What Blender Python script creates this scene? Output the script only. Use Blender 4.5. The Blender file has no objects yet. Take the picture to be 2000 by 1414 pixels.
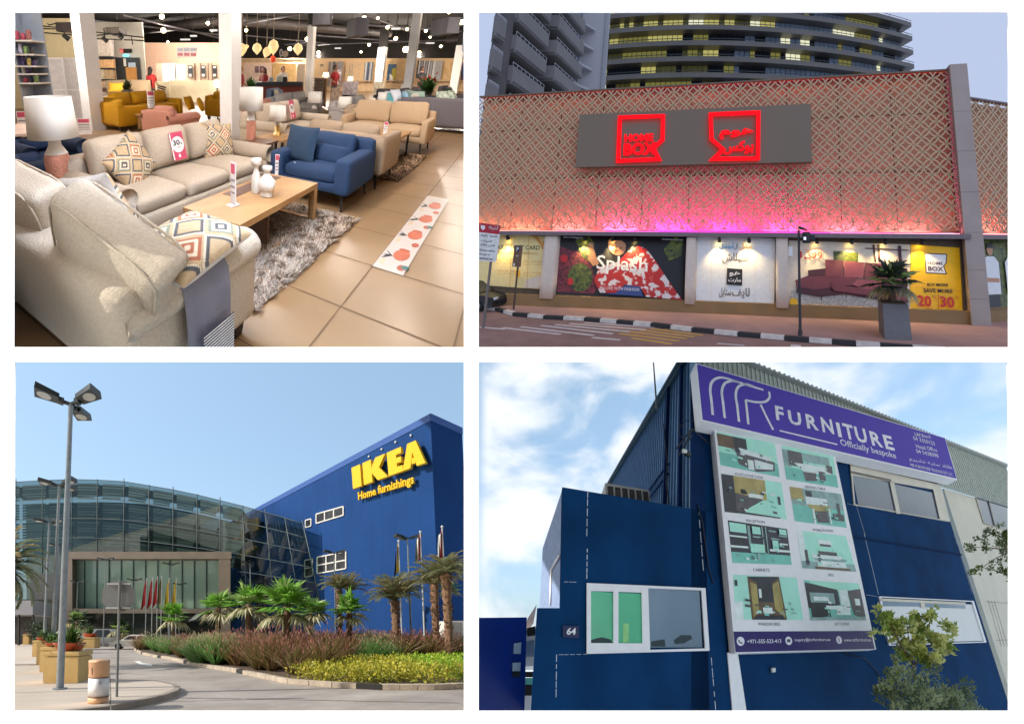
import bpy, bmesh, math, random, os
import numpy as np
from mathutils import Matrix, Vector

# ------------------------------------------------------------------ camera, sky, sun, exposure
SC = bpy.context.scene
COL = SC.collection
PITCH = math.atan(0.7546)            # the camera looks up this much
CAM_H = 1.32
F = 700.0                            # focal length in photo pixels (2000 wide)
cam_data = bpy.data.cameras.new("camera")
cam_data.sensor_width = 36.0
cam_data.lens = 36.0 * F / 2000.0
cam_data.clip_start = 0.02
cam_data.clip_end = 4000
cam = bpy.data.objects.new("camera", cam_data)
COL.objects.link(cam)
cam.location = (0, 0, CAM_H)
cam.rotation_euler = (math.pi / 2 + PITCH, 0, 0)
SC.camera = cam
SC.view_settings.view_transform = 'Standard'
SC.view_settings.look = 'None'
SC.view_settings.exposure = 0.65
SC.view_settings.gamma = 1.0
SC.cycles.use_denoising = True
SC.cycles.max_bounces = 6
SC.cycles.transparent_max_bounces = 12
SC.cycles.sample_clamp_indirect = 4.0
SC.cycles.caustics_reflective = False
SC.cycles.caustics_refractive = False

cP, sP = math.cos(PITCH), math.sin(PITCH)
SUN_MAIN = np.array([-0.80, -0.07, 0.61])
SUN_MAIN = SUN_MAIN / np.linalg.norm(SUN_MAIN)
CAMROT = np.array([[1, 0, 0], [0, cP, -sP], [0, sP, cP]])
SUN_W = CAMROT @ SUN_MAIN
SUN_EL = math.asin(SUN_W[2])
SUN_AZ = math.atan2(SUN_W[0], SUN_W[1])

world = bpy.data.worlds.new("World")
SC.world = world
world.use_nodes = True
wn, wl = world.node_tree.nodes, world.node_tree.links
wn.clear()
w_out = wn.new('ShaderNodeOutputWorld')
w_bg = wn.new('ShaderNodeBackground')
w_sky = wn.new('ShaderNodeTexSky')
w_sky.sky_type = 'NISHITA'
w_sky.sun_disc = False
w_sky.sun_elevation = SUN_EL
w_sky.sun_rotation = SUN_AZ
w_sky.air_density = 1.0
w_sky.dust_density = 1.6
w_sky.ozone_density = 2.0
w_bg.inputs['Strength'].default_value = 0.15
w_co = wn.new('ShaderNodeTexCoord')
w_sep = wn.new('ShaderNodeSeparateXYZ')
wl.new(w_co.outputs['Generated'], w_sep.inputs[0])
w_map = wn.new('ShaderNodeMapping')
w_map.inputs['Scale'].default_value = (2.2, 2.2, 3.4)
wl.new(w_co.outputs['Generated'], w_map.inputs[0])
w_no = wn.new('ShaderNodeTexNoise')
w_no.inputs['Scale'].default_value = 1.7
w_no.inputs['Detail'].default_value = 5.0
w_no.inputs['Roughness'].default_value = 0.5
w_no.inputs['Distortion'].default_value = 0.3
wl.new(w_map.outputs[0], w_no.inputs['Vector'])
w_rmp = wn.new('ShaderNodeMapRange')
w_rmp.interpolation_type = 'SMOOTHSTEP'
w_rmp.inputs['From Min'].default_value = 0.40
w_rmp.inputs['From Max'].default_value = 0.60
wl.new(w_no.outputs['Fac'], w_rmp.inputs['Value'])
w_side = wn.new('ShaderNodeMapRange')
w_side.interpolation_type = 'SMOOTHSTEP'
w_side.inputs['From Min'].default_value = -0.10
w_side.inputs['From Max'].default_value = -0.06
wl.new(w_sep.outputs['X'], w_side.inputs['Value'])
w_mul = wn.new('ShaderNodeMath')
w_mul.operation = 'MULTIPLY'
w_fwd = wn.new('ShaderNodeMapRange')
w_fwd.interpolation_type = 'SMOOTHSTEP'
w_fwd.inputs['From Min'].default_value = -0.1
w_fwd.inputs['From Max'].default_value = 0.25
wl.new(w_sep.outputs['Y'], w_fwd.inputs['Value'])
w_mul0 = wn.new('ShaderNodeMath')
w_mul0.operation = 'MULTIPLY'
wl.new(w_rmp.outputs[0], w_mul0.inputs[0])
w_rt = wn.new('ShaderNodeMapRange')
w_rt.interpolation_type = 'SMOOTHSTEP'
w_rt.inputs['From Min'].default_value = 0.0
w_rt.inputs['From Max'].default_value = 0.3
wl.new(w_sep.outputs['X'], w_rt.inputs['Value'])
w_mx = wn.new('ShaderNodeMath')
w_mx.operation = 'MAXIMUM'
wl.new(w_fwd.outputs[0], w_mx.inputs[0])
wl.new(w_rt.outputs[0], w_mx.inputs[1])
wl.new(w_mx.outputs[0], w_mul0.inputs[1])
wl.new(w_mul0.outputs[0], w_mul.inputs[0])
wl.new(w_side.outputs[0], w_mul.inputs[1])
w_mix = wn.new('ShaderNodeMix')
w_mix.data_type = 'RGBA'
w_mix.inputs[7].default_value = (4.3, 4.5, 4.7, 1)      # white cloud
wl.new(w_mul.outputs[0], w_mix.inputs[0])
w_haze = wn.new('ShaderNodeMix')
w_haze.data_type = 'RGBA'
w_haze.inputs[0].default_value = 0.6
w_haze.inputs[7].default_value = (2.0, 3.0, 4.0, 1)
wl.new(w_sky.outputs[0], w_haze.inputs[6])
w_hz = wn.new('ShaderNodeMath')
w_hz.operation = 'MULTIPLY_ADD'
w_hz.inputs[1].default_value = 0.25
w_hz.inputs[2].default_value = 0.35
wl.new(w_fwd.outputs[0], w_hz.inputs[0])
wl.new(w_hz.outputs[0], w_haze.inputs[0])
wl.new(w_haze.outputs[2], w_mix.inputs[6])
wl.new(w_mix.outputs[2], w_bg.inputs['Color'])
wl.new(w_bg.outputs[0], w_out.inputs[0])

sun_d = bpy.data.lights.new("sun", 'SUN')
sun_d.energy = 3.4
sun_d.angle = math.radians(0.5)
sun_d.color = (1.0, 0.95, 0.87)
sun = bpy.data.objects.new("sun", sun_d)
COL.objects.link(sun)
sun.rotation_euler = Vector(-SUN_W).to_track_quat('-Z', 'Y').to_euler()
sun.location = (-40, -30, 60)

# ------------------------------------------------------------------ frames: each place has its own axes
class Frame:
    """Axes of one place: x right, y forward, z up, ground at z=0, seen from height h."""
    def __init__(s, ppx, ppy, h, ex, ey, ez):
        s.pp = (ppx, ppy); s.h = h
        s.E = np.array([ex, ey, ez], float).T
        s.Ei = np.linalg.inv(s.E)
        S = np.array([[1, (ppx - 1000) / F, 0], [0, 1, 0], [0, (707 - ppy) / F, 1]])
        s.A = CAMROT @ S @ s.E
        s.t = np.array([0, 0, CAM_H])
        s.cuts = []
    def W(s, P):
        P = np.asarray(P, float)
        return (P - np.array([0, 0, s.h])) @ s.A.T + s.t
    def ray(s, px, py):
        return s.Ei @ np.array([(px - s.pp[0]) / F, 1.0, -(py - s.pp[1]) / F])
    def at(s, px, py, z=0.0):
        r = s.ray(px, py)
        return np.array([0, 0, s.h]) + r * ((z - s.h) / r[2])
    def aty(s, px, py, y):
        r = s.ray(px, py)
        return np.array([0, 0, s.h]) + r * (y / r[1])
    def atx(s, px, py, x):
        r = s.ray(px, py)
        return np.array([0, 0, s.h]) + r * (x / r[0])
    def plane(s, px, py, p0, n):
        r = s.ray(px, py); o = np.array([0, 0, s.h])
        return o + r * (np.dot(np.asarray(p0) - o, n) / np.dot(r, n))
    def px(s, P):
        c = s.E @ (np.asarray(P, float) - np.array([0, 0, s.h]))
        return s.pp[0] + F * c[0] / c[1], s.pp[1] - F * c[2] / c[1]
    def m(s, npx, y):
        return npx * y / F

def pitched(ppx, ppy, hor, h):
    p = math.atan((ppy - hor) / F)
    c, n = math.cos(p), math.sin(p)
    return Frame(ppx, ppy, h, (1, 0, 0), (0, c, n), (0, -n, c))

def nrm(v):
    v = np.asarray(v, float)
    return v / np.linalg.norm(v)

def Rz(a):
    c, s = math.cos(a), math.sin(a)
    return np.array([[c, -s, 0], [s, c, 0], [0, 0, 1.0]])
def Rx(a):
    c, s = math.cos(a), math.sin(a)
    return np.array([[1.0, 0, 0], [0, c, -s], [0, s, c]])
def Ry(a):
    c, s = math.cos(a), math.sin(a)
    return np.array([[c, 0, s], [0, 1.0, 0], [-s, 0, c]])

# ------------------------------------------------------------------ materials
def lin(c):
    return tuple(((v / 255.0) / 12.92 if v / 255.0 <= 0.04045 else ((v / 255.0 + 0.055) / 1.055) ** 2.4) for v in c)

_M = {}
def mat(name, rgb, rough=0.6, metal=0.0, var=0.12, scale=6.0, bump=0.0, bscale=60.0, emit=0.0, spec=0.5, rgb2=None, trans=0.0):
    if name in _M:
        return _M[name]
    m = bpy.data.materials.new(name)
    m.use_nodes = True
    nt = m.node_tree; n = nt.nodes; l = nt.links
    b = n['Principled BSDF']
    c = lin(rgb)
    b.inputs['Roughness'].default_value = rough
    b.inputs['Metallic'].default_value = metal
    b.inputs['Specular IOR Level'].default_value = spec
    if trans:
        b.inputs['Transmission Weight'].default_value = trans
    co = n.new('ShaderNodeTexCoord')
    if var > 0 or rgb2 is not None:
        no = n.new('ShaderNodeTexNoise')
        no.inputs['Scale'].default_value = scale
        no.inputs['Detail'].default_value = 4.0
        l.new(co.outputs['Object'], no.inputs['Vector'])
        rp = n.new('ShaderNodeValToRGB')
        c2 = lin(rgb2) if rgb2 is not None else tuple(min(1, x * (1 + var)) for x in c)
        c1 = c if rgb2 is not None else tuple(x * (1 - var) for x in c)
        rp.color_ramp.elements[0].position = 0.32
        rp.color_ramp.elements[1].position = 0.68
        rp.color_ramp.elements[0].color = (*c1, 1)
        rp.color_ramp.elements[1].color = (*c2, 1)
        l.new(no.outputs['Fac'], rp.inputs[0])
        l.new(rp.outputs[0], b.inputs['Base Color'])
        if emit:
            l.new(rp.outputs[0], b.inputs['Emission Color'])
    else:
        b.inputs['Base Color'].default_value = (*c, 1)
        b.inputs['Emission Color'].default_value = (*c, 1)
    b.inputs['Emission Strength'].default_value = emit
    if bump > 0:
        nb = n.new('ShaderNodeTexNoise')
        nb.inputs['Scale'].default_value = bscale
        nb.inputs['Detail'].default_value = 3.0
        l.new(co.outputs['Object'], nb.inputs['Vector'])
        bp = n.new('ShaderNodeBump')
        bp.inputs['Strength'].default_value = bump
        bp.inputs['Distance'].default_value = 0.02
        l.new(nb.outputs['Fac'], bp.inputs['Height'])
        l.new(bp.outputs[0], b.inputs['Normal'])
    _M[name] = m
    return m

def glass(name, rgb, fac=0.3, rough=0.05, grgb=(255, 255, 255)):
    """tinted see-through pane with a glossy coat"""
    if name in _M:
        return _M[name]
    m = bpy.data.materials.new(name)
    m.use_nodes = True
    nt = m.node_tree; n = nt.nodes; l = nt.links
    n.remove(n['Principled BSDF'])
    t = n.new('ShaderNodeBsdfTransparent'); t.inputs[0].default_value = (*lin(rgb), 1)
    g = n.new('ShaderNodeBsdfGlossy'); g.inputs['Roughness'].default_value = rough
    g.inputs[0].default_value = (*lin(grgb), 1)
    mx = n.new('ShaderNodeMixShader'); mx.inputs[0].default_value = fac
    l.new(t.outputs[0], mx.inputs[1]); l.new(g.outputs[0], mx.inputs[2])
    l.new(mx.outputs[0], n['Material Output'].inputs[0])
    _M[name] = m
    return m

def leafm(name, rgb, rgb2=None, var=.25, scale=1.5, tr=.4, rough=.5):
    """leaf: part of the light passes through"""
    if name in _M:
        return _M[name]
    m = mat(name, rgb, rough, var=var, scale=scale, rgb2=rgb2)
    nt = m.node_tree; n = nt.nodes; l = nt.links
    b = n['Principled BSDF']; t = n.new('ShaderNodeBsdfTranslucent'); mx = n.new('ShaderNodeMixShader'); mx.inputs[0].default_value = tr
    src = b.inputs['Base Color'].links[0].from_socket
    l.new(src, t.inputs[0]); l.new(b.outputs[0], mx.inputs[1]); l.new(t.outputs[0], mx.inputs[2]); l.new(mx.outputs[0], n['Material Output'].inputs[0])
    return m

def emitter(name, rgb, strength=1.0):
    if name in _M:
        return _M[name]
    m = bpy.data.materials.new(name)
    m.use_nodes = True
    nt = m.node_tree; n = nt.nodes; l = nt.links
    n.remove(n['Principled BSDF'])
    e = n.new('ShaderNodeEmission'); e.inputs[0].default_value = (*lin(rgb), 1); e.inputs[1].default_value = strength
    l.new(e.outputs[0], n['Material Output'].inputs[0])
    _M[name] = m
    return m

# ------------------------------------------------------------------ mesh builder
_TXT = {}
def text_mesh(body, heavy=0.0, shear=0.0):
    key = (body, heavy, shear)
    if key not in _TXT:
        cu = bpy.data.curves.new("lettering", 'FONT')
        cu.body = body; cu.size = 1.0; cu.offset = heavy; cu.shear = shear
        cu.resolution_u = 2; cu.fill_mode = 'FRONT'
        ob = bpy.data.objects.new("lettering", cu)
        me = ob.to_mesh()
        v = np.zeros(len(me.vertices) * 3); me.vertices.foreach_get('co', v)
        f = [tuple(p.vertices) for p in me.polygons]
        ob.to_mesh_clear(); bpy.data.objects.remove(ob); bpy.data.curves.remove(cu)
        _TXT[key] = (v.reshape(-1, 3), f)
    return _TXT[key]

def cut_x(c, keep):
    """upright cutting plane through the viewpoint: each place ends at the wall between the openings"""
    return CAMROT @ np.array([1.0, -(c - 1000) / F, 0.0]) * keep
def cut_y(c, keep):
    return CAMROT @ np.array([0.0, -(707 - c) / F, 1.0]) * keep

class MB:
    def __init__(s, fr, R=None, o=(0, 0, 0)):
        s.fr = fr; s.R = np.eye(3) if R is None else R; s.o = np.asarray(o, float)
        s.V = []; s.Fc = []; s.n = 0; s.sm = []; s.mi = []
    def add(s, v, f, smooth=False, mi=0):
        v = np.asarray(v, float).reshape(-1, 3) @ s.R.T + s.o
        s.V.append(v)
        k = s.n
        s.Fc += [tuple(i + k for i in q) for q in f]
        s.sm += [smooth] * len(f); s.mi += [mi] * len(f)
        s.n += len(v)
        return s
    def box(s, x0, x1, y0, y1, z0, z1, mi=0, R=None):
        v = np.array([(x, y, z) for z in (z0, z1) for y in (y0, y1) for x in (x0, x1)])
        if R is not None:
            c = v.mean(0); v = (v - c) @ R.T + c
        return s.add(v, [(0, 2, 3, 1), (4, 5, 7, 6), (0, 1, 5, 4), (2, 6, 7, 3), (0, 4, 6, 2), (1, 3, 7, 5)], mi=mi)
    def hexa(s, a, b, mi=0):
        """eight corners: quad a and quad b, same order"""
        v = list(a) + list(b)
        return s.add(v, [(3, 2, 1, 0), (4, 5, 6, 7), (0, 1, 5, 4), (1, 2, 6, 5), (2, 3, 7, 6), (3, 0, 4, 7)], mi=mi)
    def prism(s, pts, d, mi=0):
        pts = np.asarray(pts, float); d = np.asarray(d, float); n = len(pts)
        v = np.vstack([pts, pts + d])
        f = [tuple(range(n))[::-1], tuple(range(n, 2 * n))] + [(i, (i + 1) % n, n + (i + 1) % n, n + i) for i in range(n)]
        return s.add(v, f, mi=mi)
    def poly(s, pts, mi=0):
        return s.add(pts, [tuple(range(len(pts)))], mi=mi)
    def rbox(s, c, size, r=0.05, n=4, puff=0.0, R=None, smooth=True, mi=0, sag=0.0, wr=0.0, seed=0):
        """rounded box / cushion: a gridded cube pulled to rounded edges, bulged by puff"""
        sx, sy, sz = [q / 2 for q in size]
        r = min(r, sx, sy, sz)
        vs = {}; V = []; Fq = []
        def idx(p):
            k = (round(p[0], 5), round(p[1], 5), round(p[2], 5))
            if k not in vs:
                vs[k] = len(V); V.append(k)
            return vs[k]
        t = np.linspace(-1, 1, n + 1)
        e = 1 - 1e-9
        # denser near the edges
        t = np.sign(t) * (1 - (1 - np.abs(t)) ** 1.5)
        for ax in range(3):
            for sg in (-1, 1):
                for i in range(n):
                    for j in range(n):
                        q = []
                        for (a, b) in ((i, j), (i + 1, j), (i + 1, j + 1), (i, j + 1)):
                            p = [0, 0, 0]; p[ax] = sg; p[(ax + 1) % 3] = t[a]; p[(ax + 2) % 3] = t[b]
                            q.append(idx(p))
                        Fq.append(tuple(q) if sg > 0 else tuple(q[::-1]))
        P = np.array(V)
        Q = P * np.array([sx, sy, sz])
        inner = np.clip(Q, [-(sx - r), -(sy - r), -(sz - r)], [sx - r, sy - r, sz - r])
        d = Q - inner
        L = np.linalg.norm(d, axis=1, keepdims=True); L[L == 0] = 1
        Q = inner + d / L * r
        if puff:
            # bulge along the thinnest axis
            ax = int(np.argmin(size)); o = [k for k in range(3) if k != ax]
            u = np.clip(Q[:, o[0]] / (size[o[0]] / 2), -1, 1); w = np.clip(Q[:, o[1]] / (size[o[1]] / 2), -1, 1)
            g = (1 - u ** 2) * (1 - w ** 2)
            Q[:, ax] += np.sign(P[:, ax]) * np.abs(P[:, ax]) * puff * g
            Q[:, ax] *= 1 - 0.55 * (np.maximum(np.abs(u), np.abs(w)) ** 6) * min(1, puff / (size[ax] / 2 + 1e-6))
        if sag:
            u = Q[:, 0] / sx
            Q[:, 2] -= sag * (1 - u ** 2)
        if wr:
            rg = np.random.RandomState(seed)
            for k in range(5):
                kv = rg.uniform(-1, 1, 3) * (10 + 8 * k); ph = rg.uniform(0, 6)
                Q += (np.sin(Q @ kv + ph) * wr / (k + 1.5))[:, None] * nrm(rg.uniform(-1, 1, 3))
        if R is not None:
            Q = Q @ R.T
        return s.add(Q + np.asarray(c, float), Fq, smooth, mi)
    def cyl(s, p0, p1, r0, r1=None, n=12, caps=True, smooth=True, mi=0):
        p0 = np.asarray(p0, float); p1 = np.asarray(p1, float); r1 = r0 if r1 is None else r1
        a = nrm(p1 - p0)
        u = np.cross(a, [0, 0, 1.0]) if abs(a[2]) < 0.9 else np.cross(a, [1.0, 0, 0])
        u = nrm(u); w = np.cross(a, u)
        th = np.linspace(0, 2 * math.pi, n, endpoint=False)
        ring = np.cos(th)[:, None] * u + np.sin(th)[:, None] * w
        v = np.vstack([p0 + ring * r0, p1 + ring * r1])
        s.add(v, [(i, (i + 1) % n, n + (i + 1) % n, n + i) for i in range(n)], smooth, mi)
        if caps:
            s.add(p0 + ring * r0, [tuple(range(n))[::-1]], mi=mi); s.add(p1 + ring * r1, [tuple(range(n))], mi=mi)
        return s
    def lathe(s, c, prof, n=16, smooth=True, mi=0):
        c = np.asarray(c, float); th = np.linspace(0, 2 * math.pi, n, endpoint=False)
        v = []
        for r, z in prof:
            v += [(c[0] + r * math.cos(t), c[1] + r * math.sin(t), c[2] + z) for t in th]
        f = []
        for k in range(len(prof) - 1):
            f += [(k * n + i, k * n + (i + 1) % n, (k + 1) * n + (i + 1) % n, (k + 1) * n + i) for i in range(n)]
        f.append(tuple(range(n))[::-1]); f.append(tuple(range((len(prof) - 1) * n, len(prof) * n)))
        return s.add(v, f, smooth, mi)
    def tube(s, pts, r, n=6, mi=0, r1=None):
        pts = [np.asarray(p, float) for p in pts]
        r1 = r if r1 is None else r1
        K = len(pts); th = np.linspace(0, 2 * math.pi, n, endpoint=False); v = []
        prev = None
        for k in range(K):
            a = nrm(pts[min(k + 1, K - 1)] - pts[max(k - 1, 0)])
            if prev is None:
                u = np.cross(a, [0, 0, 1.0]) if abs(a[2]) < 0.9 else np.cross(a, [1.0, 0, 0])
            else:
                u = prev - a * np.dot(prev, a)
            u = nrm(u); prev = u; w = np.cross(a, u)
            rr = r + (r1 - r) * k / max(1, K - 1)
            v += [pts[k] + rr * (math.cos(t) * u + math.sin(t) * w) for t in th]
        f = [(k * n + i, k * n + (i + 1) % n, (k + 1) * n + (i + 1) % n, (k + 1) * n + i) for k in range(K - 1) for i in range(n)]
        f += [tuple(range(n))[::-1], tuple(range((K - 1) * n, K * n))]
        return s.add(v, f, True, mi)
    def ball(s, c, r, n=12, m=8, mi=0):
        r = np.broadcast_to(np.asarray(r, float), (3,))
        v = [(0, 0, -1)]; f = []
        for k in range(1, m):
            ph = -math.pi / 2 + math.pi * k / m
            v += [(math.cos(ph) * math.cos(2 * math.pi * i / n), math.cos(ph) * math.sin(2 * math.pi * i / n), math.sin(ph)) for i in range(n)]
        v.append((0, 0, 1))
        f += [(0, 1 + (i + 1) % n, 1 + i) for i in range(n)]
        for k in range(m - 2):
            b = 1 + k * n
            f += [(b + i, b + (i + 1) % n, b + n + (i + 1) % n, b + n + i) for i in range(n)]
        b = 1 + (m - 2) * n; t = len(v) - 1
        f += [(b + i, b + (i + 1) % n, t) for i in range(n)]
        return s.add(np.array(v) * r + np.asarray(c, float), f, True, mi)
    def leaves(s, P, D, N, L, Wd, mi=0, bend=0.0, seg=1):
        """many blades at once: base P, direction D, side N (arrays), length L, width Wd"""
        P = np.asarray(P, float); D = np.asarray(D, float); N = np.asarray(N, float)
        L = np.broadcast_to(np.asarray(L, float), (len(P),))[:, None]; Wd = np.broadcast_to(np.asarray(Wd, float), (len(P),))[:, None]
        m = len(P)
        down = np.array([0, 0, -1.0])
        if seg == 1:
            mid = P + D * L * 0.45 + down * bend * L * 0.2
            tip = P + D * L + down * bend * L
            v = np.stack([P, mid - N * Wd / 2, tip, mid + N * Wd / 2], 1).reshape(-1, 3)
            f = [(4 * i, 4 * i + 1, 4 * i + 2, 4 * i + 3) for i in range(m)]
        else:
            m1 = P + D * L * 0.5 + down * bend * L * 0.25
            tip = P + D * L + down * bend * L
            v = np.stack([P - N * Wd / 2, P + N * Wd / 2, m1 + N * Wd / 2, m1 - N * Wd / 2, tip], 1).reshape(-1, 3)
            f = []
            for i in range(m):
                f += [(5 * i, 5 * i + 1, 5 * i + 2, 5 * i + 3), (5 * i + 3, 5 * i + 2, 5 * i + 4)]
        return s.add(v, f, False, mi)
    def text(s, body, o, u, v, w=None, h=None, depth=0.0, n=None, mi=0, heavy=0.0, shear=0.0, anchor='l', flip=False):
        """lettering on a plane: o lower-left corner, u right, v up (unit), fitted to width w and/or height h (m)"""
        V, Fq = text_mesh(body, heavy, shear)
        lo, hi = V.min(0), V.max(0)
        sx = (w / (hi[0] - lo[0])) if w else None
        sy = (h / (hi[1] - lo[1])) if h else None
        sx = sx if sx else sy; sy = sy if sy else sx
        X = (V[:, 0] - lo[0]) * sx; Y = (V[:, 1] - lo[1]) * sy
        if anchor == 'c':
            X = X - (hi[0] - lo[0]) * sx / 2
        u = np.asarray(u, float); v = np.asarray(v, float); o = np.asarray(o, float)
        P = o + X[:, None] * u + Y[:, None] * v
        if depth and n is not None:
            n = np.asarray(n, float); K = len(P)
            # sides from boundary edges
            from collections import Counter
            ec = Counter()
            for q in Fq:
                for i in range(len(q)):
                    ec[(q[i], q[(i + 1) % len(q)])] += 1
            bd = [e for e in ec if (e[1], e[0]) not in ec]
            s.add(np.vstack([P, P + n * depth]), [tuple(i + K for i in q) for q in Fq] + [(a, b, K + b, K + a) for a, b in bd], mi=mi)
        else:
            s.add(P, Fq, mi=mi)
        return s
    def build(s, name, m, parent=None, base=None):
        V = np.vstack(s.V)
        W = s.fr.W(V) if s.fr is not None else V
        if parent is not None:
            b = np.array(parent['_b'])
        elif base is not None:
            b = s.fr.W(np.asarray(base, float)[None])[0]
        else:
            lo = V.min(0); hi = V.max(0)
            q = np.array([(lo[0] + hi[0]) / 2, (lo[1] + hi[1]) / 2, lo[2]])
            b = s.fr.W(q[None])[0] if s.fr is not None else q
        me = bpy.data.meshes.new(name)
        me.from_pydata((W - b).tolist(), [], s.Fc)
        ms = m if isinstance(m, (list, tuple)) else [m]
        for q in ms:
            me.materials.append(q)
        me.polygons.foreach_set('use_smooth', s.sm)
        if len(ms) > 1:
            me.polygons.foreach_set('material_index', s.mi)
        me.update()
        if s.fr is not None:
            for nv in s.fr.cuts:
                co = np.zeros(len(me.vertices) * 3); me.vertices.foreach_get('co', co)
                dd = (co.reshape(-1, 3) + b - s.fr.t) @ nv
                if len(dd) and dd.min() < -1e-6:
                    bm = bmesh.new(); bm.from_mesh(me)
                    bmesh.ops.bisect_plane(bm, geom=bm.verts[:] + bm.edges[:] + bm.faces[:], plane_co=Vector(s.fr.t - b), plane_no=Vector(nv), clear_inner=True)
                    bm.to_mesh(me); bm.free()
        o = bpy.data.objects.new(name, me)
        COL.objects.link(o)
        if parent is not None:
            o.parent = parent
        else:
            o.location = b
        o['_b'] = b.tolist()
        return o

ALL = []
def tag(o, label=None, cat=None, group=None, kind=None):
    if label: o['label'] = label
    if cat: o['category'] = cat
    if group: o['group'] = group
    if kind: o['kind'] = kind
    return o
def thing(fr, name, label, cat, base, group=None):
    o = bpy.data.objects.new(name, None)
    COL.objects.link(o)
    o.empty_display_size = 0.1
    b = fr.W(np.asarray(base, float)[None])[0]
    o.location = b
    o['_b'] = b.tolist()
    return tag(o, label, cat, group)
def dup(fr, src, base, label=None, group=None):
    """copy of a thing with its parts and their sub-parts, moved to another base"""
    b = fr.W(np.asarray(base, float)[None])[0]
    def cp(o, par):
        c = o.copy(); COL.objects.link(c)
        if par is not None: c.parent = par
        for ch in list(o.children): cp(ch, c)
        return c
    r = cp(src, None)
    r.location = b
    if label: r['label'] = label
    if group: r['group'] = group
    return r

RNG = np.random.RandomState(7)
DEV = '1234'
# ------------------------------------------------------------------ white wall with four openings, leaning back
def build_board():
    TAN = 0.5
    def bp(px, py, k=0.0, grow=(0, 0)):
        x, z = (px - 1000) / F, (707 - py) / F
        Y = 0.55 / (1 - TAN * z)
        p = np.array([x * Y, Y, z * Y])
        back = nrm([0, 1.0, -TAN])
        p = p + back * k
        up = nrm([0, TAN, 1.0])
        return p + np.array([1.0, 0, 0]) * grow[0] + up * grow[1]
    xs = [-120, 28, 906, 935, 1968.5, 2120]
    ys = [-90, 25, 678, 707, 1387, 1500]
    holes = {(1, 1), (3, 1), (1, 3), (3, 3)}
    m = MB(None)
    def W(p):
        return CAMROT @ p + np.array([0, 0, CAM_H])
    g = 0.007
    for i in range(5):
        for j in range(5):
            c = [(xs[i], ys[j]), (xs[i + 1], ys[j]), (xs[i + 1], ys[j + 1]), (xs[i], ys[j + 1])]
            if (i, j) in holes:
                fr_ = [W(bp(*q)) for q in c]
                bk = [W(bp(c[k][0], c[k][1], 0.004, ((-g, g), (g, g), (g, -g), (-g, -g))[k])) for k in range(4)]
                for k in range(4):
                    m.add([fr_[k], fr_[(k + 1) % 4], bk[(k + 1) % 4], bk[k]], [(0, 1, 2, 3)])
            else:
                m.add([W(bp(*q)) for q in c], [(3, 2, 1, 0)])
    # back sheet, same layout, openings a little wider
    for i in range(5):
        for j in range(5):
            if (i, j) in holes: continue
            gx = [0, -g, g, -g, g, 0]; gy = [0, g, -g, g, -g, 0]
            c = [(i, j), (i + 1, j), (i + 1, j + 1), (i, j + 1)]
            m.add([W(bp(xs[a], ys[b], 0.004, (gx[a], gy[b]))) for a, b in c], [(0, 1, 2, 3)])
    o = m.build('display_wall', mat('white_matt', (252, 252, 252), 0.9, var=0, spec=0.0), base=None)
    tag(o, 'plain white wall with four rectangular openings between the four views', 'wall')
build_board()
# ------------------------------------------------------------------ plants
def fan_palm(fr, base, h, r, label, group, seed, nf=22, lean=0.0, green=None, dead=None, trunk_r=0.2):
    rg = np.random.RandomState(seed)
    t = thing(fr, 'fan_palm_tree', label, 'palm tree', base, group)
    bx, by, bz = base
    tr = MB(fr)
    prof = [(trunk_r * 1.25, 0.0)]
    k = max(5, int(h / 0.22))
    for i in range(1, k + 1):
        q = i / k
        prof.append((trunk_r * (1.15 - 0.25 * q) * (1.0 + 0.10 * ((i % 2) * 2 - 1) + rg.uniform(-.04, .04)), h * q))
    tr.lathe((bx, by, bz), prof, 10)
    tr.build('trunk', mat('palm_bark', (116, 92, 72), 0.95, var=.3, scale=9, bump=.6, bscale=14), t)
    cr = MB(fr)
    top = np.array([bx, by, bz + h])
    for i in range(nf):
        az = 2 * math.pi * (i * 0.381966 + rg.uniform(-.05, .05))
        el = math.radians(80 - 100 * (i / nf) ** 0.9 + rg.uniform(-17, 17))
        d = np.array([math.cos(az) * math.cos(el), math.sin(az) * math.cos(el), math.sin(el)])
        pl = r * (0.42 + rg.uniform(-.14, .16))
        pe = top + d * pl + np.array([0, 0, -0.12 * r * (1 - math.sin(max(el, 0)))])
        old = i > nf * 0.80
        mi = 2 if old else (1 if rg.rand() < .35 else 0)
        cr.tube([top, (top + pe) / 2 + np.array([0, 0, .04 * r]), pe], .022 * r / 2 + .008, 4, mi=mi, r1=.008)
        side = nrm(np.cross(d, [0, 0, 1.0])); upv = nrm(np.cross(side, d))
        nb = 19
        ang = np.linspace(-1.75, 1.75, nb)
        D = np.cos(ang)[:, None] * d + np.sin(ang)[:, None] * side + upv * 0.22 * np.abs(np.sin(ang))[:, None]
        D /= np.linalg.norm(D, axis=1, keepdims=True)
        nv = nrm(upv)
        N = np.cross(D, nv)
        N = N + nv * (0.5 * ((np.arange(nb) % 2) * 2 - 1))[:, None]
        N /= np.linalg.norm(N, axis=1, keepdims=True)
        L = r * (0.62 + 0.1 * np.cos(ang)) * rg.uniform(.7, 1.15, nb) * rg.uniform(.8, 1.12)
        cr.leaves(np.repeat(pe[None], nb, 0), D, N, L, r * .085, mi=mi, bend=rg.uniform(.12, .42) if not old else .7, seg=2)
    cr.build('crown', [green or leafm('fan_leaf', (118, 168, 62), var=.3, scale=1.2), leafm('fan_leaf_pale', (160, 188, 110), var=.25, scale=2), dead or leafm('fan_leaf_dry', (172, 166, 126), var=.25, scale=2)], t)
    return t

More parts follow.
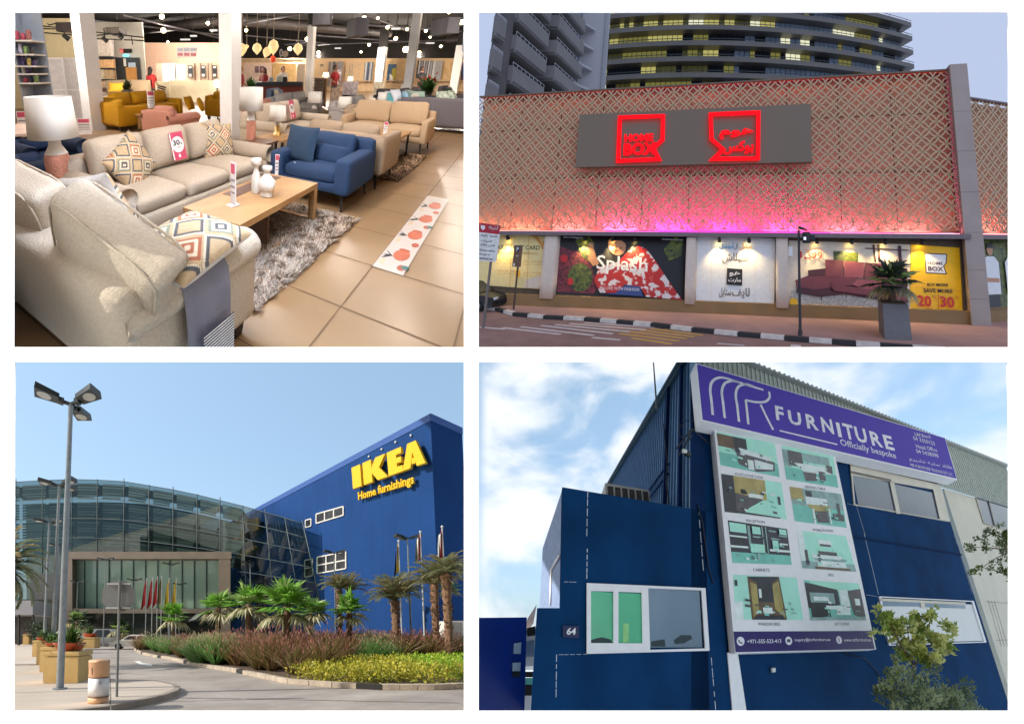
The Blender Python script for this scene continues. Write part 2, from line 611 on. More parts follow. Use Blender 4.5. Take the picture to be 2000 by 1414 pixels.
def date_palm(fr, base, h, r, label, group, seed, nf=30, trunk_r=.24, leafrgb=(160, 164, 126), spread=1.0, lo=-35):
    rg = np.random.RandomState(seed)
    t = thing(fr, 'date_palm_tree', label, 'palm tree', base, group)
    bx, by, bz = base
    tr = MB(fr)
    k = max(6, int(h / .2)); prof = []
    for i in range(k + 1):
        q = i / k
        prof.append((trunk_r * (1.0 + .35 * q ** 4) * (1.0 + .13 * ((i % 2) * 2 - 1) + rg.uniform(-.05, .05)), h * q))
    tr.lathe((bx, by, bz), prof, 10)
    # old leaf stubs
    m = int(60 * min(1, h / 4))
    a = rg.uniform(0, 6.28, m); z = rg.uniform(.3, 1, m) * h
    P = np.stack([bx + np.cos(a) * trunk_r, by + np.sin(a) * trunk_r, bz + z], 1)
    D = np.stack([np.cos(a) * .6, np.sin(a) * .6, np.full(m, .8)], 1)
    N = np.stack([-np.sin(a), np.cos(a), np.zeros(m)], 1)
    tr.leaves(P, D, N, .28, .16)
    tr.build('trunk', mat('date_bark', (128, 98, 74), 0.95, var=.35, scale=8, bump=.6, bscale=12), t)
    cr = MB(fr)
    top = np.array([bx, by, bz + h])
    for i in range(nf):
        az = 2 * math.pi * i * .381966 + rg.uniform(-.2, .2)
        el0 = math.radians(84 + (lo - 84) * (i / nf) + rg.uniform(-8, 8))
        Lr = r * rg.uniform(.85, 1.15)
        hz = np.array([math.cos(az), math.sin(az), 0])
        pts = [top.copy()]; el = el0; n = 8
        for j in range(n):
            d = hz * math.cos(el) * spread + np.array([0, 0, math.sin(el)])
            pts.append(pts[-1] + d * Lr / n)
            el -= math.radians(4 + 1.7 * j)
        cr.tube(pts, .03, 4, r1=.008, mi=0)
        side = np.array([-hz[1], hz[0], 0])
        P = []; D = []; N = []; L = []
        for j in range(3, n * 5 + 1):
            q = j / 5.0; k0 = min(int(q), n - 1); w = q - k0
            p = pts[k0] * (1 - w) + pts[k0 + 1] * w
            dr = nrm(pts[k0 + 1] - pts[k0])
            for sg in (-1, 1):
                dd = nrm(dr * .75 + side * sg * .8 + np.array([0, 0, .28 + rg.uniform(-.25, .25)]))
                P.append(p); D.append(dd); N.append(nrm(np.cross(dd, [0.2, .1, 1]))); L.append(Lr * .24 * (1.1 - .6 * q / n))
        cr.leaves(np.array(P), np.array(D), np.array(N), np.array(L), .062 * r / 1.6, mi=1 if rg.rand() < .4 else 0, bend=.1)
    cr.build('crown', [leafm('date_leaf_%d_%d_%d' % leafrgb, leafrgb, var=.25, scale=1.5), leafm('date_leaf_dry', (182, 168, 130), var=.25, scale=2)], t)
    return t

def grass_mass(fr, name, clumps, hgt, m, seed, blades=110, width=.018, spread=.55, plume=None, base=None):
    """clumps: list of (x,y,z,scale); fountain-like tufts"""
    rg = np.random.RandomState(seed)
    b = MB(fr)
    for (x, y, z, s) in clumps:
        n = blades
        a = rg.uniform(0, 6.283, n); rr = rg.uniform(0, .16, n) * s
        el = np.radians(90 - rg.uniform(2, 48, n))
        P = np.stack([x + np.cos(a) * rr, y + np.sin(a) * rr, np.full(n, z)], 1)
        D = np.stack([np.cos(a) * np.cos(el), np.sin(a) * np.cos(el), np.sin(el)], 1)
        N = np.stack([-np.sin(a), np.cos(a), np.zeros(n)], 1)
        tw = rg.uniform(0, 3.14, n)[:, None]
        N = N * np.cos(tw) + np.cross(D, N) * np.sin(tw)
        L = hgt * s * rg.uniform(.6, 1.1, n)
        b.leaves(P, D, N, L, width * s * rg.uniform(.7, 1.5, n), mi=0, bend=spread * .45, seg=2)
        if plume:
            k = int(n * plume)
            i = rg.choice(n, k, False)
            tip = P[i] + D[i] * L[i][:, None] + np.array([0, 0, -1.0]) * (spread * .45 * L[i])[:, None]
            d2 = nrm(np.array([0, 0, 1.0])) * .5 + D[i] * .6
            b.leaves(tip - d2 * .05, d2, N[i], .22 * s, .05 * s, mi=1, bend=.3)
    o = b.build(name, m, None, base=base if base is not None else clumps[0][:3])
    return o

def leaf_cloud(mb, centers, radii, n, L, W, rg, mi=0, up=0.3, squash=1.0):
    """leaf-sized faces spread through ellipsoids"""
    centers = np.asarray(centers, float)
    w = np.asarray(radii, float) ** 3; w = w / w.sum()
    k = rg.choice(len(centers), n, p=w)
    d = rg.normal(size=(n, 3)); d /= np.linalg.norm(d, axis=1, keepdims=True)
    rad = np.asarray(radii)[k] * rg.uniform(.25, 1, n) ** .5
    P = centers[k] + d * rad[:, None] * np.array([1, 1, squash])
    D = d * .7 + rg.normal(size=(n, 3)) * .5 + np.array([0, 0, up]); D /= np.linalg.norm(D, axis=1, keepdims=True)
    N = np.cross(D, rg.normal(size=(n, 3))); N /= np.linalg.norm(N, axis=1, keepdims=True) + 1e-9
    mb.leaves(P, D, N, L * rg.uniform(.6, 1.3, n), W * rg.uniform(.6, 1.3, n), mi=mi)
# ================================================================== the blue store with the glass entrance
f3 = pitched(467, 1180, 1235, 1.65)
f3.cuts = [cut_x(920, -1), cut_y(694, -1)]
def build_s3():
    fr = f3
    g = lambda px, py, z=0.0: fr.at(px, py, z)
    # ---------------- ground, road, pavement, island
    m = MB(fr)
    L0, R0 = fr.at(-60, 1500), fr.at(918, 1500)
    far = 900.0
    lx = lambda y, px: (px - 467) / F * y * 1.0
    ys = [2.5, 8, 20, 60, 200, 900]
    for a, b in zip(ys[:-1], ys[1:]):
        m.poly([(-1.2 * a - 3, a, -.012), (lx(a, 920), a, -.012), (lx(b, 920), b, -.012), (-1.2 * b - 3, b, -.012)])
    o = m.build('ground', mat('sandy_ground', (176, 160, 138), .95, var=.1, scale=.5), base=(0, 10, 0)); tag(o, kind='structure')
    m = MB(None)
    m.poly([(-120, -120, -.03), (90, -120, -.03), (90, .6, -.03), (-120, .6, -.03)])
    o = m.build('ground', mat('bounce_ground_pale', (214, 206, 194), .9)); tag(o, kind='structure')  # unseen pale sheet behind the camera, added to bounce light into the showroom
    # road: concrete asphalt, worn
    rm = bpy.data.materials.new('road_asphalt'); rm.use_nodes = True
    n = rm.node_tree.nodes; l = rm.node_tree.links; b = n['Principled BSDF']; b.inputs['Roughness'].default_value = .9
    co = n.new('ShaderNodeTexCoord'); n1 = n.new('ShaderNodeTexNoise'); n1.inputs['Scale'].default_value = .35; n1.inputs['Detail'].default_value = 8; n1.inputs['Roughness'].default_value = .7
    l.new(co.outputs['Object'], n1.inputs['Vector'])
    r1 = n.new('ShaderNodeValToRGB'); r1.color_ramp.elements[0].position = .3; r1.color_ramp.elements[1].position = .72
    r1.color_ramp.elements[0].color = (*lin((132, 122, 114)), 1); r1.color_ramp.elements[1].color = (*lin((186, 176, 166)), 1)
    l.new(n1.outputs['Fac'], r1.inputs[0]); l.new(r1.outputs[0], b.inputs['Base Color'])
    pl = [(-100, 1480), (930, 1480), (930, 1337), (747, 1338), (561, 1326), (480, 1310), (416, 1298), (376, 1292), (329, 1281), (290, 1276), (268, 1272), (262, 1266), (300, 1261), (420, 1257), (420, 1254), (180, 1256), (153, 1262), (120, 1280), (-100, 1340)]
    m = MB(fr); P = [g(*q) for q in pl]
    m.poly([(p[0], p[1], -.004) for p in P])
    o = m.build('road', rm, base=g(450, 1350)); tag(o, kind='structure')
    # worn marks on the road (expansion lines)
    m = MB(fr)
    for a, b2, w in (((343, 1362), (470, 1364), 2.0), ((480, 1364), (900, 1372), 1.6), ((215, 1313), (300, 1318), 1.4), ((300, 1299), (420, 1304), .8)):
        p, q = g(*a), g(*b2)
        d = np.array([0, .02 * w, 0])
        m.poly([p - d, q - d, q + d, p + d])
    o = m.build('road_joints', mat('joint_dark', (112, 106, 100), .9), base=g(450, 1350)); tag(o, kind='structure')
    # arrow painted on the road
    m = MB(fr)
    m.poly([g(*q) for q in ((262, 1291), (272, 1290), (278, 1294), (297, 1296), (297, 1300), (276, 1298))])
    o = m.build('road_arrow', mat('road_white', (226, 224, 218), .8)); tag(o, kind='structure')
    # pavement with kerb on the left
    kz = .14
    edge = [(-80, 1396), (28, 1391), (120, 1386), (200, 1377), (262, 1366), (312, 1355), (336, 1347), (341, 1341), (334, 1336), (300, 1329), (213, 1327), (160, 1318), (146, 1302), (146, 1280), (150, 1262), (170, 1256), (150, 1252)]
    P = [g(px, py - 0, kz) for px, py in edge]
    back = [np.array([-60, 48, kz]), np.array([-40, 8, kz])]
    P = [np.array([p[0], p[1], kz]) for p in P]
    top = P + [np.array([P[-1][0] - 3, 60, kz]), np.array([-70, 60, kz]), np.array([-14, 6.5, kz])]
    m = MB(fr)
    m.poly(top)
    o = m.build('pavement', mat('pavement_pale', (196, 182, 166), .9, var=.07, scale=1.2, bump=.1, bscale=30), base=g(200, 1340)); tag(o, kind='structure')
    m = MB(fr)
    K = []
    for i, p in enumerate(P):
        d = nrm((P[min(i + 1, len(P) - 1)] - P[max(i - 1, 0)]) * np.array([1, 1, 0]))
        K.append((p, p + np.array([d[1], -d[0], 0]) * .16))
    for (a, b_), (c, d_) in zip(K[:-1], K[1:]):
        m.hexa([a * [1, 1, 0] + [0, 0, -.05], b_ * [1, 1, 0] + [0, 0, -.05], d_ * [1, 1, 0] + [0, 0, -.05], c * [1, 1, 0] + [0, 0, -.05]],
               [a + [0, 0, .003], b_ + [0, 0, .003], d_ + [0, 0, .003], c + [0, 0, .003]])
    o = m.build('kerb', mat('kerb_grey', (150, 138, 126), .9, var=.15, scale=3, bump=.3, bscale=20), base=g(200, 1380)); tag(o, kind='structure')
    # joints of the pavement
    m = MB(fr)
    for a, b2 in (((28, 1312), (95, 1300)), ((28, 1352), (340, 1345)), ((215, 1318), (216, 1386)), ((28, 1290), (70, 1285))):
        p, q = g(*a, kz), g(*b2, kz)
        d = nrm(np.cross(q - p, [0, 0, 1])) * .012
        m.poly([p - d + [0, 0, .004], q - d + [0, 0, .004], q + d + [0, 0, .004], p + d + [0, 0, .004]])
    o = m.build('pavement_joints', mat('joint_dark', (112, 106, 100)), base=g(200, 1340)); tag(o, kind='structure')
    # island bed and its kerb
    ie = [(262, 1268), (272, 1276), (300, 1283), (329, 1287), (376, 1300), (416, 1306), (450, 1311), (500, 1322), (561, 1335), (648, 1342), (747, 1347), (850, 1347), (925, 1344)]
    P = [g(*q) for q in ie]
    m = MB(fr)
    m.poly([p + [0, 0.12, .12] for p in P] + [np.array([lx(30, 922), 30, .12]), np.array([lx(40, 922), 40, .12]), np.array([lx(60, 600), 60, .12]), np.array([lx(52, 262), 52, .12])])
    o = m.build('planting_bed', mat('soil', (92, 74, 56), .95, var=.3, scale=3), base=g(600, 1320)); tag(o, kind='structure')
    m = MB(fr)
    rg = np.random.RandomState(3)
    S = [P[0]]
    for a, b2 in zip(P[:-1], P[1:]):
        k = max(1, int(np.linalg.norm(b2 - a) / .5))
        S += [a + (b2 - a) * (i + 1) / k for i in range(k)]
    for i, (a, b2) in enumerate(zip(S[:-1], S[1:])):
        d = nrm(b2 - a); nn = np.array([-d[1], d[0], 0]); e = .012
        a2, b3 = a + d * e, b2 - d * e
        h = .16 + rg.uniform(-.008, .008)
        mi = 1 if i % 9 == 6 else 0
        m.hexa([a2, b3, b3 + nn * .2, a2 + nn * .2], [a2 + [0, 0, h], b3 + [0, 0, h], b3 + nn * .2 + [0, 0, h], a2 + nn * .2 + [0, 0, h]], mi=mi)
    o = m.build('island_kerb', [mat('kerb_pale', (186, 172, 154), .9, var=.15, scale=3, bump=.3, bscale=20), mat('kerb_black', (48, 46, 44), .8)], base=g(600, 1340)); tag(o, kind='structure')

    # ---------------- blue store
    nc = fr.aty(855, 810, 30); top = nc[2]
    cx, cy = (858 - 467) / F * 30, 30.0
    ddir = np.array([-.592, 1.0, 0]); ddir = ddir / np.linalg.norm(ddir)
    wn_ = np.array([ddir[1], -ddir[0], 0]); wn_ = -wn_ if wn_[0] > 0 else wn_     # outward normal, to the left/front
    C0 = np.array([cx, cy, 0.0]); LEN = 50.0
    C1 = C0 + ddir * LEN
    B = thing(fr, 'store_building', 'large royal blue windowless store hall with yellow lettering', 'building', C0)
    blue = mat('store_blue', (32, 70, 128), .8, var=.09, scale=.22, spec=.12)
    m = MB(fr)
    E0 = np.array([lx(32.2, 921), 32.2, 0.0])
    E1 = E0 + np.array([0.6, 6.0, 0]); E1[0] = lx(E1[1], 921)
    ring = [C0, C1, C1 + [1.5, 1, 0], E1, E0]
    m.prism([p * [1, 1, 0] for p in ring], (0, 0, top))
    # corrugation lines on the end face
    m.build('wall', blue, B)
    m = MB(fr)
    for a, b2 in ((C0, C1), (C0, E0)):
        d = nrm(b2 - a); nn = wn_ if b2 is C1 else nrm(np.array([d[1], -d[0], 0]))
        q0, q1 = a + nn * .06, b2 + nn * .06
        m.hexa([q0 + [0, 0, top - .55], q1 + [0, 0, top - .55], q1 - nn * .12 + [0, 0, top - .55], q0 - nn * .12 + [0, 0, top - .55]],
               [q0 + [0, 0, top + .1], q1 + [0, 0, top + .1], q1 - nn * .12 + [0, 0, top + .1], q0 - nn * .12 + [0, 0, top + .1]])
    m.build('roof_edge', mat('edge_blue', (58, 96, 166), .6), B)
    m = MB(fr); k = 1.3
    while k < LEN:
        q = C0 + ddir * k + wn_ * .004; m.poly([q + [0, 0, .2], q + ddir * .035 + [0, 0, .2], q + ddir * .035 + [0, 0, top - .56], q + [0, 0, top - .56]]); k += 1.3
    m.build('panel_seam', mat('seam_blue', (30, 65, 120), .8, spec=.1), B)
    # windows
    def wp(px, py, off=0.0):
        return fr.plane(px, py, C0 + wn_ * off, wn_)
    def window(q, cols, rows, off=.03):
        w = MB(fr); dk = MB(fr)
        q = [wp(*k, off) for k in q]      # tl tr br bl
        dk.prism(q[::-1], wn_ * -.01)
        f = dk.build('window', mat('pane_dark', (66, 68, 74), .15, var=.4, scale=.8), B)
        for i in range(cols + 1):
            t = i / cols
            a, b2 = q[0] + (q[1] - q[0]) * t, q[3] + (q[2] - q[3]) * t
            e = nrm(q[1] - q[0]) * .08
            w.prism([a - e, a + e, b2 + e, b2 - e], wn_ * .08)
        for j in range(rows + 1):
            t = j / rows
            a, b2 = q[0] + (q[3] - q[0]) * t, q[1] + (q[2] - q[1]) * t
            e = np.array([0, 0, .07])
            w.prism([a - e, b2 - e, b2 + e, a + e], wn_ * .09)
        w.build('frame', mat('frame_white', (226, 226, 222), .5), f)
    window([(618, 1004), (671, 989), (671, 1006), (618, 1022)], 3, 1)
    window([(597, 1016), (608, 1013), (608, 1027), (597, 1030)], 1, 1)
    window([(620, 1088), (676, 1077), (676, 1110), (620, 1120)], 3, 2)
    window([(596, 1094), (611, 1091), (611, 1124), (596, 1127)], 1, 2)
    # yellow letters standing off the wall
    yel = mat('letter_yellow', (246, 200, 44), .4, var=.02)
    def letters(body, p0, p1, p2, name, dep, heavy, off):
        o = wp(*p0, off); u = wp(*p1, off) - o; v = wp(*p2, off) - o
        W_, H_ = np.linalg.norm(u), np.linalg.norm(v)
        mm = MB(fr); mm.text(body, o, u / W_, v / H_, W_, H_, dep, wn_, heavy=heavy)
        ob = mm.build(name, yel, None)
        return ob
    # big slab-serif letters, drawn as polygons
    o = wp(694, 956, .5); u = wp(826, 909, .5) - o; v = wp(691, 915, .5) - o
    W_, H_ = np.linalg.norm(u), np.linalg.norm(v); u /= W_; v /= H_
    I = [(0, 0), (.15, 0), (.15, .2), (.13, .2), (.13, .8), (.15, .8), (.15, 1), (0, 1), (0, .8), (.02, .8), (.02, .2), (0, .2)]
    I = [(0, 0), (.15, 0), (.15, 1), (0, 1)]
    Kk = [(.19, 0), (.33, 0), (.33, .34), (.345, .36), (.41, 0), (.555, 0), (.455, .53), (.55, 1), (.41, 1), (.345, .66), (.33, .64), (.33, 1), (.19, 1)]
    Ee = [(.575, 0), (.775, 0), (.775, .25), (.70, .25), (.70, .4), (.765, .4), (.765, .62), (.70, .62), (.70, .76), (.775, .76), (.775, 1), (.575, 1)]
    Aa = [(.79, 0), (.925, 0), (.935, .16), (.985, .16)]
    def shape(pts): return [o + u * (a * W_) + v * (b * H_) for a, b in pts]
    m = MB(fr)
    for S_ in (I, Ee):
        m.prism(shape(S_), wn_ * .36)
    m.prism(shape([(.19, 0), (.33, 0), (.33, 1), (.19, 1)]), wn_ * .36)
    m.prism(shape([(.33, .62), (.40, 1), (.55, 1), (.445, .52), (.565, 0), (.41, 0), (.33, .4)]), wn_ * .358)
    A1 = [(.755, 0), (.875, 0), (.893, .15), (.893, .15), (.915, .8), (.90, 1), (.835, 1)]
    m.prism(shape([(.772, 0), (.872, 0), (.915, .62), (.915, 1), (.86, 1)]), wn_ * .36)
    m.prism(shape([(.915, .62), (.915, 1), (.97, 1), (1.06, 0), (.955, 0)]), wn_ * .362)
    m.prism(shape([(.893, .14), (.94, .14), (.932, .36), (.90, .36)]), wn_ * .355)
    ob = m.build('store_sign_lettering', yel); tag(ob, 'big raised yellow capital letters high on the blue wall', 'sign')
    ob = letters('Home furnishings', (703, 982), (812, 950), (702, 962), 'store_sign_tagline', .25, .02, .25)
    tag(ob, 'small yellow words Home furnishings below the big yellow capitals', 'sign')
    # yellow shapes behind the glass, standing in for the lettering's reflection
    for nm, lab, sh in (('reflected_lettering', 'tall yellow shape standing for letters reflected in the dark glass front', [(462, 1018), (507, 1012), (508, 1034), (484, 1040), (480, 1062), (458, 1066)]),):
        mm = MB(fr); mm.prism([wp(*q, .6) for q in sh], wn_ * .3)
        tag(mm.build(nm, mat('reflection_ochre', (190, 140, 40), .5)), lab, 'sign')
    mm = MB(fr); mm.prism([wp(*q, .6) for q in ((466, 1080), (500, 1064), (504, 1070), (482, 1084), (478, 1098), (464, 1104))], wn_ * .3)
    tag(mm.build('reflected_lettering', mat('reflection_ochre', (190, 140, 40), .5)), 'lower yellow squiggle standing for letters reflected in the dark glass front', 'sign')
    # little lights above the letters
    m0 = None
    for i, (px, py) in enumerate(((713, 908), (722, 892), (747, 878), (774, 864), (804, 851))):
        p = wp(px, py, .0)
        if m0 is None:
            m0 = thing(fr, 'sign_spotlight', 'tiny white spotlight on the blue wall above the letters', 'lamp', p, 'spotlights above the yellow letters')
            mm = MB(fr); mm.cyl(p, p + wn_ * .1, .02, n=6); mm.build('arm', mat('frame_white', (226, 226, 222)), m0)
            mm = MB(fr); mm.ball(p + wn_ * .12, .1, 8, 6); mm.build('lamp_head', mat('white_paint', (240, 240, 240), .4), m0)
        else:
            dup(fr, m0, p)

    # ---------------- glass entrance hall
    cols = [(-25, 946, -25), (31, 941, 31), (83, 938, 83), (140, 936, 140), (190, 937, 190), (242, 940, 242), (291, 948, 291), (338, 956, 338), (385, 966, 385), (430, 977, 430), (474, 988, 485), (517, 1000, 545), (556, 1011, 600), (590, 1022, 645)]
    def dep(px):
        return float(np.interp(px, [-30, 31, 242, 430, 474, 517, 556, 590, 645], [60, 58.5, 56.5, 53, 50.5, 47.5, 44.5, 41.5, 38.6]))
    Gt = thing(fr, 'glass_hall', 'curved dark teal glass entrance hall beside the blue store', 'building', (0, 56, 0))
    T, Bm = [], []
    for px, py, pb in cols:
        y = dep(px)
        T.append(fr.aty(px, py, y))
        bb = fr.aty(pb, 1240, dep(pb) if pb < 500 else y); Bm.append(np.array([bb[0], bb[1], 0.0]))
    T = np.array(T); Bm = np.array(Bm)
    m = MB(fr)
    nC = len(cols)
    m.add(np.vstack([T, Bm]), [(i, i + 1, nC + i + 1, nC + i) for i in range(nC - 1)])
    m.build('glazing', glass('hall_glass', (160, 176, 174), .22, .03, (190, 205, 210)), Gt)
    m = MB(fr)
    for i in range(nC):
        m.tube([T[i] + [0, 0, .5 if i % 2 else .1], Bm[i]], .07, 4)
    for fq in (0.0, .12, .245, .365, .49, .62):
        pts = T * (1 - fq) + Bm * fq
        m.tube(list(pts), .055, 4)
    m.build('mullion', mat('mullion_teal', (44, 66, 72), .5), Gt)
    # louvres and trusses behind the glass
    inw = np.array([0.15, 1.0, 0])
    m = MB(fr)
    rg = np.random.RandomState(5)
    for i in range(10):
        for k in range(26):
            fq = .012 + k * .0175
            if k % 7 == 6: continue
            a = T[i] * (1 - fq) + Bm[i] * fq + inw * 1.2; b2 = T[i + 1] * (1 - fq) + Bm[i + 1] * fq + inw * 1.2
            cut = .06 + .28 * ((k % 7) / 7.0) * (i > 1)
            a2 = a + (b2 - a) * .05; b3 = a + (b2 - a) * (1 - cut)
            h = np.array([0, 0, .17])
            m.poly([a2 - h, b3 - h, b3 + h, a2 + h], mi=0 if (k + i) % 3 else 1)
    m.build('louvre_screen', [mat('louvre', (176, 184, 182), .6), mat('louvre_dim', (140, 152, 150), .6)], Gt)
    m = MB(fr)
    q = T + inw * 9; r_ = Bm + inw * 9
    q2, r2 = q[:10], r_[:10]
    m.add(np.vstack([q2 - [0, 0, .5], r2]), [(i, i + 1, 10 + i + 1, 10 + i) for i in range(9)])
    m.build('inner_wall', mat('hall_inside', (98, 118, 120), .8, var=.2, scale=.3), Gt)
    m = MB(fr)
    m.add(np.vstack([T[:11] + inw * 1.5 - [0, 0, .25], T[:11] + inw * 9 + [0, 0, .6]]), [(i, i + 1, 11 + i + 1, 11 + i) for i in range(10)]); m.build('roof', mat('roof_grey', (92, 104, 106), .6), Gt)
    # stone portal
    def sq(x0, y0, x1, y1, y, t, mm, mi=0):
        a = [fr.aty(x0, y1, y), fr.aty(x1, y1, y), fr.aty(x1, y0, y), fr.aty(x0, y0, y)]
        mm.prism(a, (0, t, 0), mi=mi)
    yp = 50.5
    m = MB(fr)
    sq(128, 1077, 452, 1091, yp, 2.0, m); sq(127, 1091, 141, 1240, yp + .02, 2.0, m); sq(427, 1091, 450, 1240, yp + .03, 2.0, m); sq(141, 1188, 427, 1197, yp + .05, 1.0, m)
    m.build('portal', mat('portal_stone', (142, 130, 116), .8, var=.1, scale=.6), Gt)
    m = MB(fr); sq(141, 1091, 427, 1188, yp + 1.2, .05, m)
    m.build('portal_glazing', mat('portal_glass', (142, 170, 154), .12, var=.12, scale=.15, spec=.6), Gt)
    m = MB(fr)
    for k in range(1, 12):
        px = 141 + k * 23.8
        sq(px - .6, 1091, px + .6, 1188, yp + 1.1, .1, m)
    m.build('portal_mullion', mat('mullion_teal', (44, 66, 72)), Gt)
    m = MB(fr); sq(141, 1197, 427, 1239, yp + 1.4, .05, m); sq(-20, 1170, 127, 1241, yp + 1.0, .05, m)
    m.build('ground_floor_glazing', mat('shop_dark', (52, 62, 58), .15, var=.5, scale=.4), Gt)
    m = MB(fr); sq(60, 1120, 127, 1170, yp + .8, .3, m)
    m.build('side_wall', mat('hall_stone_dark', (96, 98, 98), .8, var=.15), Gt)
    # canopy on the far left
    t = thing(fr, 'entrance_canopy', 'dark walkway canopy with pale fascia beside the left palm', 'canopy', fr.at(40, 1262))
    yc = fr.at(40, 1262)[1]
    m = MB(fr); sq(-40, 1172, 64, 1200, yc, 6.0, m); m.build('fascia', mat('canopy_fascia', (150, 150, 158), .6, var=.1), t)
    m = MB(fr); sq(-40, 1200, 62, 1262, yc + 4, .1, m); m.build('back_wall', mat('canopy_dark', (54, 52, 54), .8, var=.3, scale=1), t)
    m = MB(fr)
    for px in (34, 62): sq(px, 1200, px + 3, 1263, yc + .2, .3, m)
    m.build('post', mat('post_dark', (60, 58, 60)), t)
    # low white building right
    t = thing(fr, 'white_kiosk', 'small white block building at the foot of the blue store', 'building', fr.aty(895, 1240, 27))
    m = MB(fr)
    a, b2 = fr.aty(877, 1212, 27), fr.aty(921, 1240, 27)
    m.box(a[0], b2[0], 27, 28.5, 0, a[2]); m.build('wall', mat('kiosk_white', (222, 220, 212), .8), t)
    m = MB(fr); m.box(a[0] + .25, a[0] + .9, 26.98, 27, .1, a[2] - .1); m.build('door', mat('kiosk_door', (160, 160, 158)), t)

    # ---------------- lamp posts
    def lamp_post(base, h, heads, label, rp=.1, hs=1.0, group='street lamps in front of the glass hall'):
        t = thing(fr, 'lamp_post', label, 'street lamp', base, group)
        b0 = np.asarray(base, float)
        steel = mat('lamp_steel', (142, 150, 156), .5, metal=.3)
        dark = mat('lamp_head_dark', (44, 52, 56), .5)
        m = MB(fr); m.cyl(b0, b0 + [0, 0, h], rp, rp * .62, 12); m.cyl(b0, b0 + [0, 0, .03], rp * 1.9, n=12); m.build('pole', steel, t)
        for az in heads:
            a = math.radians(az)
            R = Rz(-a) @ Rx(math.radians(6))
            o = b0 + [0, 0, h]
            m = MB(fr, R, o); m.box(-.035, .035, 0, .28 * hs, -.04, .04); m.box(-.075, .075, .2 * hs, .36 * hs, -.075, .075)
            m.hexa([(-.17 * hs, .34 * hs, -.02), (.17 * hs, .34 * hs, -.02), (.25 * hs, 1.0 * hs, -.02), (-.25 * hs, 1.0 * hs, -.02)], [(-.15 * hs, .34 * hs, .13 * hs), (.15 * hs, .34 * hs, .13 * hs), (.21 * hs, 1.0 * hs, .2 * hs), (-.21 * hs, 1.0 * hs, .2 * hs)])
            hd = m.build('lamp_head', dark, t)
            m = MB(fr, R, o); th = np.linspace(0, 2 * math.pi, 14, endpoint=False)
            m.poly([(.17 * hs * math.cos(q), .74 * hs + .2 * hs * math.sin(q), -.026) for q in th][::-1]); m.build('lens', mat('lamp_lens', (196, 196, 188), .3), hd)
        return t
    p0 = g(117, 1345, kz)
    hh = (fr.aty(133, 790, p0[1])[2]) - kz
    lamp_post(p0, hh, (0, -118, 112), 'tallest grey street lamp with three dark heads on the near pavement', .098, .92)
    def lp(px, pb, ptop, y, heads, label, hs=1.0, rp=.09):
        b0 = fr.aty(px, 1240, y); b0[2] = kz
        z = fr.aty(px, ptop, y)[2]
        lamp_post(b0, z - kz, heads, label, rp, hs)
    lp(104, 0, 948, 17.5, (20, -100, 110), 'second street lamp just behind the tallest one', .95, .1)
    lp(87, 0, 1020, 24, (10, -95, 100), 'third street lamp, left of the second one', .95, .1)
    lp(108, 0, 1066, 29, (0, -95, 95), 'low street lamp whose heads show between the tall poles', .9, .08)
    for px, pt, y, lab in ((202, 1093, 40, 'slim street lamp behind the octagonal sign, left'), (260, 1133, 44, 'slim short street lamp right of the octagonal sign'), (332, 1102, 38, 'slim street lamp beside the hanging red flags'), (148, 1137, 46, 'slim short street lamp by the stone portal edge'), (350, 1141, 47, 'slim short street lamp behind the yellow flags')):
        lp(px, 0, pt, y, (-90, 90, 0), lab, .9, .06)
    for px, pt, y, lab, hd in ((489, 1100, 36, 'short single lamp beside the dark glass corner', (-95,)), (656, 1080, 30, 'street lamp in front of the white framed window', (-95, 100)), (803, 1051, 24, 'street lamp with three heads between the flagpoles', (-95, 95, 0))):
        lp(px, 0, pt, y, hd, lab, .9, .07)
    # ---------------- flags
    def flag(px, ptop, y, cols_, label, wpx, hpx, grp):
        b0 = fr.aty(px, 1240, y); b0[2] = .1
        zt = fr.aty(px, ptop, y)[2]
        t = thing(fr, 'flagpole', label, 'flag', b0, grp)
        m = MB(fr); m.cyl(b0, [b0[0], b0[1], zt], .06, .035, 8); m.ball([b0[0], b0[1], zt + .05], .08, 8, 5); m.build('pole', mat('pole_white', (200, 204, 206), .4), t)
        m = MB(fr)
        w, h = wpx * y / F, hpx * y / F
        nx, nz = 8, 14
        v = []
        for j in range(nz + 1):
            for i in range(nx + 1):
                a, b2 = i / nx, j / nz
                ww = w * (.45 + .55 * b2)
                v.append((b0[0] - .05 - a * ww, b0[1] + .12 * math.sin(a * 9 + b2 * 2) * a, zt - .1 - b2 * h - a * h * .25))
        fc, mi = [], []
        m.V.append(np.array(v))
        for j in range(nz):
            for i in range(nx):
                m.Fc.append((j * (nx + 1) + i, j * (nx + 1) + i + 1, (j + 1) * (nx + 1) + i + 1, (j + 1) * (nx + 1) + i)); m.sm.append(True)
                m.mi.append(min(len(cols_) - 1, int(i / nx * len(cols_))))
        m.n = len(v)
        m.build('flag', [mat('flag_%d_%d_%d' % c, c, .7, var=.06) for c in cols_], t)
    R_, Y_, W2, K_, Bl, Gr = (176, 40, 52), (206, 176, 46), (216, 214, 210), (38, 36, 40), (40, 70, 140), (50, 110, 70)
    flag(785, 1058, 23.5, [Y_, Bl], 'flagpole with a furled blue and yellow flag left of the lamp', 12, 56, 'flagpoles before the blue wall')
    flag(829, 1040, 22.5, [R_, W2, K_], 'flagpole with a red white and black flag right of the lamp', 14, 50, 'flagpoles before the blue wall')
    flag(873, 1030, 21.5, [R_, W2], 'flagpole with a red and white flag at the blue corner', 12, 58, 'flagpoles before the blue wall')
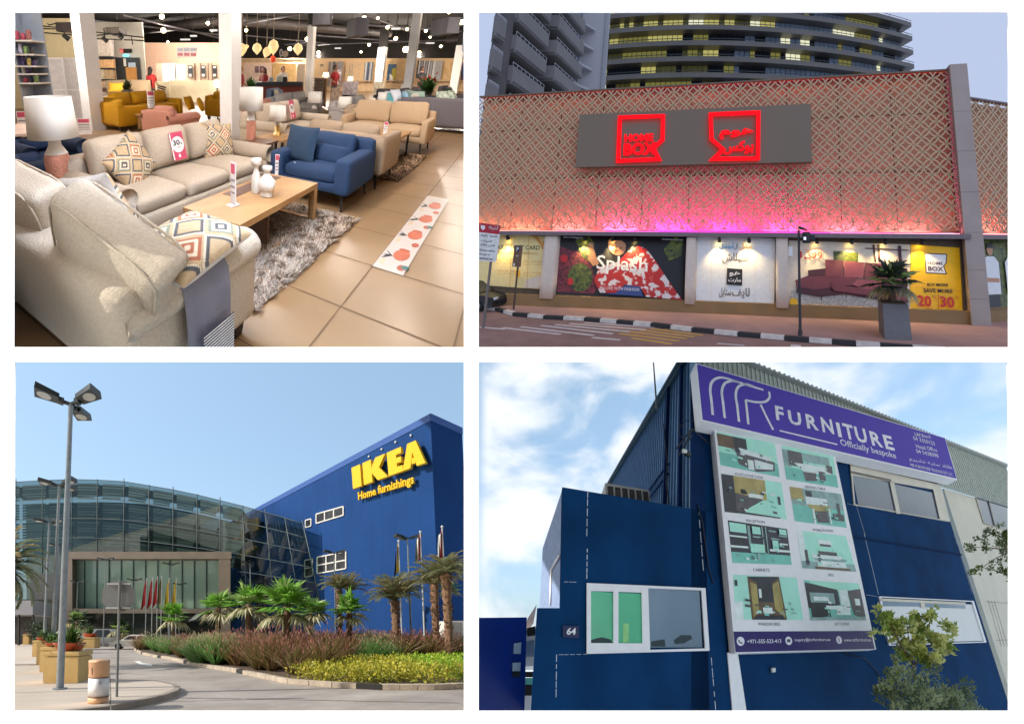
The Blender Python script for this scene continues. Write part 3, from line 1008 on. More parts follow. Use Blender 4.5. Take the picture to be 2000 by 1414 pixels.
    for px, pt, c, lab in ((284, 1131, R_, 'first red flag from left, standing for a reflection in the portal glass'), (296, 1129, R_, 'second red flag from left, standing for a reflection in the portal glass'), (306, 1127, R_, 'third red flag from left, standing for a reflection in the portal glass'), (314, 1127, (110, 96, 60), 'dull brown flag between red and yellow ones, standing for a reflection'), (329, 1130, Y_, 'left yellow flag of the pair, standing for a reflection'), (343, 1131, Y_, 'right yellow flag of the pair, standing for a reflection')):  # flags mirrored in the portal glass, built here as standing flags
        flag(px, pt, 46, [c], lab, 9, 48, 'flags standing for reflections in the portal glass')

    # ---------------- octagonal road sign seen from behind
    b0 = g(228, 1360, kz); y = b0[1]
    t = thing(fr, 'road_sign', 'grey back of an octagonal road sign on a thin post', 'road sign', b0)
    grey = mat('sign_back', (116, 118, 118), .6, var=.05)
    c = fr.aty(230, 1163, y); R8 = 33 * y / F
    m = MB(fr); m.cyl(b0, [b0[0], b0[1], fr.aty(228, 1132, y)[2]], .032, n=8); m.build('post', mat('sign_post', (124, 128, 126), .5, metal=.2), t)
    m = MB(fr); m.prism([(c[0] + R8 * 1.06 * math.cos(math.radians(22.5 + 45 * k)), b0[1] + .06, c[2] + R8 * math.sin(math.radians(22.5 + 45 * k))) for k in range(8)], (0, .012, 0)); m.build('plate', grey, t)
    for dz in (.72, -.72):
        m = MB(fr); m.box(c[0] - R8 * .72, c[0] + R8 * .72, b0[1] + .02, b0[1] + .055, c[2] + dz * R8 - .02, c[2] + dz * R8 + .02); m.build('bracket', mat('bracket_light', (176, 178, 176), .5), t)
    # ---------------- litter bin
    b0 = g(192, 1371, kz); y = b0[1]; s = y / F
    t = thing(fr, 'litter_bin', 'cream round litter bin with white band on the pavement corner', 'litter bin', b0)
    rr = 19.5 * s; H = 81 * s
    cream = mat('bin_cream', (214, 166, 124), .5, var=.04)
    m = MB(fr); m.lathe(b0, [(rr * .93, 0), (rr * .97, H * .02), (rr * .97, H * .145)], 28); m.lathe(b0, [(rr * .97, H * .60), (rr * 1.0, H * .62), (rr, H * .93), (rr * 1.03, H * .945), (rr * 1.0, H * .985), (rr * .9, H)], 28); m.build('body', cream, t)
    m = MB(fr); m.lathe(b0, [(rr * .985, H * .16), (rr * .985, H * .59)], 28); m.build('band', mat('bin_white', (222, 220, 220), .5, var=.03), t)
    m = MB(fr); m.lathe(b0, [(rr * 1.01, H * .145), (rr * 1.01, H * .165)], 28); m.build('hoop', mat('bin_brown', (110, 74, 52), .6), t); m = MB(fr); m.lathe(b0, [(rr * 1.01, H * .588), (rr * 1.01, H * .604)], 28); m.build('hoop', mat('bin_brown', (110, 74, 52), .6), t)
    m = MB(fr)
    th0 = math.radians(-126)
    pts = []
    for a, z in ((-.36, .66), (.36, .66), (.36, .80), (.26, .84), (-.26, .84), (-.36, .80)):
        th = th0 + a
        pts.append(b0 + [rr * 1.012 * math.cos(th), rr * 1.012 * math.sin(th), H * z])
    m.poly(pts); m.build('opening', mat('bin_black', (16, 14, 14), .8), t)
    m = MB(fr)
    th = math.radians(-62)
    for z in (.5, .46):
        q = [b0 + [rr * .995 * math.cos(th + k), rr * .995 * math.sin(th + k), H * (z + dz)] for k, dz in ((-.12, 0), (.16, 0), (.16, .025), (-.12, .025))]
        m.poly(q)
    m.build('print', mat('bin_print', (160, 160, 164), .6), t)

    # ---------------- concrete planters with bowls and plants
    def planter(px0, px1, pt, pb, label, seed, plant=True, dry=False):
        b0 = g((px0 + px1) / 2, pb, kz)
        y = b0[1]; w = (px1 - px0) * y / F; H = fr.aty(px0, pt, y)[2] - kz
        yc = y + w * .5
        t = thing(fr, 'planter', label, 'planter', (b0[0], yc, kz), 'tan planters along the pavement')
        tan = mat('planter_tan', (196, 166, 108), .85, var=.08, scale=1.5)
        m = MB(fr); m.rbox((b0[0], yc, kz + H * .42), (w, w, H * .84), .03, 3, smooth=False); m.rbox((b0[0], yc, kz + H * .92), (w * 1.02, w * 1.02, H * .16), .03, 3, smooth=False); m.build('box', tan, t)
        m = MB(fr); m.lathe((b0[0], yc, kz + H - .02), [(w * .28, 0), (w * .34, .06), (w * .46, w * .24), (w * .47, w * .26), (w * .40, w * .26), (w * .3, w * .2)], 18); m.build('bowl', mat('terracotta', (186, 88, 58), .7, var=.1), t)
        if plant:
            rg = np.random.RandomState(seed)
            m = MB(fr)
            n = 120
            a = rg.uniform(0, 6.28, n); el = np.radians(rg.uniform(15, 85, n))
            P = np.repeat(np.array([[b0[0], yc, kz + H + w * .2]]), n, 0) + rg.normal(size=(n, 3)) * .08
            D = np.stack([np.cos(a) * np.cos(el), np.sin(a) * np.cos(el), np.sin(el)], 1)
            N = np.stack([-np.sin(a), np.cos(a), np.zeros(n)], 1)
            m.leaves(P, D, N, w * rg.uniform(.5, 1.0, n), .07, bend=.35, seg=2)
            m.build('plant', mat('planter_leaf', (92, 124, 52), .5, var=.35, scale=2), t)
        return t
    planter(83, 151, 1272, 1334, 'nearest tan planter with terracotta bowl beside the tall lamp', 1)
    planter(76, 110, 1263, 1312, 'second tan planter behind the nearest one', 2)
    planter(70, 98, 1257, 1298, 'third tan planter in the row behind the lamp', 3)
    planter(62, 86, 1250, 1282, 'farthest tan planter of the left row', 4)
    planter(126, 151, 1244, 1272, 'tan planter at the right of the row by the road', 5)
    planter(154, 184, 1244, 1266, 'wide tan planter at the kerb by the parked vehicles', 6)
    planter(44, 56, 1238, 1258, 'small tan planter under the dark canopy', 7, False)
    planter(236, 248, 1238, 1254, 'small planter with orange bowl behind the white car', 8)

    # ---------------- vehicles
    def car(base, L, rot, paint, label, name='parked_car', cat='car', grp=None, H=1.45, van=False, fr=fr):
        t = thing(fr, name, label, cat, base, grp)
        R = Rz(rot); b0 = np.asarray(base, float)
        W = 1.75; k = L / 4.6
        prof = [(-2.25, .28), (2.25, .28), (2.3, .55), (2.22, .74), (1.2, .92), (-1.55, .95), (-2.22, .86), (-2.28, .5)]
        roof = [(1.2, .92), (.45, H - .05), (.2, H), (-.9, H), (-1.1, H - .05), (-1.75, .95)]
        if van:
            prof = [(-2.3, .3), (2.3, .3), (2.35, .8), (2.2, 1.1), (-2.3, 1.1)]
            roof = [(2.2, 1.1), (1.6, H - .1), (1.4, H), (-2.25, H), (-2.3, 1.1)]
        m = MB(fr, R, b0)
        m.prism([(x * k, -W / 2, z) for x, z in prof], (0, W, 0))
        rf = [(x * k, z) for x, z in roof]
        n = len(rf)
        lo = [(x, -W / 2 + .04 + (z - .92) * .28, z) for x, z in rf]; hi = [(x, W / 2 - .04 - (z - .92) * .28, z) for x, z in rf]
        m.add(lo + hi, [tuple(range(n)), tuple(range(n, 2 * n))[::-1]] + [(i, n + i, n + (i + 1) % n, (i + 1) % n) for i in range(n)])
        m.build('body', mat('car_paint_%d_%d_%d' % paint, paint, .25, var=0, spec=.6), t)
        m = MB(fr, R, b0)
        for sg in (-1, 1):
            yy = lambda z: sg * (W / 2 - .035 - (z - .92) * .28)
            for x0, x1, x2, x3 in (((1.0, .42, -.25, -.25)), ((-.33, -.33, -1.0, -1.5))):
                q = [(x0 * k, yy(.97), .97), (x1 * k, yy(H - .12), H - .12), (x2 * k, yy(H - .12), H - .12), (x3 * k, yy(.97), .97)]
                m.poly(q)
        a = np.array(roof[0]); b2 = np.array(roof[1])
        for (xa, za), (xb, zb) in ((roof[0], roof[1]), (roof[-1], roof[-2])):
            sg = 1 if xa > 0 else -1
            q = [(xa * k + .015 * sg, -W / 2 + .12, za + .03), (xa * k + .015 * sg, W / 2 - .12, za + .03), (xb * k + .015 * sg, W / 2 - .25, zb - .02), (xb * k + .015 * sg, -W / 2 + .25, zb - .02)]
            m.poly(q)
        m.build('window', mat('car_glass', (30, 36, 42), .1, var=0), t)
        for x in (1.42, -1.38):
            for sg in (-1, 1):
                m = MB(fr, R, b0); m.cyl((x * k, sg * (W / 2 - .2), .32), (x * k, sg * (W / 2 + .01), .32), .32, n=18)
                w = m.build('wheel', mat('tyre', (28, 28, 28), .9), t)
                m = MB(fr, R, b0); m.cyl((x * k, sg * (W / 2 + .005), .32), (x * k, sg * (W / 2 + .02), .32), .19, n=12); m.build('rim', mat('rim', (150, 152, 154), .35, metal=.6), w)
        for sg in (-1, 1):
            m = MB(fr, R, b0); m.rbox((2.24 * k, sg * .62, .66), (.1, .36, .15), .03, 2); m.build('headlight', mat('headlight', (228, 230, 232), .15), t)
        m = MB(fr, R, b0); m.box(2.28 * k, 2.32 * k, -.5, .5, .34, .5); m.build('bumper', mat('tyre', (28, 28, 28)), t)
        return t
    p = g(262, 1267); car((p[0], p[1], 0), 4.6, math.radians(190), (226, 222, 210), 'white saloon car coming out from behind the grasses', 'moving_car')
    y = 44; p = fr.aty(196, 1240, y); car((p[0], y, 0), 4.6, math.radians(200), (196, 200, 200), 'pale van parked behind the wide planter', 'parked_van', 'van', H=2.1, van=True)
    y = 48; p = fr.aty(300, 1240, y); car((p[0], y, 0), 4.5, math.radians(185), (104, 116, 130), 'grey blue car parked before the ground floor glass', grp='cars parked by the hall')
    y = 49; p = fr.aty(345, 1240, y); car((p[0], y, 0), 4.5, math.radians(175), (60, 66, 72), 'dark car parked behind the island grasses', grp='cars parked by the hall')
    globals()['car_builder'] = car

    # ---------------- planting on the island
    rg = np.random.RandomState(11)
    def scatter(poly, n):
        P = np.array([g(*q) for q in poly])[:, :2]
        lo, hi = P.min(0), P.max(0); out = []
        while len(out) < n:
            q = rg.uniform(lo, hi); ins = False; j = len(P) - 1
            for i in range(len(P)):
                if (P[i][1] > q[1]) != (P[j][1] > q[1]) and q[0] < (P[j][0] - P[i][0]) * (q[1] - P[i][1]) / (P[j][1] - P[i][1]) + P[i][0]: ins = not ins
                j = i
            if ins: out.append(q)
        return out
    redm = [leafm('grass_red', (140, 92, 70), rgb2=(110, 112, 60), scale=.6), leafm('grass_plume', (176, 118, 108), var=.2, scale=2)]
    grnm = [leafm('grass_green', (92, 140, 72), rgb2=(132, 160, 92), scale=1.2), leafm('grass_plume_pale', (182, 170, 134), var=.2)]
    C = [(q[0], q[1], .1, rg.uniform(.8, 1.15)) for q in scatter([(420, 1301), (480, 1313), (556, 1326), (640, 1316), (700, 1296), (906, 1290), (915, 1266), (640, 1266), (560, 1272), (480, 1276), (410, 1280)], 260)]
    tag(grass_mass(fr, 'reddish_grass', C, 2.1, redm, 21, 120, .03, .6, .35), 'reddish brown fountain grasses along the island', 'grass', kind='stuff')
    C = [(q[0], q[1], .1, rg.uniform(.75, 1.0)) for q in scatter([(300, 1279), (345, 1288), (352, 1280), (320, 1270), (285, 1269)], 10)]
    C += [(q[0], q[1], .1, rg.uniform(.8, 1.0)) for q in scatter([(372, 1297), (432, 1308), (440, 1298), (392, 1286)], 26)]
    C += [(q[0], q[1], .1, rg.uniform(.8, 1.05)) for q in scatter([(690, 1300), (760, 1297), (770, 1276), (690, 1276)], 30)]
    C += [(q[0], q[1], .1, rg.uniform(.75, 1)) for q in scatter([(400, 1272), (560, 1268), (560, 1262), (400, 1264)], 22)]
    tag(grass_mass(fr, 'green_grass', C, 2.0, grnm, 22, 170, .03, .5, .35), 'tufts of green fountain grass on the island', 'grass', kind='stuff')
    C = [(q[0], q[1], .1, rg.uniform(.7, .95)) for q in scatter([(268, 1271), (300, 1279), (300, 1270), (275, 1266)], 6)] + [(q[0], q[1], .1, rg.uniform(.8, 1)) for q in scatter([(342, 1288), (375, 1296), (395, 1284), (352, 1278)], 10)]
    tag(grass_mass(fr, 'brown_grass', C, 1.9, redm, 23, 150, .03, .5, .4), 'brownish grass tufts at the far end of the island', 'grass', kind='stuff')
    # yellow green ground cover
    m = MB(fr)
    S = scatter([(566, 1332), (650, 1339), (747, 1343), (906, 1342), (918, 1342), (918, 1298), (850, 1297), (760, 1302), (690, 1306), (600, 1316)], 420)
    cs = np.array([(q[0], q[1], .22 + rg.uniform(0, .16)) for q in S]); rd = rg.uniform(.2, .38, len(S))
    half = cs[:, 0] > np.percentile(cs[:, 0], 60) + rg.normal(size=len(S)) * .5
    leaf_cloud(m, cs[~half], rd[~half], 10000, .11, .065, rg, 0, up=.6); leaf_cloud(m, cs[half], rd[half], 7000, .11, .065, rg, 1, up=.6)
    o = m.build('ground_cover', [leafm('cover_yellow', (206, 190, 74), rgb2=(150, 160, 56), scale=2.5, tr=.3), leafm('cover_green', (130, 176, 50), rgb2=(180, 190, 70), scale=2.5, tr=.3)], base=g(700, 1335))
    tag(o, 'yellow green leafy ground cover along the kerb', 'ground cover', kind='stuff')
    # fan palms
    def fp(px, ptop, y, rpx, label, seed, nf=24, tr=.17):
        b0 = fr.aty(px, 1240, y); b0[2] = .1
        z = fr.aty(px, ptop, y)[2]
        fan_palm(fr, b0, z - .1, rpx * y / F, label, 'fan palms on the island', seed, nf, trunk_r=tr)
    fp(561, 1184, 21, 66, 'fan palm with the widest bright crown and visible trunk', 1, 20, .22)
    fp(486, 1180, 25, 52, 'fan palm left of the widest one, trunk showing', 2, 18, .24)
    fp(426, 1186, 27, 44, 'fan palm at the left end of the bright row', 3, 16, .22)
    fp(338, 1206, 30, 34, 'small fan palm in front of the portal with dry leaves', 4, 18, .16)
    fp(606, 1196, 26, 46, 'fan palm half hidden right of the widest one', 5, 16, .2)
    fp(682, 1192, 22, 42, 'small upright fan palm before the date palm', 6, 16, .18)
    fp(880, 1150, 23, 24, 'small green fan palm tangled with the rightmost date palm', 7, 14, .14)
    for px, y, s in ((150, 36, 8), (232, 44, 9)):
        b0 = fr.aty(px, 1240, y); b0[2] = .1
        fan_palm(fr, b0, 2.6 if px == 150 else 2.0, 1.5, 'dark fan palm beside the stone portal' if px == 150 else 'dark low fan palm behind the road sign', 'fan palms by the portal', s, 14, green=mat('fan_leaf_dark', (52, 74, 40), .6, var=.3))
    def dp(px, ptop, y, rpx, label, seed, nf=30, tr=.24, **kw):
        b0 = fr.aty(px, 1240, y); b0[2] = .1
        z = fr.aty(px, ptop, y)[2]
        date_palm(fr, b0, z - .1, rpx * y / F, label, 'date palms before the blue wall', seed, nf, tr, **kw)
    dp(774, 1172, 24, 58, 'bushy date palm before the plain blue wall', 1, 60, .24, lo=22)
    dp(664, 1150, 27, 42, 'date palm behind the street lamp by the window', 2, 36, .2, lo=25)
    dp(684, 1155, 29, 40, 'date palm behind the small upright fan palm', 3, 30, .2, lo=25)
    dp(852, 1140, 22, 60, 'date palm at the right edge of the blue wall', 4, 44, .19, lo=12)
    dp(876, 1120, 20.5, 50, 'rightmost date palm with a thick ringed trunk', 5, 40, .2, lo=5)
    # date palm on the left edge
    b0 = fr.aty(0, 1240, 17); b0[2] = kz
    date_palm(fr, b0, 4.7, 2.1, 'date palm reaching in at the left edge', None, 6, 46, .28, leafrgb=(124, 132, 92), lo=-50)
    # dark low trees by the hall
    for k, (px, y, h, lab) in enumerate(((160, 46, 3.2, 'dark shrub by the stone portal left of the sign'), (245, 47, 2.6, 'dark shrub behind the white car'), (75, 40, 2.6, 'dark shrub left of the pale lamp poles'))):
        b0 = fr.aty(px, 1240, y); b0[2] = .05
        t = thing(fr, 'shrub', lab, 'shrub', b0, 'dark shrubs by the hall')
        r2 = np.random.RandomState(50 + k); mm = MB(fr)
        cs = np.array([b0 + [r2.uniform(-1.2, 1.2), r2.uniform(-.6, .6), h * r2.uniform(.4, .85)] for _ in range(9)])
        leaf_cloud(mm, cs, r2.uniform(.5, .9, 9), 900, .28, .16, r2); mm.build('foliage', mat('shrub_dark', (50, 68, 40), .7, var=.4, scale=1.5), t)
        mm = MB(fr); mm.cyl(b0, b0 + [0, 0, h * .5], .1, .05, 6); mm.build('stem', mat('palm_bark', (116, 92, 72)), t)
    # sideways note: nothing else stands on the island
if '3' in DEV: build_s3()
# ================================================================== the navy workshop with the purple sign
f4 = Frame(1452, 1047, 1.6, nrm((1.89, 1, -.264)), nrm(np.cross(nrm((-.147, 1, 2.296)), nrm((1.89, 1, -.264)))), nrm((-.147, 1, 2.296)))
f4.cuts = [cut_x(921, 1), cut_y(694, -1)]
def build_s4():
    fr = f4
    P = fr.aty
    D = 7.0
    navy = mat('navy_paint', (8, 58, 104), .8, spec=.1, var=.2, scale=1.1, bump=.05, bscale=40)
    dnavy = mat('navy_dark', (10, 42, 84), .8, spec=.1, var=.12, scale=1.2)
    white = mat('sign_white', (246, 246, 250), .5, var=.03)
    cream = mat('cream_wall', (226, 220, 204), .8, var=.06, scale=1.5)
    purple = mat('sign_purple', (92, 76, 184), .7, spec=.15, var=.02)
    def pp(pts, y): return [P(a, b, y) for a, b in pts]
    def slab(mm, pts, y, t=.1, mi=0):
        mm.prism(pp(pts, y), (0, t, 0), mi=mi)
    ux, uz = np.array([1.0, 0, 0]), np.array([0, 0, 1.0])
    def txt(mm, body, p0, p1, hpx, y, mi=0, heavy=0.0):
        a, b = P(*p0, y), P(*p1, y)
        h = hpx / abs(fr.px(a + uz * .1)[1] - p0[1]) * .1
        u = nrm(b - a)
        mm.text(body, a, u, uz, np.linalg.norm(b - a), h, mi=mi, heavy=heavy)
    # ---------------- main building
    B = thing(fr, 'workshop_building', 'navy painted two storey workshop behind the purple sign', 'building', (P(1400, 1300, D)[0], D, 0))
    # low block in front left
    yb = 6.92
    xl = P(1098, 951, yb)[0]; zt = P(1098, 951, yb)[2]; xr = P(1392, 1000, yb)[0]
    xl2 = P(1049, 1187, yb)[0]; zs = P(1049, 1187, yb)[2]
    yk = yb + 2.2
    tl_, bl_, kt, kb = P(1098, 951, yb), P(1094, 1187, yb), P(1060, 1070, yk), P(1053, 1190, yk)
    tr_ = P(1392, 1000, yb)
    m = MB(fr)
    slab(m, [(1098, 951), (1392, 1000), (1432, 1404), (1036, 1404), (1049, 1187), (1094, 1187)][::-1], yb, .2)
    m.poly([tl_ + [0, .2, 0], tr_ + [0, .2, 0], tr_ + [0, 2.2, 0], kt])
    q1, q2 = P(1049, 1187, yb), P(1036, 1404, yb)
    m.poly([q1 + [0, .2, 0], q2 + [0, .2, 0], q2 + [0, 1.6, 0], q1 + [0, 1.6, 0]])
    m.build('low_block', navy, B)
    m = MB(fr); m.poly([tl_ + [0, .2, 0], bl_ + [0, .2, 0], kb, kt]); m.poly([tl_, bl_, bl_ + [0, .2, 0], tl_ + [0, .2, 0]]); m.build('lit_side_face', mat('navy_lit_side', (128, 146, 178), .8, var=.1), B)  # side face in paler navy: the light falling on it is in the colour
    m = MB(fr)
    sn = nrm(np.cross(kt - tl_, bl_ - tl_)); w0 = tl_ + [0, .2, 0] - sn * np.sign(sn[1]) * .03
    g1, g2, g3 = [fr.plane(px, py, w0, sn) for px, py in ((1093, 1084), (1077, 1112), (1075, 1182))]
    m.tube([g1, g2], .022, 4); m.tube([g2, g3], .022, 4); m.build('side_window_frame', white, B)
    # upper storey: left side wall (corrugated), corner pillar, right facade
    xc = P(1352, 830, D)[0]
    zfar = fr.atx(1195, 947, xc)
    roofl = [fr.atx(px, py, xc) for px, py in ((1335, 722), (1190, 952))]
    m = MB(fr)
    ya, yz = D, roofl[1][1] + .8
    za, zz = roofl[0][2], roofl[1][2]
    y0 = roofl[0][1]
    zf = lambda y: za + (zz - za) * (y - y0) / (roofl[1][1] - y0)
    m.prism([(xc, D, zt - .4), (xc, yz, zt - .4), (xc, yz, zf(yz)), (xc, D, zf(D))], (.12, 0, 0))
    m.build('corrugated_wall', mat('panel_steel_blue', (140, 176, 208), .5, var=.08), B)
    m = MB(fr)
    k = 0
    yy = D + .25
    while yy < yz:
        m.box(xc - .05, xc, yy, yy + .05, zt - .4, zf(yy) - .02); yy += .26
    m.build('corrugation', mat('panel_rib', (84, 118, 156), .5), B)
    m = MB(fr)
    for y_, w in ((D + .55, .12), (D + 1.9, .09)):
        m.box(xc - .16, xc - .06, y_, y_ + w, zt - .4, zf(y_))
    p, q = fr.atx(1262, 1015 - 50, xc - .1), fr.atx(1306, 905, xc - .1)
    m.tube([p, q], .035, 4); m.tube([p - [0, .0, .35], q - [0, 0, .35]], .035, 4)
    m.build('beam', dnavy, B)
    m = MB(fr)
    q0, q1 = np.array([xc - .14, D - .1, zf(D - .1)]), np.array([xc - .14, yz, zf(yz)])
    m.hexa([q0, q1, q1 + [.4, 0, 0], q0 + [.4, 0, 0]], [q0 + [0, 0, .17], q1 + [0, 0, .17], q1 + [.4, 0, .17], q0 + [.4, 0, .17]])
    q0 = q0 - [.07, 0, -.1]; q1 = q1 - [.07, 0, -.1]
    m.tube([q0, q1], .06, 6)
    m.build('roof_edge', mat('roof_edge_teal', (46, 78, 96), .5), B)
    # facade to the right
    xe_t, xe_b = P(1868, 930, D), P(1976, 1392, D)
    m = MB(fr)
    zt2 = P(1500, 790, D)[2]
    m.prism([(xc, D, 0), (xe_b[0], D, 0), (xe_b[0], D, zt2), (xc, D, zt2)], (0, .25, 0))
    m.build('facade', navy, B)
    m = MB(fr)
    a = P(1388, 990, D - .06); b = P(1345, 835, D - .06)
    m.box(xc - .06, xc + .30, D - .08, D - .002, 0, zt2 - .1); m.build('corner_pillar', dnavy, B)
    m = MB(fr)
    slab(m, [(1421, 1274), (1441, 1274), (1460, 1400), (1432, 1400)], D - .12, .06); m.build('white_pilaster', white, B)
    # horizontal bands / grooves
    m = MB(fr)
    for pts in ([(1640, 1040), (1870, 1075)], [(1660, 1040), (1885, 1072)]):
        pass
    a, b = P(1632, 1040, D - .04), P(1905, 1082, D - .04)
    m.box(a[0], xe_b[0], D - .04, D - .001, a[2] - .05, a[2]); m.build('band', dnavy, B)
    m = MB(fr)
    for a, b, w in (((1148, 957), (1146, 1048), 1.2), ((1147, 1070), (1146, 1131), 1.3), ((1364, 988), (1374, 1116), 1.1), ((1389, 1282), (1398, 1388), 1.2), ((1087, 1277), (1086, 1362), .9), ((1101, 1136), (1126, 1136.5), .8), ((1147, 1277), (1090, 1278), .6)):
        p, q = P(*a, yb - .003), P(*b, yb - .003); d = nrm(np.cross(q - p, [0, 1, 0])) * fr.m(w, 8) * .5
        # broken paint line
        n = 5
        rg = np.random.RandomState(int(a[0]))
        for i in range(n):
            s0 = (i + rg.uniform(0, .25)) / n; s1 = (i + rg.uniform(.7, 1.0)) / n
            m.poly([p + (q - p) * s0 - d, p + (q - p) * s1 - d * .8, p + (q - p) * s1 + d, p + (q - p) * s0 + d])
        m.build('masking_line', mat('mark_white', (206, 214, 226), .8), B); m = MB(fr)
    for a, b, w in (((1672, 985), (1690, 1045), .9), ((1688, 1042), (1716, 1161), 1.2), ((1876, 1085), (1899, 1158), 1.0), ((1863, 1043), (1870, 1064), .9), ((1655, 983), (1675, 988), .7), ((1692, 1161), (1716, 1165), .7)):
        p, q = P(*a, D - .004), P(*b, D - .004); d = nrm(np.cross(q - p, [0, 1, 0])) * fr.m(w, 8) * .5
        m = MB(fr); m.poly([p - d, q - d, q + d, p + d]); m.build('masking_line', mat('mark_white', (206, 214, 226)), B)
    # windows
    def win(outer, bars, panes, y, name='window', fm=None, dep=.05):
        w = MB(fr)
        n = len(outer)
        for i in range(4):
            a, b = np.array(outer[i], float), np.array(outer[(i + 1) % 4], float)
            c = np.mean(outer, axis=0)
            k = bars
            ia, ib = a + (c - a) * k, b + (c - b) * k
            slab(w, [a, b, ib, ia], y - dep, dep + .01)
        f = w.build(name, fm or white, B)
        for pts, mt in panes:
            g = MB(fr); slab(g, pts, y - .012, .01); g.build('pane', mt, f)
        return f
    green = mat('pane_green', (96, 196, 152), .12, var=.08, scale=1.2, spec=.6)
    dark = mat('pane_slate', (128, 148, 166), .1, var=.15, scale=.7, spec=.6)
    o = [(1146, 1138), (1378, 1148), (1386, 1270), (1146, 1276)]
    f = win(o, .07, [([(1153, 1154), (1199, 1157), (1198, 1256), (1154, 1254)], green), ([(1208, 1157), (1254, 1159), (1255, 1256), (1208, 1256)], green), ([(1265, 1149), (1366, 1154), (1372, 1264), (1269, 1264)], dark)], yb)
    m = MB(fr)
    slab(m, [(1198, 1146), (1208, 1146), (1208, 1272), (1198, 1273)], yb - .04, .03); slab(m, [(1253, 1147), (1266, 1148), (1270, 1271), (1255, 1271)], yb - .042, .032)
    slab(m, [(1150, 1255), (1262, 1256), (1262, 1272), (1150, 1273)], yb - .038, .028); slab(m, [(1150, 1143), (1262, 1147), (1262, 1157), (1150, 1153)], yb - .036, .026)
    m.build('sash', white, f)
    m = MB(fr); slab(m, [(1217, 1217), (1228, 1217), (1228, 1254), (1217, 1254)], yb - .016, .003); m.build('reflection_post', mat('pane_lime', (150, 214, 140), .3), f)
    m = MB(fr); slab(m, [(1153, 1250), (1165, 1246), (1176, 1244), (1192, 1248), (1197, 1255), (1154, 1254)], yb - .016, .003); slab(m, [(1316, 1250), (1330, 1240), (1350, 1240), (1352, 1247), (1335, 1256), (1318, 1257)], yb - .016, .003); slab(m, [(1272, 1252), (1298, 1248), (1300, 1262), (1272, 1262)], yb - .016, .003)
    m.build('interior_shape', mat('pane_deep', (34, 56, 62), .3), f)
    # upper right window
    o = [(1661, 906), (1834, 946), (1855, 1018), (1668, 985)]
    dk2 = mat('pane_grey', (92, 98, 116), .12, var=.12, scale=.7, spec=.6)
    f = win(o, .03, [([(1664, 925), (1742, 944), (1753, 1003), (1676, 984)], dk2), ([(1746, 945), (1822, 962), (1834, 1013), (1757, 1001)], dk2)], D, fm=cream)
    m = MB(fr); slab(m, [(1738, 941), (1747, 943), (1759, 1003), (1751, 1002)], D - .045, .03); slab(m, [(1822, 952), (1838, 948), (1856, 1018), (1836, 1014)], D - .047, .03); slab(m, [(1661, 908), (1834, 946), (1838, 958), (1662, 927)], D - .049, .03); m.build('sash', cream, f)
    m = MB(fr); slab(m, [(1661, 919), (1740, 936), (1741, 941), (1662, 924)], D - .055, .003); m.build('slat', mat('slat_brown', (120, 112, 104), .6), f)
    # lower right window, white board with two dark strips
    o = [(1717, 1164), (1902, 1173), (1927, 1254), (1737, 1260)]
    f = win(o, .04, [([(1719, 1172), (1898, 1180), (1920, 1251), (1740, 1256)], mat('board_white', (236, 238, 238), .6, var=.02))], D)
    m = MB(fr); slab(m, [(1719, 1174), (1798, 1177), (1799, 1184), (1720, 1183)], D - .03, .01); slab(m, [(1806, 1178), (1886, 1182), (1886, 1188), (1807, 1185)], D - .03, .01); m.build('pane', dark, f)
    m = MB(fr); slab(m, [(1798, 1176), (1806, 1177), (1807, 1187), (1799, 1186)], D - .045, .02); slab(m, [(1719, 1168), (1886, 1176), (1886, 1180), (1719, 1173)], D - .05, .02); m.build('sash', cream, f)
    # ---------------- number plate
    m = MB(fr, None); slab(m, [(1099, 1221), (1131, 1222), (1131, 1246), (1099, 1244)], yb - .03, .026, 0)
    txt(m, '64', (1106, 1239), (1124, 1239.5), 14, yb - .034, 1, .03)
    tag(m.build('number_plate', [mat('plate_navy', (20, 34, 84), .4), mat('plate_text', (236, 238, 242), .5)]), 'small dark plate reading 64 left of the green window', 'number plate')
    # ---------------- left wall/gate and sliver of a vehicle
    m = MB(fr)
    yg = 8.6
    slab(m, [(920, 1206), (1029, 1205), (1024, 1400), (920, 1400)], yg, .1)
    tag(m.build('boundary_wall', mat('gate_blue', (18, 42, 122), .25, var=.25, scale=.6)), 'glossy dark blue boundary wall left of the workshop', 'wall')
    t = thing(fr, 'parked_truck', 'narrow slice of a white truck between boundary wall and workshop', 'truck', P(1035, 1387, yg + .5))
    m = MB(fr); slab(m, [(1026, 1230), (1048, 1226), (1046, 1300), (1024, 1300)], yg + .35, 1.0); slab(m, [(1024, 1358), (1044, 1358), (1044, 1392), (1023, 1392)], yg + .35, .5); m.build('cab', mat('truck_white', (216, 216, 214), .4), t)
    m = MB(fr); slab(m, [(1028, 1252), (1044, 1250), (1043, 1282), (1027, 1282)], yg + .33, .015); m.build('window', mat('pane_slate', (128, 148, 166)), t)
    m = MB(fr); slab(m, [(1029, 1226), (1046, 1222), (1046, 1240), (1030, 1242)], yg + .3, .03); slab(m, [(1024, 1311), (1043, 1311), (1042, 1322), (1024, 1322)], yg + .33, .015); slab(m, [(1023, 1336), (1042, 1336), (1042, 1358), (1023, 1358)], yg + .34, .02); m.build('trim', mat('tyre', (28, 28, 28), .9), t)
    m = MB(fr); slab(m, [(1024, 1323), (1041, 1323), (1041, 1336), (1024, 1336)], yg + .33, .015); m.build('plate', mat('plate_teal', (90, 190, 180), .5), t)
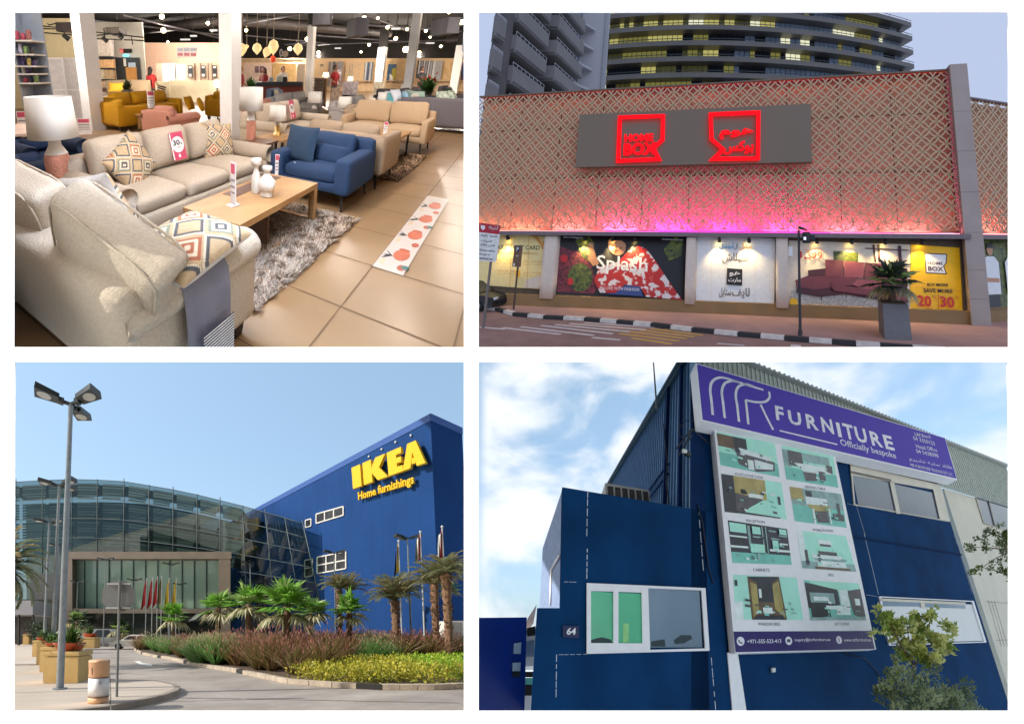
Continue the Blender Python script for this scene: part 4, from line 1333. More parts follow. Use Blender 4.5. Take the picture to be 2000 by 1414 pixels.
    m = MB(fr); slab(m, [(1004, 1256), (1018, 1254), (1017, 1276), (1003, 1276)], yg - .06, .05); m.build('mirrored_panel', mat('truck_reflection_grey', (172, 186, 190), .3, var=.1), t); m = MB(fr); slab(m, [(1001, 1294), (1017, 1293), (1016, 1310), (1001, 1310)], yg - .06, .05); m.build('mirrored_panel', mat('truck_reflection_grey', (172, 186, 190), .3, var=.1), t)  # truck's reflection in the glossy wall, built as thin slabs
    m = MB(fr); slab(m, [(1001, 1311), (1016, 1311), (1015, 1321), (1001, 1321)], yg - .06, .05); m.build('bracket', mat('tyre', (28, 28, 28)), t)  # dark edge of the same truck reflection
    m = MB(fr); p, q = P(1030, 1208, yg + .6), P(1048, 1180, yg + .6); m.prism([p, q, q - [0, 0, .4], p - [0, 0, .35]], (0, .1, 0))
    tag(m.build('far_gable', mat('far_pinkish', (206, 190, 184), .8)), 'pale sloping roof edge glimpsed above the truck slice', 'building')
    # ---------------- purple sign board
    ys = 6.45
    F4 = [(1359, 709), (1846, 855), (1870, 937), (1370, 822)]
    t = thing(fr, 'shop_sign', 'long purple shop sign with white logo and lettering', 'sign', P(1600, 880, ys))
    tl, tr, br, bl = pp(F4, ys)
    X0, X1 = (tl[0] + bl[0]) / 2, (tr[0] + br[0]) / 2
    m = MB(fr)
    m.hexa([tl, tr, br, bl], [q + [0, .42, 0] for q in (tl, tr, br, bl)]); m.build('box', white, t)
    m = MB(fr)
    c = (tl + tr + br + bl) / 4
    inn = [q + np.array([.035 if q[0] < c[0] else -.035, -.004, -.03 if q[2] > c[2] else .05]) for q in (tl, tr, br, bl)]
    m.prism(inn, (0, .003, 0)); m.build('face', purple, t)
    m = MB(fr)
    y2 = ys - .009
    def stroke(pts, w, closed=False):
        Q = [P(a, b, y2) for a, b in pts]
        W = fr.m(w, 8.5) * 1.15
        L, R = [], []
        for i in range(len(Q)):
            d = Q[min(i + 1, len(Q) - 1)] - Q[max(i - 1, 0)]
            nn = nrm(np.array([-d[2], 0, d[0]])) * W
            L.append(Q[i] + nn); R.append(Q[i] - nn)
        for i in range(len(Q) - 1): m.add([R[i], R[i + 1], L[i + 1], L[i]], [(0, 1, 2, 3)])
    z2 = lambda a, b: (1340 + a * .315, 700 + b * .315)
    def arc(pts, k=6):
        # smooth through given points (Catmull-Rom)
        out = []
        for i in range(len(pts) - 1):
            p0, p1, p2, p3 = [np.array(pts[max(0, min(len(pts) - 1, j))], float) for j in (i - 1, i, i + 1, i + 2)]
            for s in range(k):
                u = s / k
                out.append(.5 * ((2 * p1) + (-p0 + p2) * u + (2 * p0 - 5 * p1 + 4 * p2 - p3) * u * u + (-p0 + 3 * p1 - 3 * p2 + p3) * u ** 3))
        out.append(np.array(pts[-1], float)); return out
    stroke(arc([z2(165, 350), z2(158, 270), z2(150, 190), z2(165, 140), z2(215, 118), z2(290, 135), z2(380, 165), z2(480, 195)]), 2.7)
    stroke(arc([z2(240, 370), z2(230, 280), z2(222, 205), z2(240, 155), z2(285, 140), z2(330, 148)]), 2.7)
    stroke(arc([z2(328, 392), z2(318, 300), z2(308, 225), z2(325, 175), z2(375, 160), z2(420, 175)]), 2.7)
    stroke(arc([z2(386, 408), z2(378, 330), z2(370, 258)]), 2.7)
    stroke(arc([z2(370, 258), z2(430, 270), z2(490, 268), z2(518, 240), z2(514, 205)]), 2.7)
    stroke([z2(462, 285), z2(500, 365), z2(540, 442)], 2.7)
    stroke([z2(580, 447), z2(938, 533)], 1.9)
    m.build('logo', mat('sign_lettering', (236, 236, 250), .5), t)
    m = MB(fr)
    let = 'FURNITURE'
    xsp = [(560, 380, 612, 92), (640, 405, 720, 88), (752, 432, 825, 92), (848, 455, 920, 95), (945, 485, 968, 92), (985, 495, 1050, 98), (1060, 515, 1130, 98), (1155, 538, 1225, 92), (1240, 560, 1296, 92)]
    for ch, (xa, yb_, xb, hh) in zip(let, xsp):
        a = z2(xa, yb_); b = z2(xb, yb_ + (xb - xa) * .22)
        txt(m, ch, a, b, hh * .315 * (1.0 if ch != 'I' else 1), y2, 0, .03)
    a, b = z2(962, 550), z2(1308, 632)
    txt(m, 'Officially bespoke', a, b, 17, y2, 0, .005)
    for body, p0, p1, h in (('UAE Branch', (1420, 480), (1520, 497), 7), ('04 3350123', (1412, 505), (1545, 540), 8), ('Head Office', (1430, 555), (1560, 580), 8), ('04 5438098', (1430, 585), (1568, 616), 8), ('\uFEE1\uFEAE\uFEF4\uFEB8\uFE97 \uFEEA\uFEF4\uFE97\uFEB3 \uFEAB\uFE8E\uFE9B\uFEC3', (1388, 640), (1655, 695), 10), ('MR FURNITURE TRADING EST LLC', (1394, 668), (1655, 728), 6)):
        txt(m, body, z2(*p0), z2(*p1), h, y2, 0, 0)
    m.build('lettering', mat('sign_lettering', (236, 236, 250)), t)
    # ---------------- picture board
    yp = 6.68
    z4 = lambda a, b: (1370 + a * .3254, 830 + b * .3254)
    t = thing(fr, 'picture_board', 'tall white board with eight teal furniture pictures', 'sign', P(1560, 1270, yp))
    Q = [z4(76, 12), z4(800, 176), z4(1049, 1345), z4(203, 1368)]
    q = pp(Q, yp)
    xmin = max(q[0][0], 0) if False else q[0][0]
    m = MB(fr); m.hexa(q, [k + [0, .28, 0] for k in q]); m.build('board', white, t)
    teal, teal2, tdk, tmid, tlt = mat('pic_mint', (184, 246, 226), .6, spec=.2, var=.06, scale=2), mat('pic_teal', (134, 208, 194), .6, spec=.2, var=.1, scale=2), mat('pic_dark', (52, 54, 62), .5, var=.2, scale=4), mat('pic_mid', (92, 88, 92), .5, var=.2, scale=4), mat('pic_pale', (232, 250, 244), .6)
    tan, brn, gry = mat('pic_tan', (176, 160, 96), .5, var=.2, scale=4), mat('pic_brown', (110, 88, 66), .5, var=.2, scale=4), mat('pic_grey', (150, 182, 178), .6, var=.2, scale=4)
    PM = [teal, teal2, tdk, tmid, tlt, tan, brn, gry]
    def picture(corners, shapes):
        C = [np.array(z4(*c)) for c in corners]    # tl tr bl br
        mm = MB(fr)
        def uv(a, b):
            return C[0] * (1 - a) * (1 - b) + C[1] * a * (1 - b) + C[2] * (1 - a) * b + C[3] * a * b
        rg = np.random.RandomState(int(corners[0][0] + corners[0][1]))
        for _ in range(16):
            a, b, w, h = rg.uniform(.08, .86), rg.uniform(.3, .88), rg.uniform(.015, .09), rg.uniform(.02, .08)
            shapes = shapes + [(int(rg.choice([1, 7, 4, 3, 0, 2])), [(a, b), (a + w, b + h * .2), (a + w, b + h), (a, b + h * .8)])]
        for k, (mi, pts) in enumerate(shapes):
            mm.poly([P(*uv(a, b), yp - .003 - .0012 * k) for a, b in pts][::-1], mi=mi)
        return mm.build('picture', PM, t)
    R4 = lambda a, b, c, d: [(a, b), (c, b), (c, d), (a, d)]
    full = R4(0, 0, 1, 1)
    picture([(90, 38), (440, 112), (115, 240), (470, 312)], [(0, full), (1, R4(0, .6, 1, 1)), (6, R4(0, .05, .3, .42)), (2, R4(.28, .05, .5, .5)), (4, [(.35, .35), (.9, .45), (.88, .62), (.4, .55)]), (3, [(.3, .5), (.95, .58), (.93, .85), (.62, .98), (.32, .85)]), (4, [(.6, .62), (.92, .66), (.9, .82), (.6, .9)]), (4, R4(.48, .66, .58, .95))])
    picture([(480, 122), (792, 186), (510, 325), (822, 376)], [(0, full), (1, R4(0, .62, 1, 1)), (7, R4(.0, .1, .14, .6)), (3, R4(.1, .1, .38, .55)), (4, [(.2, .45), (.85, .4), (.92, .6), (.4, .72)]), (3, [(.35, .68), (.6, .66), (.6, .9), (.38, .95)]), (3, R4(.66, .58, .78, .85)), (7, R4(.4, .1, .9, .35)), (3, [(.82, .35), (.94, .35), (.93, .6), (.82, .55)])])
    picture([(118, 292), (480, 346), (140, 520), (512, 566)], [(0, full), (5, R4(.2, 0, .72, .55)), (2, R4(0, 0, .2, 1)), (3, [(.2, .45), (.66, .55), (.62, .8), (.3, .98), (.2, .95)]), (4, R4(.42, .42, .66, .52)), (2, R4(.3, .33, .38, .45)), (0, [(.66, .55), (.85, .55), (1, .9), (.3, .98), (.42, .8)]), (2, R4(.9, .4, .94, .62)), (2, [(.2, .93), (.9, .97), (.9, 1), (.2, .99)])])
    picture([(528, 368), (838, 414), (560, 576), (872, 616)], [(7, full), (1, R4(0, .5, 1, 1)), (5, R4(0, 0, .25, .35)), (2, R4(.3, .05, .42, .28)), (4, R4(.28, .22, .7, .5)), (5, [(.28, .45), (.72, .42), (.75, .58), (.4, .62)]), (3, [(.42, .62), (.68, .58), (.68, .92), (.45, .95)]), (4, R4(.38, .55, .42, 1)), (3, R4(.78, .62, .98, .82)), (4, R4(.7, .5, .73, .95)), (3, R4(.88, .3, .93, .75))])
    sh = [(2, full), (1, R4(0, .74, 1, 1)), (0, R4(.02, .04, .3, .26))]
    for a, b, c, d in ((.32, .06, .36, .7), (.42, .1, .54, .14), (.4, .3, .55, .34), (.56, .02, .58, .7), (.62, .02, .64, .72), (.68, .1, .8, .14), (.7, .3, .82, .34), (.0, .34, .3, .38), (.0, .58, .3, .63), (.84, .2, .98, .24), (.84, .42, .98, .46), (.66, .6, 1, .66)): sh.append((4 if b > .3 else 7, R4(a, b, c, d)))
    sh += [(0, R4(.34, .5, .58, .72)), (0, R4(.4, .06, .54, .25)), (0, R4(.72, .36, .82, .6)), (7, R4(.44, .7, .47, .9)), (0, R4(.86, .03, .98, .18))]
    picture([(158, 570), (514, 624), (186, 826), (542, 838)], sh)
    picture([(572, 630), (866, 666), (606, 858), (930, 880)], [(0, full), (4, R4(0, 0, .12, 1)), (7, [(.0, .8), (1, .8), (1, 1), (0, 1)]), (4, R4(.4, .18, .66, .34)), (3, R4(.42, .3, .64, .36)), (3, R4(.36, .5, .72, .62)), (4, R4(.22, .6, .8, .78)), (7, R4(.22, .7, .82, .76)), (4, R4(.3, .78, .84, .92)), (3, R4(.1, .5, .15, .9)), (6, R4(.25, .93, .9, .99))])
    picture([(190, 896), (572, 915), (206, 1166), (612, 1168)], [(0, full), (4, R4(0, .6, .12, 1)), (6, [(.22, .03), (.72, .0), (.76, 1), (.24, 1)]), (2, [(.36, .12), (.6, .12), (.6, .6), (.36, .6)]), (5, [(.26, .15), (.36, .2), (.36, .8), (.27, .98)]), (5, [(.6, .2), (.7, .1), (.74, .95), (.6, .75)]), (2, [(.22, .03), (.72, 0), (.62, .14), (.34, .14)]), (4, R4(.42, .72, .56, .86)), (4, R4(.38, .3, .42, .5)), (2, [(.3, .9), (.7, .9), (.74, 1), (.26, 1)]), (2, R4(.02, .12, .06, .25))])
    picture([(616, 930), (946, 950), (656, 1170), (990, 1170)], [(1, full), (0, [(.1, 0), (1, 0), (1, .15), (.6, .25), (.1, .05)]), (2, [(0, .05), (.58, .2), (.58, .6), (0, .7)]), (7, R4(.06, .3, .5, .55)), (4, R4(.12, .4, .4, .5)), (2, [(.04, .55), (.34, .55), (.34, .9), (.04, .95)]), (4, R4(.6, .2, .76, .7)), (3, [(.76, .22), (1, .15), (1, 1), (.8, .85)]), (4, R4(.86, .42, .95, .6)), (4, R4(.32, .62, .75, .72)), (4, R4(.5, .7, .74, .86)), (2, R4(.36, .72, .38, .95)), (7, [(0, .93), (1, .9), (1, 1), (0, 1)])])
    m = MB(fr); m.poly([P(*z4(*c), yp - .004) for c in ((192, 1238), (1016, 1234), (1040, 1342), (206, 1362))][::-1]); m.build('contact_band', mat('band_purple', (38, 22, 104), .45), t)
    m = MB(fr)
    yt = yp - .01
    for body, a, b, h in (('+971-555-523-413', (275, 1310), (480, 1306), 8), ('inquiry@mrfurniture.ae', (562, 1302), (776, 1299), 8), ('www.mrfurniture.ae', (856, 1299), (1020, 1297), 7)):
        txt(m, body, z4(*a), z4(*b), h, yt, 0, .01)
    for a, b in ((235, 1296), (524, 1293), (826, 1288)):
        c = P(*z4(a, b), yt); r = fr.m(24 * .3254, 8.2)
        m.poly([c + [r * math.cos(k), 0, r * math.sin(k)] for k in np.linspace(0, 2 * math.pi, 18, endpoint=False)][::-1])
    m.build('contact_lettering', mat('sign_lettering', (236, 236, 250)), t)
    m = MB(fr)
    for (a, b) in ((235, 1296), (524, 1293), (826, 1288)):
        c = P(*z4(a, b), yt - .003); r = fr.m(12 * .3254, 8.2)
        if a == 235: m.tube([c + [-r, 0, r * .6], c + [-r * .4, 0, -r * .5], c + [r * .9, 0, -r * .9]], r * .28, 5)
        elif a == 524: m.poly([c + [-r, 0, -r * .7], c + [r, 0, -r * .7], c + [r, 0, r * .7], c + [-r, 0, r * .7]])
        else: m.poly([c + [-r * .2, 0, -r], c + [r * .2, 0, -r], c + [r * .2, 0, r], c + [-r * .2, 0, r]])
    for body, a, b, h in (('EXECUTIVE DESK', (205, 300), (372, 325), 5), ('MEETING TABLE', (622, 378), (745, 392), 5), ('RECEPTION', (272, 580), (380, 590), 5), ('WORKSTATION', (668, 636), (790, 642), 5), ('CABINETS', (310, 876), (410, 880), 6), ('BED', (764, 906), (796, 907), 5), ('WARDROBES', (340, 1202), (474, 1202), 6), ('KITCHENS', (804, 1202), (890, 1201), 6)):
        txt(m, body, z4(*a), z4(*b), h, yp - .005, 0, 0)
    m.build('caption', mat('caption_grey', (84, 84, 104), .6), t)
    # ---------------- neighbour on the right: white wall, metal cladding, window
    t = thing(fr, 'neighbour_building', 'white rendered building with ribbed metal cladding at right', 'building', (P(1960, 1100, D)[0], D, 0))
    m = MB(fr)
    yn = D + .03
    xa = xe_b[0] + .002
    z_c = P(1900, 962, yn)[2]
    a0 = P(1862, 950, yn)[0]
    m.prism([(a0 - .3, yn + .25, 0), (a0 + 6, yn + .25, 0), (a0 + 6, yn + .25, z_c), (a0 - .3, yn + .25, z_c)], (0, .3, 0))
    # white strip beside the navy edge
    m.build('wall', cream, t)
    m = MB(fr)
    z_r = P(1860, 868, yn)[2]
    m.box(xc + .4, a0 + 6, yn + .12, yn + .2, z_c - .02, z_r)
    m.build('cladding', mat('clad_grey', (188, 196, 186), .5, var=.05), t)
    m = MB(fr)
    x = xc + .4
    while x < a0 + 6:
        m.box(x, x + .05, yn + .09, yn + .12, z_c - .02, z_r); x += .17
    m.build('cladding_rib', mat('clad_rib', (204, 210, 202), .5), t)
    m = MB(fr)
    m.hexa([(xc + .3, yn - .05, z_r), (a0 + 6, yn - .05, z_r), (a0 + 6, yn + 3, z_r + .3), (xc + .3, yn + 3, z_r + .3)], [(xc + .3, yn - .05, z_r + .08), (a0 + 6, yn - .05, z_r + .08), (a0 + 6, yn + 3, z_r + .4), (xc + .3, yn + 3, z_r + .4)])
    x = xc + .3
    while x < a0 + 6:
        m.box(x, x + .07, yn - .06, yn + .3, z_r + .08, z_r + .13); x += .2
    m.build('roof', mat('roof_sheet', (158, 164, 160), .5, var=.1), t)
    m = MB(fr); q = pp([(1906, 968), (1985, 986), (1985, 1040), (1922, 1022)], yn + .24); m.prism(q, (0, .01, 0)); f = m.build('window', dk2, t)
    m = MB(fr)
    for a, b in (((1906, 968), (1985, 986)), ((1930, 974), (1944, 1028)), ((1905, 968), (1922, 1022)), ((1922, 1022), (1985, 1040))):
        m.tube([P(*a, yn + .22), P(*b, yn + .22)], .03, 4)
    m.build('frame', cream, f)
    m = MB(fr)
    for px in (1930, 1936, 1942): m.tube([P(px, 1172 + (px - 1930) * .1, yn + .245), P(px + 26, 1262, yn + .245)], .006, 4)
    a, b = P(1925, 1175, yn + .244), P(1990, 1180, yn + .244); m.box(a[0], b[0] + 1, yn + .24, yn + .249, a[2], a[2] + .012)
    a = P(1945, 1250, yn + .244); m.box(a[0], a[0] + 2, yn + .24, yn + .249, a[2], a[2] + .012)
    m.build('wall_crack', mat('crack_grey', (150, 146, 138), .9), t)
    # ---------------- air conditioner on the low roof
    ya = 8.3
    t = thing(fr, 'air_conditioner', 'boxy grey air conditioner on the low navy roof', 'air conditioner', P(1225, 985, ya))
    q = pp([(1182, 943), (1268, 957), (1272, 990), (1184, 990)], ya)
    m = MB(fr); m.hexa(q, [k + [0, .7, 0] for k in q]); m.build('case', mat('ac_case', (176, 176, 170), .5), t)
    m = MB(fr)
    for i in range(6):
        u0, u1 = .05 + i * .158, .05 + i * .158 + .12
        lerp = lambda a, b, k: a + (b - a) * k
        A0, A1, B0, B1 = lerp(q[0], q[1], u0), lerp(q[0], q[1], u1), lerp(q[3], q[2], u0), lerp(q[3], q[2], u1)
        m.prism([lerp(A0, B0, .12), lerp(A1, B1, .12), lerp(A1, B1, .95), lerp(A0, B0, .95)], (0, -.012, 0))
    m.build('vent', mat('ac_dark', (62, 58, 56), .7, var=.3, scale=8), t)
    # ---------------- floodlight
    b0 = P(1338, 884, 6.6)
    t = thing(fr, 'floodlight', 'small floodlight on a bracket beside the navy corner pillar', 'lamp', b0)
    m = MB(fr); m.tube([P(1384, 866, 6.85), P(1352, 838, 6.7), P(1336, 876, 6.6)], .022, 5); m.tube([P(1350, 838, 6.8), P(1322, 876, 6.7)], .022, 5); m.tube([P(1352, 850, 6.8), P(1326, 888, 6.7)], .02, 5); m.build('bracket', mat('bracket_navy', (18, 26, 44), .5), t)
    m = MB(fr); m.rbox(b0 + [.06, .02, 0], (.17, .1, .12), .02, 2); m.build('housing', mat('flood_black', (24, 26, 30), .5), t)
    m = MB(fr); m.rbox(b0 + [-.02, -.02, .02], (.12, .08, .1), .02, 2); m.build('lamp_glass', mat('flood_white', (220, 226, 224), .2), t)
    # ---------------- cables and mast
    m = MB(fr); m.tube([P(1297, 828, D - .02 + .6), P(1305, 880, D + .5), P(1301, 920, D + .5), P(1308, 985, D + .5)], .02, 5)
    m = MB(fr, None); m.tube([fr.atx(px, py, xc - .2) for px, py in ((1296, 828), (1299, 862), (1303, 900), (1301, 940), (1307, 985))], .022, 5)
    tag(m.build('cable', mat('cable_dark', (34, 28, 40), .6)), 'thick dark cable running down the corrugated side wall', 'cable')
    m = MB(fr); m.tube([P(1327, 825, 6.75), P(1330, 834, 6.7), P(1337, 822, 6.6), P(1352, 821, 6.5)], .01, 5); m.tube([P(1326, 824, 6.7), P(1327, 850, 6.7), P(1337, 860, 6.7)], .01, 5)
    tag(m.build('cable', mat('cable_dark', (34, 28, 40))), 'thin looped cable hanging under the sign corner', 'cable')
    m = MB(fr); m.tube([P(1362, 985, yb - .02), P(1372, 1020, yb - .02), P(1384, 1110, yb - .02), P(1393, 1140, yb - .02)], .016, 5)
    tag(m.build('cable', mat('cable_navy', (10, 26, 56), .6)), 'dark cable down the wall left of the picture board', 'cable')
    m = MB(fr); m.tube([P(1648, 1276, D - .03), P(1690, 1286, D - .04), P(1712, 1310, D - .03), P(1730, 1345, D - .03)], .014, 5)
    tag(m.build('cable', mat('cable_navy', (10, 26, 56))), 'dark cable sagging below the picture board corner', 'cable')
    m = MB(fr); m.rbox(P(1510, 1308, D - .06), (.1, .08, .1), .015, 2)
    tag(m.build('junction_box', mat('flood_white', (220, 226, 224))), 'small white box on the navy wall below the picture board', 'box')
    m = MB(fr); p, q = P(1283, 800, 9.2), P(1275, 690, 9.2); m.cyl(p, q, .035, .02, 8)
    tag(m.build('roof_mast', mat('mast_grey', (120, 122, 124), .5)), 'thin grey mast rising behind the sloping roof', 'mast')
    # ---------------- plants
    def bush(name, label, cs, rpx, n, L, W, y, m1, m2, seed, stem=None, cat='shrub'):
        t = thing(fr, name, label, cat, P(stem[0][0], stem[0][1], y) if stem else P(cs[0][0], cs[0][1], y))
        rg = np.random.RandomState(seed); mm = MB(fr)
        C = np.array([P(a, b, y + rg.uniform(-.35, .35)) for a, b in cs]); R_ = np.array(rpx) * 7.5 / F
        C0 = C
        C = np.vstack([c + rg.normal(size=(7, 3)) * r_ * .62 for c, r_ in zip(C, R_)]); R_ = np.repeat(R_, 7) * rg.uniform(.3, .6, len(C))
        h = len(C) // 2
        idx = rg.rand(len(C)) < .6
        leaf_cloud(mm, C[idx], R_[idx], int(n * .6), L, W, rg, 0, up=.5)
        leaf_cloud(mm, C[~idx], R_[~idx], int(n * .4), L, W, rg, 1, up=.5)
        mm.build('foliage', [m1, m2], t)
        if stem:
            mm = MB(fr)
            s0 = P(*stem[0], y)
            for c in C0[::2]:
                k = P(*stem[1], y); mm.tube([s0, k, (k + c) / 2 + [0, 0, .05], c], .022, 5, r1=.006)
            mm.build('stem', mat('stem_brown', (112, 84, 66), .9), t)
        return t
    yel = leafm('leaf_yellow_green', (196, 200, 92), rgb2=(232, 230, 170), scale=3); lim = leafm('leaf_lime', (126, 152, 54), rgb2=(172, 184, 84), scale=3)
    olv = leafm('leaf_olive', (136, 148, 108), rgb2=(162, 170, 130), scale=2.5); olv2 = leafm('leaf_olive_dark', (108, 122, 86), scale=2.5)
    bush('young_tree', 'young yellow green tree in front of the white window', [(1728, 1204), (1745, 1228), (1770, 1212), (1795, 1228), (1820, 1206), (1845, 1222), (1760, 1250), (1790, 1256), (1825, 1250), (1852, 1262), (1800, 1276), (1838, 1284), (1770, 1272), (1722, 1232)], [14, 16, 14, 18, 13, 13, 15, 17, 18, 13, 18, 14, 12, 10], 3600, .11, .065, 5.6, yel, lim, 5, stem=[(1792, 1400), (1784, 1305)], cat='tree')
    bush('thin_shrub', 'sparse thin stemmed plant against the navy wall', [(1755, 1268), (1748, 1292), (1738, 1312), (1728, 1338), (1752, 1326), (1742, 1350), (1718, 1345)], [7, 7, 8, 9, 8, 8, 6], 520, .08, .045, 5.5, olv, lim, 6, stem=[(1740, 1400), (1742, 1330)])
    bush('leafy_bush', 'dense grey green bush at the foot of the wall', [(1775, 1320), (1800, 1312), (1830, 1330), (1860, 1350), (1890, 1362), (1760, 1350), (1790, 1360), (1820, 1366), (1850, 1376), (1745, 1376), (1900, 1380), (1780, 1390), (1840, 1395)], [22, 18, 22, 22, 20, 24, 26, 26, 24, 20, 18, 26, 26], 5200, .08, .04, 5.2, olv, olv2, 7)
    drk = leafm('leaf_dark', (84, 104, 44), rgb2=(122, 134, 62), scale=2)
    bush('overhanging_branch', 'leafy green branch hanging in from the right edge', [(1895, 1068), (1915, 1052), (1940, 1040), (1965, 1044), (1960, 1065), (1985, 1070), (1925, 1072), (1910, 1112), (1900, 1122), (1935, 1105), (1950, 1098), (1966, 1118), (1975, 1090), (1985, 1125), (1946, 1058)], [12, 12, 13, 16, 14, 18, 10, 8, 7, 8, 10, 14, 14, 16, 12], 1600, .10, .06, 5.0, drk, olv, 8, stem=[(2010, 1080), (1972, 1076)], cat='tree')
if '4' in DEV: build_s4()
# ================================================================== the shop front with the circle screen at dusk
_u2 = nrm((4538, -700, 72)); _v2 = np.array([73., 700., 4520.]); _v2 = nrm(_v2 - _u2 * np.dot(_v2 / 1.0, _u2))
f2 = Frame(1452, 350, 4.1, _u2, np.cross(_v2, _u2), _v2)
_AR = {'ا': 'FE8D FE8E', 'أ': 'FE83 FE84', 'ب': 'FE8F FE90 FE91 FE92', 'ت': 'FE95 FE96 FE97 FE98', 'ح': 'FEA1 FEA2 FEA3 FEA4', 'ر': 'FEAD FEAE', 'س': 'FEB1 FEB2 FEB3 FEB4', 'ش': 'FEB5 FEB6 FEB7 FEB8', 'ط': 'FEC1 FEC2 FEC3 FEC4', 'ف': 'FED1 FED2 FED3 FED4', 'ق': 'FED5 FED6 FED7 FED8', 'ك': 'FED9 FEDA FEDB FEDC', 'ل': 'FEDD FEDE FEDF FEE0', 'م': 'FEE1 FEE2 FEE3 FEE4', 'ن': 'FEE5 FEE6 FEE7 FEE8', 'ه': 'FEE9 FEEA FEEB FEEC', 'و': 'FEED FEEE', 'ي': 'FEF1 FEF2 FEF3 FEF4', 'ع': 'FEC9 FECA FECB FECC', 'د': 'FEA9 FEAA', 'ص': 'FEB9 FEBA FEBB FEBC', 'خ': 'FEA5 FEA6 FEA7 FEA8'}
def arabic(t):
    """joined letter forms, laid out right to left"""
    out = []
    for wd in t.split(' '):
        g = []
        n = len(wd)
        for i, c in enumerate(wd):
            fm = _AR[c].split()
            pj = i > 0 and len(_AR[wd[i - 1]].split()) == 4
            nj = i < n - 1 and len(fm) == 4
            k = (3 if nj else 1) if pj else (2 if nj else 0)
            g.append(chr(int(fm[k], 16)))
        out.append(''.join(g[::-1]))
    return ' '.join(out[::-1])

def lamp(name, kind, loc, energy, rgb, parent=None, size=.1, target=None, angle=None, sy=None, blend=.6, xdir=None):
    d = bpy.data.lights.new(name, kind)
    d.energy = energy; d.color = lin(rgb)
    if kind == 'AREA':
        d.shape = 'RECTANGLE'; d.size = size; d.size_y = sy or size
    elif kind == 'SPOT':
        d.spot_size = angle or 1.2; d.spot_blend = blend; d.shadow_soft_size = size
    else:
        d.shadow_soft_size = size
    o = bpy.data.objects.new(name, d); COL.objects.link(o)
    loc = np.asarray(loc, float)
    if target is not None:
        z = Vector(loc - np.asarray(target, float)).normalized()
        if xdir is not None:
            x = Vector(xdir); x = (x - z * x.dot(z)).normalized(); y = z.cross(x)
            o.rotation_euler = Matrix((x, y, z)).transposed().to_euler()
        else:
            o.rotation_euler = z.to_track_quat('Z', 'Y').to_euler()
    o.location = loc
    if parent is not None:
        o.parent = parent; o.location = loc - np.array(parent['_b'])
    return o

